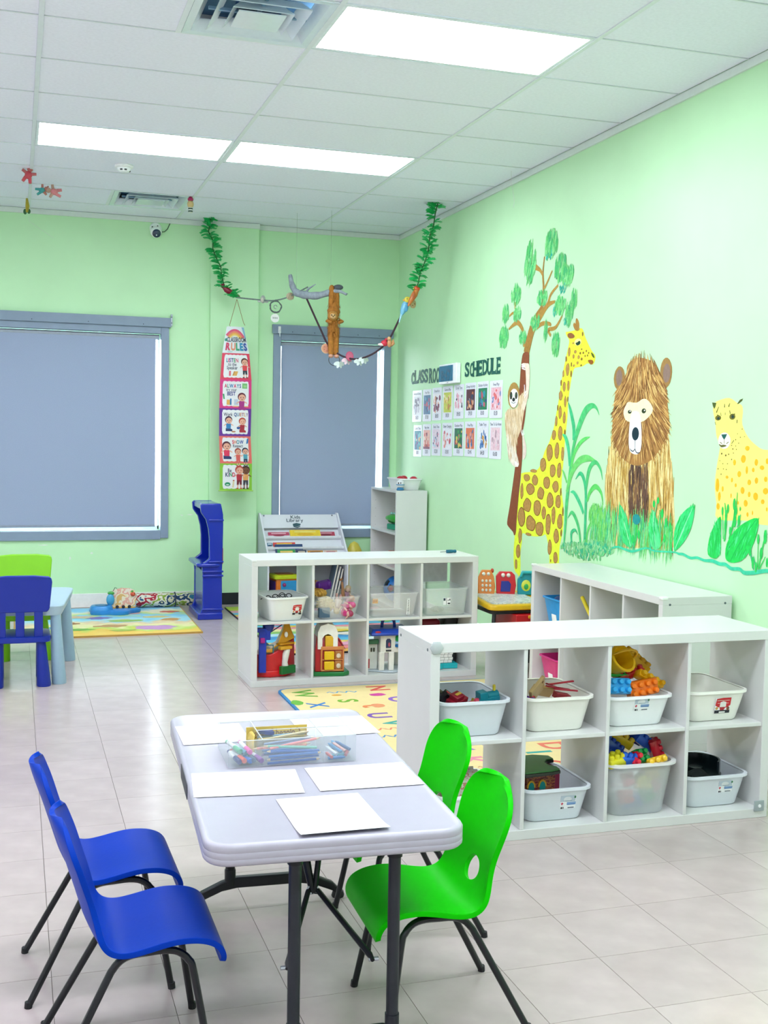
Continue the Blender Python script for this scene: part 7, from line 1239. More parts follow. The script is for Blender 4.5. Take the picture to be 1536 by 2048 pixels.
streaks('head_fur', ['#8A6030', '#7A522C', '#C9A05A', '#B88C4C', '#DDBD76', '#94683A'], hb, be, 1100, .085, .0042, lambda y, z: math.atan2((y - hc[0]) * 1.2, .18 + abs(z - hc[1]) * .6), 13, .0024)
poly('face_mask', 'bear_mask', '#F2F4BE', be, .0030); poly('muzzle', 'bear_muzzle', '#EEF3F6', be, .0033, P('#EEF3F6', .02))
ovals('nose', 'bear_nose', '#12303A', be, .0036); ovals('eye', 'bear_eye', '#2A3A1C', be, .0034); ovals('eye_glint', 'bear_glint', '#F4F6EE', be, .0037)
for s in D['bear_mouth']: paint('mouth_line', P('#2A3A40'), be, lambda g: g.stroke(smst(s), .0036, wl))
# cheetah
ch = mural('painted_cheetah', 'pale yellow spotted cheetah painted at the edge of the wall in view', 0, 0)
poly('coat', 'cheetah_body', '#F2F57E', ch, 0, P('#F1F37A', .07, 8))
for k in (0, 1): poly('ear', 'cheetah_ear', '#4A5A22', ch, .0004, idx=k, sm=False)
ovals('spot', 'cheetah_spots', '#F0B420', ch, .0004, .07, 12)
g = G(); [g.flat(ell2(y, z, a, b, 8), .0012, wl) for y, z, a, b in D['cheetah_dots']]; g.out('freckles', P('#6E5A1E'), ch, smooth=0, kind='stuff')
ovals('muzzle', 'cheetah_muzzle', '#F8F9DC', ch, .0010); ovals('eye', 'cheetah_eye', '#6E6A1E', ch, .0012); ovals('pupil', 'cheetah_pupil', '#1C3A34', ch, .0016); poly('nose', 'cheetah_nose', '#1A5A50', ch, .0016, sm=False)
for s in D['cheetah_lines']: paint('face_stripe', P('#5A5C20'), ch, lambda g: g.stroke(smst(s), .0018, wl))
# plants
rd = mural('painted_reeds', 'tall arching green reeds painted between the giraffe and the bear', 0, 0)
for k, s in enumerate(D['reeds']): paint('blade', P(['#4CC072', '#3DB87A', '#5CCB62', '#45C486', '#6ACB6A'][k % 5], .18, 30), rd, lambda g: g.stroke(smst(s, 5), .0042 + k * .00006, wl))
for k, (y, z, a, b) in enumerate(D['bush']): clump('brush_strokes', ['#6CC85C', '#54BE5A', '#7ED072'], y, z, a, b, rd, 70 + k, 110, .05, .0036)
for k, (y, z, a, b) in enumerate(D['scrub']):
    random.seed(90 + k); ms = [P(h, .1) for h in ('#6CC078', '#3DB080', '#8ED094')]; g = G()
    for i in range(240):
        r, th = random.random() ** .7, random.uniform(0, 2 * PI); g.mi = i % 3; s = random.uniform(.006, .014)
        py, pz, l = y + a * r * math.cos(th), z + b * r * math.sin(th), random.uniform(-.7, .7)
        g.stroke([(py - l * s, pz + s, s * .4), (py, pz, s * .8), (py + l * s, pz - s, s * .4)], .0048 + i * .00002, wl)
    g.out('dabs', ms, rd, smooth=0, kind='stuff')
lv = mural('painted_undergrowth', 'broad green leaves and grass painted below the bear and the cheetah', 0, 0)
for k in range(len(D['leaf'])):
    poly('leaf', 'leaf', ['#35D274', '#22C653', '#1FCB52', '#43CB7A', '#5CD88A'][k], lv, .0066, P(['#35D274', '#22C653', '#1FCB52', '#43CB7A', '#5CD88A'][k], .15, 25), idx=k)
    paint('leaf_vein', P(['#8FEBB0', '#15B84A', '#16B54C', '#9BEBA8', '#9BEBA8'][k]), lv, lambda g: g.stroke(smst(D['leafvein'][k]), .0071, wl))
    lp = smoothpoly(D['leaf'][k], 2); streaks('leaf_strokes', ['#18B84C', '#4FE08A', '#2FD068'], lp, lv, 45, .05, .004, .5 if k in (0, 2) else -.3, 200 + k, .0069)
paint('ground_line', P('#3CC79A', .12), lv, lambda g: g.stroke(smst(D['groundline']), .0064, wl))
gz = D['grasszone'][0]
streaks('grass', ['#5CCB6C', '#43BE78', '#2FB488', '#8AD890', '#6FCF5C'], gz, lv, 420, .16, .0038, .06, 21, .0055)
for k, s in enumerate(D['stalks']): paint('stalk', P(['#2FCB5A', '#27C24E', '#3CB878'][k % 3]), lv, lambda g: g.stroke(smst(s), .0075, wl))
for k, (y, z, a, b) in enumerate(D['stalkleaf']): paint('small_leaf', P('#27C456' if k < len(D['stalkleaf']) - 1 else '#1F8E8E'), lv, lambda g: g.flat(ell2(y, z, a, b, 12, .04), .0078 + k * .00002, wl))

# ------------------------------------------------------------------ classroom schedule on the mural wall
SER = {'L': [(-.08, .42, .93, 1), (-.08, .3, 0, .07), (.86, 1, 0, .26)], 'A': [(-.08, .3, 0, .07), (.7, 1.08, 0, .07)], 'R': [(-.08, .34, 0, .07), (.74, 1.08, 0, .07), (-.08, .1, .93, 1)], 'M': [(-.1, .22, 0, .07), (.78, 1.1, 0, .07), (-.1, .1, .93, 1), (.9, 1.1, .93, 1)], 'H': [(-.08, .34, 0, .07), (.66, 1.08, 0, .07), (-.08, .34, .93, 1), (.66, 1.08, .93, 1)], 'E': [(-.1, .1, 0, .07), (-.1, .1, .93, 1), (.86, 1, 0, .26), (.86, 1, .74, 1)], 'D': [(-.1, .1, 0, .07), (-.1, .1, .93, 1)], 'U': [(-.1, .36, .93, 1), (.64, 1.1, .93, 1)], 'S': [(.84, .96, .66, .94), (.04, .16, .06, .34)], 'C': [(.84, .98, .62, .94)], 'O': []}
LM = M('#0F5A4E', .5, .05)
ordn = {}
for word, key in (('CLASSROOM', 'title1'), ('SCHEDULE', 'title2')):
    for k, (c, y0, z0, y1, z1, zb, zt) in enumerate(D[key]):
        vs, fs, a, b = glyph(c, .028); lo = min(v[1] for v in vs); hi = max(v[1] for v in vs)
        n = ordn.get((word, c), 0); ordn[word, c] = n + 1
        tot = sum(1 for q in word if q == c)
        which = '' if tot == 1 else ('first ' if n == 0 else 'second ')
        ww, hh = y0 - y1, zt - zb; mid = (zb + zt) / 2; u0 = (y0 + y1) / 2 + ww / 2
        to = lambda px, pz, d: (-.001 - d, y0 - px * (y0 - y1), zb + pz * hh)
        g = G(); base = [g.v(to((x - a) / (b - a), (z - lo) / (hi - lo), .001)) for x, z in vs]; top = [g.v(to((x - a) / (b - a), (z - lo) / (hi - lo), .0025)) for x, z in vs]
        for f in fs: g.f([top[i] for i in f]); g.f([base[i] for i in f][::-1])
        for s0, s1, t0, t1 in SER.get(c, []): g.prism([(s0, t0), (s1, t0), (s1, t1), (s0, t1)], .001, .0028, lambda x, z, d: to(x, z, d))
        o = g.out('wall_letter', LM, None, smooth=0); tag(o, f'{which}dark green letter {c} of the word {word} on the wall', 'letter', 'cut out letters of the wall heading')
t = thing('wall_display', 'white framed wall display with a dark teal screen between the heading words', 'display', (0, 0, 0))
ya, yb_, za, zb_ = -1.215, -1.60, 1.955, 2.115
g = G(); g.b2(-.045, -.004, yb_, ya, za, zb_); g.out('case', M('#EEF1F2', .35), t, bevel=.006)
g = G(); g.b2(-.0475, -.045, yb_ + .07, ya - .012, za + .02, zb_ - .014); sc_ = g.out('screen', M('#1F6E8E', .25, .05), t, smooth=0)
g = G(); write(g, '8:47', (yb_ + ya) / 2 + .03, za + .03, .11, lambda a, b, c: (-.0482 - c, (yb_ + ya) + .06 - a, b), bold=.03, xs=1.0); g.out('digits', M('#17546E', .3), sc_, smooth=0)
g = G(); g.b2(-.0465, -.045, -1.425, -1.405, za + .006, za + .014); g.out('button', M('#B8BEC2', .4), t, smooth=0)
CARDS = [('Arrival and Greeting', '06:30', ['#EEF0F6', '#C4C2D6', '#5A5470'], 'two grey child figures'), ('Free Play', '07:00', ['#2C6E9A', '#56A8CC', '#E84C4C', '#2E3F7A'], 'blue and red figures'), ('Breakfast', '08:00', ['#F2EEF4', '#8E3A5A', '#5E2440', '#F2B48A'], 'two plum haired children'), ('Centre Play', '08:30', ['#CBD84A', '#EBD06A', '#C98A3A', '#F4E8B0'], 'a lime and gold picture'), ('Circle Time', '09:00', ['#F4F2F6', '#F2A8BC', '#3A2A3E', '#F0C4CC'], 'pink hands in a ring'), ('Group Activity', '09:30', ['#5A2230', '#C9784A', '#F2CFA8', '#2A3A5E'], 'dark red and peach figures'), ('Outdoor Activity', '10:00', ['#1E8A5A', '#2FA0B4', '#C25A6E', '#2F4A8A'], 'a green outdoor scene'), ('Free Play', '10:30', ['#F6C4D0', '#F2787A', '#7A9AD0', '#F4E2E8'], 'pink and coral toys'), ('Lunch Time', '11:00', ['#1E96AA', '#6CC4CC', '#5A4A8A', '#F0C890'], 'a teal and violet picture'), ('Nap time', '12:00', ['#F0B0A0', '#D85A4A', '#8A3A5A', '#F2D8C0'], 'salmon figures above a blue strip'), ('Snack Time', '02:30', ['#EAD8E4', '#E8A0B8', '#4A5A7A', '#B8D8EA'], 'a pale pink kitchen scene'), ('Diaper Changing', '03:00', ['#EEF0F6', '#E88A86', '#D85A6A', '#F2C0B4'], 'red and pink ovals'), ('Outdoor Play', '03:15', ['#18704A', '#3AB04A', '#D8485A', '#E8C85A'], 'a green swing scene'), ('Free Play', '03:45', ['#E87A4A', '#3A78B4', '#F2C8BC', '#E8A08A'], 'an orange and blue room'), ('Table Toys', '04:30', ['#F2F4F8', '#2A6EB8', '#4A8AC8', '#E8A84A'], 'blue and orange toys on white'), ('Time To Go Home', '06:00', ['#F6D8E0', '#F2C8D4', '#F4E2E8', '#C8A8B4'], 'a pale pink chart')]
for k, ((y0, y1, zb, zt), (ttl, tm_, cl, desc)) in enumerate(zip(D['cards'], CARDS)):
    row = 'upper' if k < 8 else 'lower'
    t = thing('schedule_card', f'{row} row schedule card reading {ttl} {tm_} with {desc}', 'card', (-.0015, (y0 + y1) / 2, (zb + zt) / 2), group='laminated schedule cards on the mural wall')
    hw_, hh_ = abs(y1 - y0) / 2, (zt - zb) / 2; to = lambda a, b, c: (-c, -a, b)
    g = G(); g.prism(rect2(2 * hw_, 2 * hh_, .006, 3), 0, .0015, to); KA[0] = 1.0; g.out('card', M('#E8EBF4', .25, .01), t, smooth=0); KA[0] = .85
    random.seed(k); pw_, ph_ = hw_ * .78, hh_ * .56; g = G(); ms = [M(c, .4, .12, 60) for c in cl]
    g.mi = 0; g.flat([(-pw_, -ph_ + .0), (pw_, -ph_), (pw_, ph_ + .01), (-pw_, ph_ + .01)], .0019, to)
    for q in range(16):
        g.mi = 1 + q % (len(ms) - 1); a, b = random.uniform(.1, .24) * pw_, random.uniform(.12, .34) * ph_
        cx_, cy_ = random.uniform(-pw_ + a, pw_ - a), random.uniform(-ph_ + b, ph_ - b); g.flat(ell2(cx_, cy_, a, b, 9, .2), .002 + q * .00004, to)
    for s in (-1, 1):
        if k in (0, 2, 5, 9, 13): g.mi = len(ms) - 1; g.flat(ell2(s * pw_ * .42, .1 * ph_, pw_ * .16, ph_ * .12, 10), .0028, to); g.mi = 1; g.flat([(s * pw_ * .42 - pw_ * .15, -.75 * ph_), (s * pw_ * .42 + pw_ * .15, -.75 * ph_), (s * pw_ * .42 + pw_ * .1, 0), (s * pw_ * .42 - pw_ * .1, 0)], .0027, to)
    if k == 9: g.mi = 2; g.flat([(-pw_, -ph_), (pw_, -ph_), (pw_, -ph_ + .02), (-pw_, -ph_ + .02)], .003, to)
    g.out('picture', ms, t, smooth=0)
    g = G(); write(g, ttl, 0, hh_ - .038, .030, to, .002, bold=.012, xs=min(1., 2 * hw_ * .92 / (len(ttl) * .030 * .52))); g.out('title', M('#4A5568', .5), t, smooth=0)
    g = G(); write(g, tm_, 0, -hh_ + .022, .044, to, .002, bold=.012, xs=.8); g.out('time', M('#3A4458', .5), t, smooth=0)

KA[0] = .78
# ------------------------------------------------------------------ hanging rules chart
pp = D['poster']; py = pp[0][0][1]
t = thing('rules_chart', 'hanging chart of classroom rules with six coloured panels in front of the pilaster', 'chart', (-1.565, py, 2.44))
PX = lambda v: v - t.location.x
def panel(k, border, lines, fig, books=()):
    (l0, r0), (l1, r1) = pp[k], pp[k + 1]
    x00, x01, z1 = PX(l0[0]), PX(r0[0]), (l0[2] + r0[2]) / 2 - 2.44; x10, x11, z0 = PX(l1[0]), PX(r1[0]), (l1[2] + r1[2]) / 2 - 2.44
    def to(u, v, c):   # u,v in 0..1
        xa = x10 + (x00 - x10) * v; xb = x11 + (x01 - x11) * v
        bow = .02 * (1 - (2 * u - 1) ** 2)
        return (xa + (xb - xa) * u, -bow * .4 - c + .01, z0 + (z1 - z0) * v)
    W_ = abs((x11 - x10) + (x01 - x00)) / 2; H_ = z1 - z0
    g = G(); n = 8
    g.loft([[to(u / n, 0, 0), to(u / n, 1, 0), to(u / n, 1, -.0015), to(u / n, 0, -.0015)] for u in range(n + 1)]); p = g.out('panel', M(border, .4, .03), t, smooth=30)
    return to, p, W_, H_
def grid_face(g, pts, to, z, n=8):
    g.loft([[to(u, lo, z), to(u, hi, z)] for u, lo, hi in pts], False, False, closed=False)
def scallop(to, p, hexc='#F6F7FA'):
    pts = []; n = 36
    for i in range(n + 1):
        u = .09 + .82 * i / n; e = min(i, n - i) / n; r = .03 * (1 if e > .04 else .5) ; s = .018 * abs(math.sin(i / n * PI * 6))
        k = .05 if e < .02 else 0
        pts.append((u, .09 - s + k * 2, .93 + s - k * 2))
    g = G(); grid_face(g, pts, to, .0012); g.out('white_card', M(hexc, .4, .01), p, smooth=30)
def letters(to, p, W_, H_, text, u, v, size, hexes, bold=.03, nm='lettering', xs=.7):
    g = G(); write(g, text, 0, 0, 1., lambda a, b, c: to(u + a * xs * size / W_, v + b * size / H_, .0030 + c), cols=list(range(len(hexes))), bold=bold); g.out(nm, [M(h, .5) for h in hexes], p, smooth=0)
def kid(to, p, W_, H_, u, v, s, hair, top, legs, skin='#F2B49A', sit=False):
    g = G(); ms = [M(h, .5) for h in (skin, hair, top, legs, '#F4F4F4')]
    f = lambda a, b, c: to(u + a * s / W_, v + b * s / H_, .0026 + c)
    def sh(mi, poly, z): g.mi = mi; g.flat(poly, z, f)
    if sit: sh(3, [(-.22, -.62), (.3, -.62), (.3, -.48), (.1, -.38), (-.22, -.38)], 0)
    else: sh(3, [(-.17, -.75), (-.04, -.75), (0, -.5), (.04, -.75), (.17, -.75), (.17, -.38), (-.17, -.38)], 0); sh(0, rc(-.14, -.06, -.95, -.72), 0); sh(0, rc(.06, .14, -.95, -.72), 0); sh(1, rc(-.2, -.05, -1., -.93), .0001); sh(1, rc(.05, .2, -1., -.93), .0001)
    sh(2, [(-.17, -.42), (.17, -.42), (.2, -.05), (.1, .0), (-.1, 0), (-.2, -.05)], .0002)
    sh(0, [(.17, -.1), (.36, -.2), (.38, -.14), (.2, -.02)], .0003); sh(0, [(-.17, -.1), (-.36, -.22), (-.38, -.16), (-.2, -.02)], .0003)
    sh(1, ell2(0, .27, .29, .29, 14), .0004); sh(0, ell2(.02, .2, .24, .24, 14), .0006)
    g.mi = 1; g.flat(ell2(-.07, .22, .03, .04, 8), .0008, f); g.flat(ell2(.11, .22, .03, .04, 8), .0008, f); g.flat([(-.05, .1), (.1, .1), (.05, .06), (0, .06)], .0008, f)
    g.out('child_figure', ms, p, smooth=0)
def bit(to, p, poly_, hexc, z=.0026, nm='printed_object'):
    g = G(); g.flat(poly_, z, to); g.out(nm, M(hexc, .5), p, smooth=0)
RB = ['#E0265E', '#F08A4A', '#2FA86A', '#1E7FBE', '#7A3FA8']
to, p, W_, H_ = panel(0, '#E9F2F6', None, None)
def arcband(r0, r1, hexc):
    g = G(); L = []
    for i in range(15):
        a = R(20 + 130 * i / 14); L.append([to(.46 + r0 * 1.1 * math.cos(a), .45 + r0 * math.sin(a), .0014), to(.46 + r1 * 1.1 * math.cos(a), .45 + r1 * math.sin(a), .0014)])
    g.loft(L, False, False, closed=False); g.out('rainbow_band', M(hexc, .5), p, smooth=0)
for r0, r1, hx in ((.38, .46, '#E8557E'), (.31, .38, '#F08A6A'), (.25, .31, '#F4B84A'), (.2, .25, '#F4DC8A')): arcband(r0, r1, hx)
bit(to, p, ell2(.07, .5, .06, .06, 10), '#1FA08A', .0016); bit(to, p, [(.85, .98), (.99, .98), (.99, .55), (.93, .6)], '#8FC4DC', .0015)
letters(to, p, W_, H_, 'CLASSROOM', .53, .43, .055, ['#1C2A44'], .02, xs=.5); letters(to, p, W_, H_, 'RULES', .52, .12, .085, ['#E0406A', '#F09A7A', '#2FA878', '#1E8FBE', '#3A5AB4'], .05, xs=.62)
bit(to, p, ell2(.28, .05, .1, .035, 10), '#B8D8D8', .0018)
MIX = ['#1C8FAE', '#E0265E', '#7A3FA8', '#1E4F8E', '#2FA86A', '#E86A8A']
to, p, W_, H_ = panel(1, '#E83A5E', None, None); scallop(to, p); letters(to, p, W_, H_, 'LISTEN', .37, .66, .048, MIX); letters(to, p, W_, H_, 'to the', .37, .52, .040, ['#2A3A5E'], .012); letters(to, p, W_, H_, 'Speaker', .37, .39, .040, ['#2A3A5E'], .012)
kid(to, p, W_, H_, .80, .56, .11, '#5A2A2A', '#E8424A', '#2A3A4A'); bit(to, p, rc(.27, .33, .14, .33), '#E86A80'); bit(to, p, [(.38, .15), (.52, .15), (.57, .32), (.43, .32)], '#F0B860'); bit(to, p, [(.38, .15), (.41, .15), (.46, .32), (.43, .32)], '#C98A3A', .003)
to, p, W_, H_ = panel(2, '#E2308A', None, None); scallop(to, p); letters(to, p, W_, H_, 'ALWAYS', .40, .72, .045, ['#E0265E', '#2FA88A', '#1E7FBE', '#E0407A', '#1C8FAE', '#2F5AA8']); letters(to, p, W_, H_, 'try your', .36, .60, .036, ['#2A3A5E'], .012); letters(to, p, W_, H_, 'BEST', .36, .45, .045, ['#3A3A8E'])
kid(to, p, W_, H_, .69, .27, .125, '#6A1E34', '#B02A8A', '#B02A8A', sit=True); bit(to, p, rc(.70, .86, .70, .88), '#7CC87A'); bit(to, p, rc(.74, .84, .74, .82), '#A8DC98', .003); bit(to, p, [(.12, .32), (.16, .32), (.14, .50), (.09, .50)], '#2FA06A'); bit(to, p, rc(.22, .37, .12, .30), '#F0B454'); bit(to, p, rc(.32, .37, .12, .34), '#2F7FBE', .003); bit(to, p, rc(.45, .58, .12, .32), '#C4D0E4'); bit(to, p, rc(.42, .9, .055, .09), '#F2B87A', .003)
to, p, W_, H_ = panel(3, '#6A2A9E', None, None); scallop(to, p); letters(to, p, W_, H_, 'Work', .27, .72, .042, ['#2A3A5E'], .015); letters(to, p, W_, H_, 'QUIETLY', .68, .72, .042, ['#1E4F9E', '#7AA8C8', '#C89A9A', '#E0A07A', '#B46A8A', '#E8B46A', '#9A7AA8'])
kid(to, p, W_, H_, .29, .46, .11, '#4A2440', '#2A86C4', '#2A3A6E', sit=True); kid(to, p, W_, H_, .72, .42, .11, '#C0443A', '#B4243C', '#B4243C', sit=True); bit(to, p, ell2(.45, .16, .07, .03, 10), '#C98A6A'); bit(to, p, ell2(.6, .3, .06, .05, 8), '#2A5A9E')
to, p, W_, H_ = panel(4, '#F0706A', None, None); scallop(to, p); letters(to, p, W_, H_, 'SHOW', .58, .72, .045, ['#E0305E', '#F0906A', '#1E9AAE', '#3A5AA8']); letters(to, p, W_, H_, 'Respect', .58, .59, .038, ['#2A3A5E'], .012)
kid(to, p, W_, H_, .22, .50, .13, '#5A2034', '#E8325E', '#24346E', sit=True); kid(to, p, W_, H_, .57, .33, .10, '#A83A2A', '#E8625A', '#E8625A'); kid(to, p, W_, H_, .80, .35, .10, '#26304E', '#5AAAC0', '#2A3A5E'); bit(to, p, [(.84, .72), (.90, .74), (.93, .92), (.87, .90)], '#2F7FC4')
to, p, W_, H_ = panel(5, '#8FCE3E', None, None); scallop(to, p); letters(to, p, W_, H_, 'Be', .30, .68, .045, ['#2A3A5E'], .015); letters(to, p, W_, H_, 'KIND', .32, .52, .050, ['#24406E', '#7A2A8E', '#2FA86A', '#E0265E'])
kid(to, p, W_, H_, .60, .62, .13, '#C8443A', '#C4203A', '#7E1A2E'); kid(to, p, W_, H_, .80, .62, .13, '#3A2018', '#F0A860', '#3A3A4A', '#7A4630'); bit(to, p, ell2(.24, .24, .09, .075, 14), '#1F9A6A'); bit(to, p, ell2(.24, .22, .05, .02, 10), '#E8F4EA', .003); bit(to, p, [(.38, .12), (.43, .12), (.45, .36), (.40, .36)], '#E8D8A8'); bit(to, p, rc(.40, .45, .36, .40), '#C85A4A')
hk, ha, hb_ = D['poster_hook']
for e in (ha, hb_):
    g = G(); g.tube([(PX(hk[0]), hk[1] - py, hk[2] - 2.44), (PX(e[0]), e[1] - py, e[2] - 2.44), (PX(e[0]) + .012, e[1] - py, e[2] - 2.46)], .0022, 6); g.out('hanging_cord', M('#9A7A3A', .7), t)
l, r_ = pp[-1]; g = G(); g.tube([(PX(l[0]) - .01, .008, l[2] - 2.44), (PX(r_[0]) + .01, .008, r_[2] - 2.44)], .005, 8); g.out('bottom_rod', M('#A4D84A', .4), t)

# ------------------------------------------------------------------ vine, rope, branch and what hangs there
def sprig_mesh():
    g = G(); L = .07
    g.tube([(0, 0, 0), (L * .5, 0, .012), (L, 0, .005)], .0022, 5)
    for k in range(9):
        x = .008 + k * .007; w = .026 * (1 - .06 * k)
        for s in (-1, 1):
            z = .012 * math.sin(x / L * 2.4)
            g.loft([[(x, 0, z), (x + .004, 0, z + .001), (x + .001, 0, z + .002)], [(x + .003, s * w * .6, z + .004), (x + .0125, s * w * .55, z + .004), (x + .006, s * w * .6, z + .008)], [(x + .013, s * w, z), (x + .015, s * w, z), (x + .014, s * w, z + .001)]])
    return g.mesh('sprig', 40)
SPR = sprig_mesh(); KA[0] = 1.0; VG = M('#14B45A', .5, .15, 50); VS = M('#2A6A34', .6, .1)
def vine(label, key, seed):
    random.seed(seed); pts = [Vector(q) for q in D[key]]; fine = []
    for i in range(len(pts) - 1): fine += [pts[i].lerp(pts[i + 1], k / 3) for k in range(3)]
    fine.append(pts[-1]); o0 = pts[0]
    t = thing('vine', label, 'vine', tuple(o0))
    g = G(); g.tube([q - o0 for q in fine], .005, 6); g.out('stem', VS, t)
    for i, q in enumerate(fine):
        for r in range(4 if i < 3 else 3):
            az = random.uniform(0, 2 * PI); el = random.uniform(-.3, .5)
            if i % 2: az = random.choice((0, PI)) + random.uniform(-.5, .5)
            o = link('sprig', SPR, VG, t, tuple(q - o0), (random.uniform(-.6, .6), -el, az)); s = random.uniform(.7, 1.15); o.scale = (s, s, s)
    g = G(); g.tube([(0, 0, 0), (0, 0, CEIL - .01 - o0.z + .006)], .0015, 5); g.out('hanging_thread', M('#C8D2CC', .5), t)
vine('feathery green vine hanging down beside the pilaster, above the rules chart', 'vineL', 1)
vine('feathery green vine hanging in the room corner at the other end of the rope', 'vineR', 2)
RP = M('#3A2630', .8, .2, 80, bump=.5)
def rope(label, key, rad, mat):
    pts = [tuple(v) for v in catmull(D[key], 4)]; g = G(); g.tube(pts, rad, 7); o = g.out('rope', mat, None); return tag(o, label, 'rope')
def catmull3(P_, n): 
    out = []
    for i in range(len(P_) - 1):
        a, b, c, d = (Vector(P_[max(i - 1, 0)]), Vector(P_[i]), Vector(P_[i + 1]), Vector(P_[min(i + 2, len(P_) - 1)]))
        for k in range(n):
            t_ = k / n; out.append(.5 * ((2 * b) + (c - a) * t_ + (2 * a - 5 * b + 4 * c - d) * t_ * t_ + (3 * b - a - 3 * c + d) * t_ ** 3))
    out.append(Vector(P_[-1])); return out
catmull_ = catmull
catmull = catmull3
rope('grey twisted cord from the vine by the pilaster to the hanging branch', 'rope1', .006, M('#6A7A76', .8, .3, 60, bump=.4))
rope('dark brown rope sagging from the hanging branch to the corner vine', 'rope2', .008, RP)
pts = [Vector(q) for q in D['branch']]; o0 = pts[3]
t = thing('hanging_branch', 'bare grey driftwood branch hanging under the ceiling', 'branch', tuple(o0))
WD = M('#8E99A2', .75, .2, 40, bump=.6)
f = catmull3([tuple(q - o0) for q in pts], 4); n = len(f)
g = G(); g.tube(f, [.010 + .022 * math.sin(PI * min(1, (i + 2) / n * 1.02)) * (1 + .15 * math.sin(i * 1.7)) for i in range(n)], 9); g.out('main_limb', WD, t)
g = G(); g.tube([f[12], f[12] + Vector((.03, -.02, .05)), f[12] + Vector((.09, -.03, .09))], [.014, .009, .003], 7); g.out('twig', WD, t)
g = G(); g.tube([f[20], f[20] + Vector((.06, 0, .02)), f[20] + Vector((.14, -.03, -.01))], [.014, .009, .003], 7); g.out('twig', WD, t)
g = G(); g.ell(f[-5] + Vector((0, 0, .03)), (.04, .03, .022)); g.out('cord_knot', M('#4A5058', .8), t)
for k in (8, 20):
    g = G(); g.tube([f[k], (f[k].x, f[k].y, CEIL - o0.z - .004)], .0009, 5); g.out('nylon_line', M('#A8C8A8', .3, alpha=.5), t)
# plush sloth
KA[0] = .8
S = [Vector(q) for q in D['sloth_toy']]; o0 = S[0]; sp = [q - o0 for q in S]
t = thing('plush_sloth', 'golden brown plush sloth hanging by its arms from the branch', 'plush toy', tuple(o0))
FM = M('#B9782C', .9, .22, 45, bump=1.)
g = G(); body = [(.002, 0, -.10), (0, 0, -.15), (-.004, 0, -.19), (-.005, 0, -.24), (-.005, 0, -.30), (-.008, 0, -.34)]; g.tube(catmull3(body, 4), [.026, .03, .034, .042, .05, .054, .052, .048, .045, .042, .041, .04, .039, .039, .039, .039, .038, .037, .034, .03, .018], 14); g.out('body', FM, t)
for s in (-1, 1):
    g = G(); a = catmull3([(s * .022, 0, -.16), (s * .024, 0, -.09), (s * .02, -.0, -.02), (s * .018, .01, .03), (s * .013, .03, .035)], 3); g.tube(a, [.022, .022, .022, .022, .022, .022, .022, .022, .024, .022, .02, .018, .012], 10); g.out('arm', FM, t)
    g = G(); a = catmull3([(s * .02, 0, -.30), (s * .022, 0, -.38), (s * .02, -.005, -.46), (s * .02, -.01, -.52)], 3); g.tube(a, [.026, .026, .026, .025, .025, .024, .024, .023, .022, .017], 10); g.out('leg', FM, t)
    g = G(); g.ell((s * .024, -.018, -.53), (.021, .028, .016)); g.out('foot', M('#E0A890', .8, .1), t)
g = G(); g.ell((-.02, -.045, -.205), (.045, .04, .042)); g.out('head', M('#C48A3E', .9, .2, 45, bump=1.), t)
g = G(); g.ell((-.028, -.078, -.21), (.026, .014, .022)); g.out('face', M('#D9B078', .8, .1), t)
for s in (-1, 1): g = G(); g.tube([(s * .035, -.03, -.235), (s * .062, -.03, -.245), (s * .03, -.055, -.26)], [.016, .017, .012], 8); g.out('hand', FM, t)
for x in (-.042, -.018): g = G(); g.ell((x, -.092, -.203), .005); g.out('eye', M('#1E140C', .2), t)
g = G(); g.ell((-.03, -.094, -.213), (.006, .005, .004)); g.out('nose', M('#3A2416', .4), t)
random.seed(4); g = G()
for k in range(1100):
    a = random.uniform(0, 2 * PI); z = random.uniform(-.50, .0); r = .043 + .010 * math.sin((z + .5) / .5 * PI) if -.36 < z < -.1 else .04
    x, y = r * math.cos(a) * (1 if -.36 < z < -.12 else 1.1), r * math.sin(a) * (1 if -.36 < z < -.12 else .6)
    b = Vector((x * .93, y * .93, z)); tip = Vector((x * 1.14, y * 1.2, z - .026)); sd = Vector((-math.sin(a), math.cos(a), 0)) * .003
    g.f([g.v(b + sd), g.v(b - sd), g.v(tip)])
g.out('fur', FM, t, kind='stuff')
# small ornaments on the rope
OR = D['ornaments']
def orn(nm, lb, k, parts, grp='ornaments strung along the rope'):
    t = thing(nm, lb, 'ornament', OR[k], group=grp)
    for n_, hx, fn in parts: pcx(t, n_, hx, fn, bevel=0)
    return t
def disc_y(r, c=(0, 0, 0), th=.004): return lambda g: g.lathe([(r, -th), (r, th)], 20, c, rx)
orn('ornament_bird', 'dark crimson bird figure at the lower end of the vine by the pilaster', 0, [('body', '#8E1434', lambda g: g.tube([(-.05, 0, .04), (-.02, 0, .015), (.02, 0, -.01), (.06, 0, -.03)], [.012, .026, .024, .008], 10)), ('head', '#7A1030', lambda g: g.ell((-.05, 0, .045), .02)), ('beak', '#E0A03A', lambda g: g.ell((-.068, 0, .045), (.012, .006, .006))), ('tail', '#A01C40', lambda g: g.ell((.07, 0, -.035), (.03, .008, .01)))])
orn('ornament_shell', 'pale grey shell tied on the grey cord', 1, [('shell', '#A9B0AA', lambda g: g.ell((0, 0, 0), (.022, .015, .034))), ('lip', '#D6D2C4', lambda g: g.ell((-.008, -.01, -.006), (.012, .008, .02))), ('bow', '#BFC6C0', lambda g: (g.ell((-.03, 0, -.02), (.018, .006, .008)), g.ell((.03, 0, -.02), (.018, .006, .008))))])
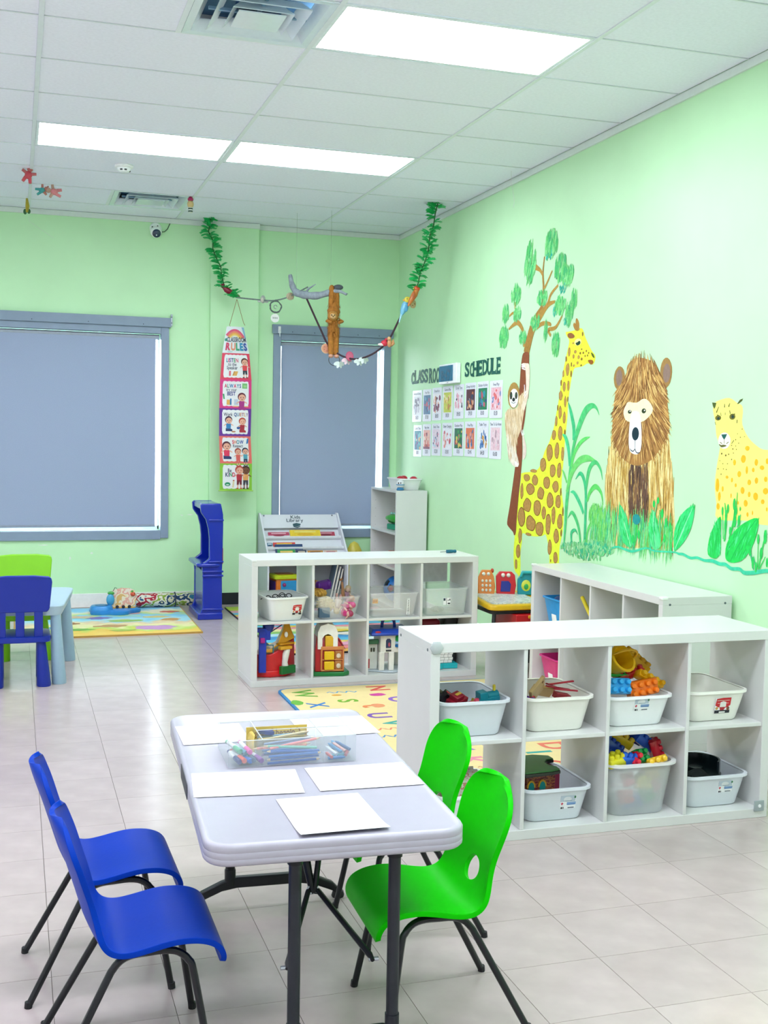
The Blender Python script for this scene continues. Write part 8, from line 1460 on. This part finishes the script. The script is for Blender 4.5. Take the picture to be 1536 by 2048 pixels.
orn('ornament_shell', 'tan scallop shell tied on the grey cord near the branch', 2, [('shell', '#C6B89A', lambda g: g.ell((0, 0, 0), (.034, .014, .032))), ('ridge', '#A89878', lambda g: [g.tube([(0, -.012, .028), (-.024 + .012 * q, -.014, -.024)], .002, 5) for q in range(5)])])
orn('ornament_disc', 'round peach biscuit disc hanging on the dark rope by the plush sloth', 3, [('disc', '#F2C29A', disc_y(.042)), ('face', '#EFA88A', disc_y(.034, (0, -.002, 0), .0042)), ('dot', '#C87A5A', lambda g: [g.ell((.02 * math.cos(a), -.007, .02 * math.sin(a)), .004) for a in (0, 1.2, 2.4, 3.6, 4.9)])])
orn('ornament_disc', 'pink oval disc on the dark rope', 4, [('disc', '#F27A9E', lambda g: g.lathe([(.036, -.004), (.036, .004)], 18, (0, 0, 0), Euler((R(90), R(20), R(20))).to_matrix())), ('rim', '#E85A88', lambda g: g.tube([(.034 * math.cos(a), -.004 + .012 * math.cos(a), .036 * math.sin(a)) for a in [k * PI / 9 for k in range(18)]], .003, 5, closed=True))])
orn('ornament_bird', 'small yellow bird head above the light blue bird on the rope', 5, [('head', '#F2E04A', lambda g: g.ell((0, 0, 0), (.03, .02, .026))), ('beak', '#F0A83A', lambda g: g.ell((-.03, 0, -.004), (.012, .006, .006))), ('eye', '#2A2A2A', lambda g: g.ell((-.012, -.018, .006), .004))])
orn('ornament_disc', 'brown beige biscuit disc beside the light blue bird on the rope', 6, [('disc', '#C9A87A', lambda g: g.lathe([(.036, -.005), (.036, .005)], 18, (0, 0, 0), Euler((R(90), 0, R(35))).to_matrix())), ('chip', '#8A6440', lambda g: [g.ell((.016 * math.cos(a), -.008 + .01 * math.cos(a), .016 * math.sin(a)), .005) for a in (0, 2.1, 4.2)])])
orn('ornament_bird', 'light blue bird figure with a long tail on the rope', 7, [('body', '#7CC4E4', lambda g: g.tube([(.02, 0, .05), (0, 0, .01), (-.02, 0, -.04), (-.035, 0, -.08)], [.014, .03, .024, .006], 10)), ('wing', '#5AA8D4', lambda g: g.ell((.0, -.022, -.01), (.018, .008, .036))), ('tail', '#A8DCEC', lambda g: g.tube([(-.03, 0, -.06), (-.05, 0, -.13)], [.012, .004], 6))])
orn('ornament_parrot', 'orange and rust bird at the lower end of the corner vine', 8, [('head', '#E0502A', lambda g: g.ell((0, 0, 0), (.026, .022, .024))), ('body', '#D07A34', lambda g: g.tube([(0, 0, -.01), (-.02, 0, -.05), (-.05, 0, -.10), (-.07, 0, -.14)], [.02, .026, .018, .006], 10)), ('wing', '#B45A24', lambda g: g.ell((-.03, -.022, -.06), (.014, .008, .034))), ('beak', '#F2C43A', lambda g: g.ell((-.026, -.006, .0), (.01, .006, .007)))])
orn('ornament_bird', 'red and white bird figure tied low on the dark rope', 10, [('body', '#E0304A', lambda g: g.ell((0, 0, 0), (.034, .022, .026))), ('wing', '#F6E4E4', lambda g: g.ell((-.03, -.004, -.012), (.03, .01, .012))), ('head', '#C82440', lambda g: g.ell((.012, -.004, .026), .016)), ('tail', '#F0C8C8', lambda g: g.ell((.035, 0, .01), (.02, .008, .008)))])
orn('ornament_squirrel', 'tan animal figure beside the red and white bird on the rope', 11, [('body', '#D9A06A', lambda g: g.ell((0, 0, 0), (.02, .016, .034))), ('head', '#E2B07A', lambda g: g.ell((-.006, -.006, .036), .017)), ('tail', '#C88A50', lambda g: g.tube([(.014, 0, -.02), (.032, 0, 0), (.03, 0, .03)], [.01, .014, .006], 8))])
for k, lb in ((12, 'white paper butterfly under the lowest part of the rope'), (13, 'small pale pink butterfly beside the pink disc on the rope'), (14, 'white butterfly with drooping wings under the rope'), (15, 'white butterfly nearest the far side of the rope bottom')):
    hx = '#F0D4DC' if k == 13 else '#E4F2EC'
    orn('ornament_butterfly', lb, k, [('wing', hx, lambda g: g.prism(ell2(-.022, .006, .024, .016, 12, 0, .5), -.0012, .0012, lambda a, b, c: (a, c + abs(a) * .4, b))), ('wing', hx, lambda g: g.prism(ell2(.022, .006, .024, .016, 12, 0, -.5), -.0012, .0012, lambda a, b, c: (a, c + abs(a) * .4, b))), ('hind_wing', hx, lambda g: g.prism(ell2(-.012, -.016, .010, .016, 10, 0, -.3), -.0012, .0012, lambda a, b, c: (a, c + abs(a) * .4, b))), ('hind_wing', hx, lambda g: g.prism(ell2(.012, -.016, .010, .016, 10, 0, .3), -.0012, .0012, lambda a, b, c: (a, c + abs(a) * .4, b))), ('body', '#C8D8D0', lambda g: g.tube([(0, -.003, .018), (0, -.003, -.02)], .004, 6))])
t = thing('ornament_ring', 'dark wire ring hanging at the feet of the plush sloth', 'ornament', OR[16]); pcx(t, 'ring', '#4A4654', lambda g: g.tube([(.046 * math.cos(a), 0, .046 * math.sin(a)) for a in [k * PI / 12 for k in range(24)]], .003, 6, closed=True), bevel=0); pcx(t, 'cord', '#6A6470', lambda g: g.tube([(0, 0, .046), (.01, 0, .075)], .002, 5), bevel=0)
t = thing('ornament_ring', 'dark wreath ring hanging from the grey cord above the narrow window', 'ornament', D['ring1'][0])
random.seed(8); pcx(t, 'wreath', '#5A6A66', lambda g: [g.tube([((.048 + .004 * math.sin(a * 5 + k)) * math.cos(a), .004 * math.cos(a * 7 + k), (.048 + .004 * math.cos(a * 6 + k * 2)) * math.sin(a)) for a in [q * PI / 16 for q in range(32)]], .0045, 6, closed=True) for k in range(3)], bevel=0)
pcx(t, 'curl', '#8A9A96', lambda g: g.tube([(.012 * math.cos(a) * (1 + a * .1), 0, .012 * math.sin(a) * (1 + a * .1)) for a in [q * .5 for q in range(11)]], .003, 5), bevel=0); pcx(t, 'loop', '#6A7A76', lambda g: g.tube([(0, 0, .046), (0, 0, .062)], .002, 5), bevel=0)
t = thing('ornament_disc', 'round white lettered tag hanging under the wreath ring', 'ornament', D['disc1'][0]); pcx(t, 'disc', '#F2F4F0', disc_y(.036), bevel=0); pcx(t, 'cord', '#A8B0AC', lambda g: g.tube([(0, 0, .034), (0, 0, .06)], .0015, 5), bevel=0)
g = G(); [g.b2(-.02 + .009 * k, -.014 + .009 * k, -.0052, -.0042, -.006, .008) for k in range(5)]; [g.lathe([(.003, -.0052), (.003, -.0042)], 8, (.024 * math.cos(a), 0, .024 * math.sin(a)), rx) for a in (1., 2.1, 4.2, 5.2)]; g.out('faded_print', M('#9AA29E', .6), t, smooth=0)
o = None
t = thing('loose_thread', 'loose white thread curling down from the ceiling by the mural wall', 'thread', (-.12, -2.75, CEIL - .02)); pcx(t, 'strand', '#F2F6F2', lambda g: g.tube([(0, 0, .015), (.002, 0, -.06), (.012, -.01, -.13), (.018, -.02, -.19), (.01, -.03, -.24)], .0012, 5), bevel=0)
# little figures on threads under the ceiling tiles
TC = D['toys_ceiling']
def figure(lb, k, col, col2, rot, sc=1.):
    x, y, z = TC[k]; t = thing('hanging_figure', lb, 'ornament', (x, y, z - .02), rot=rot, group='little figures on threads under the ceiling')
    pcx(t, 'body', col, lambda g: g.ell((0, 0, 0), (.026 * sc, .02 * sc, .03 * sc)), bevel=0); pcx(t, 'head', col2, lambda g: g.ell((0, -.004, .042 * sc), .021 * sc), bevel=0)
    for s in (-1, 1):
        pcx(t, 'arm', col2, lambda g: g.tube([(s * .02 * sc, 0, .012 * sc), (s * .05 * sc, -.004, .022 * sc)], [.012 * sc, .010 * sc], 8), bevel=0); pcx(t, 'leg', col, lambda g: g.tube([(s * .014 * sc, 0, -.018 * sc), (s * .026 * sc, -.004, -.055 * sc)], [.013 * sc, .011 * sc], 8), bevel=0); pcx(t, 'ear', col2, lambda g: g.ell((s * .016 * sc, 0, .062 * sc), .008 * sc), bevel=0)
    pcx(t, 'thread', '#D8E0DC', lambda g: g.tube([(0, 0, .05 * sc), (0, 0, .05 * sc + .02)], .0008, 4), bevel=0)
    return t
figure('pink and red bear figure highest under the ceiling tiles, by the grid bar', 0, '#D8505E', '#C86A6A', (0, R(15), 0))
figure('teal and blue bear figure of the hanging pair under the ceiling', 1, '#3AA0A0', '#C07A6A', (0, R(70), 0), .8)
figure('pink bear figure of the hanging pair under the ceiling', 2, '#E08A8E', '#C8A08A', (0, R(-80), 0), .95)
x, y, z = TC[3]; t = thing('hanging_figure', 'olive insect figure hanging where the long grid bar meets the back wall', 'ornament', (x, y, z), group='little figures on threads under the ceiling')
pcx(t, 'body', '#B8A828', lambda g: g.tube([(0, 0, .06), (.004, 0, .0), (0, 0, -.05)], [.008, .016, .010], 8), bevel=0); pcx(t, 'wing', '#2A6A3A', lambda g: (g.ell((-.014, 0, -.045), (.014, .004, .022)), g.ell((.014, 0, -.04), (.014, .004, .02))), bevel=0); pcx(t, 'thread', '#EAF4EC', lambda g: (g.tube([(0, 0, .06), (0, 0, CEIL - z - .002)], .0009, 4), g.tube([(.01, 0, -.05), (.02, 0, -.12), (.09, -.02, -.17), (.2, -.03, -.24)], .0009, 4)), bevel=0)
x, y, z = TC[4]; t = thing('hanging_figure', 'magenta topped striped figure hanging under the ceiling beside the vent', 'ornament', (x, y, z - .03), group='little figures on threads under the ceiling')
pcx(t, 'cap', '#C0246A', lambda g: g.lathe([(.02, .03), (.024, .045), (.012, .062), (.001, .066)], 12), bevel=0); pcx(t, 'body', '#E2C88A', lambda g: g.ell((0, 0, .005), (.026, .02, .032)), bevel=0); pcx(t, 'skirt', '#F0F2EC', lambda g: g.lathe([(.016, -.06), (.018, -.02)], 12), bevel=0)
for z_ in (-.03, -.05): pcx(t, 'stripe', '#1E4A34', lambda g: g.lathe([(.0178, z_ - .005), (.0182, z_ + .005)], 12), bevel=0)
pcx(t, 'thread', '#D8E0DC', lambda g: g.tube([(0, 0, .066), (0, 0, CEIL - z + .028)], .0008, 4), bevel=0)
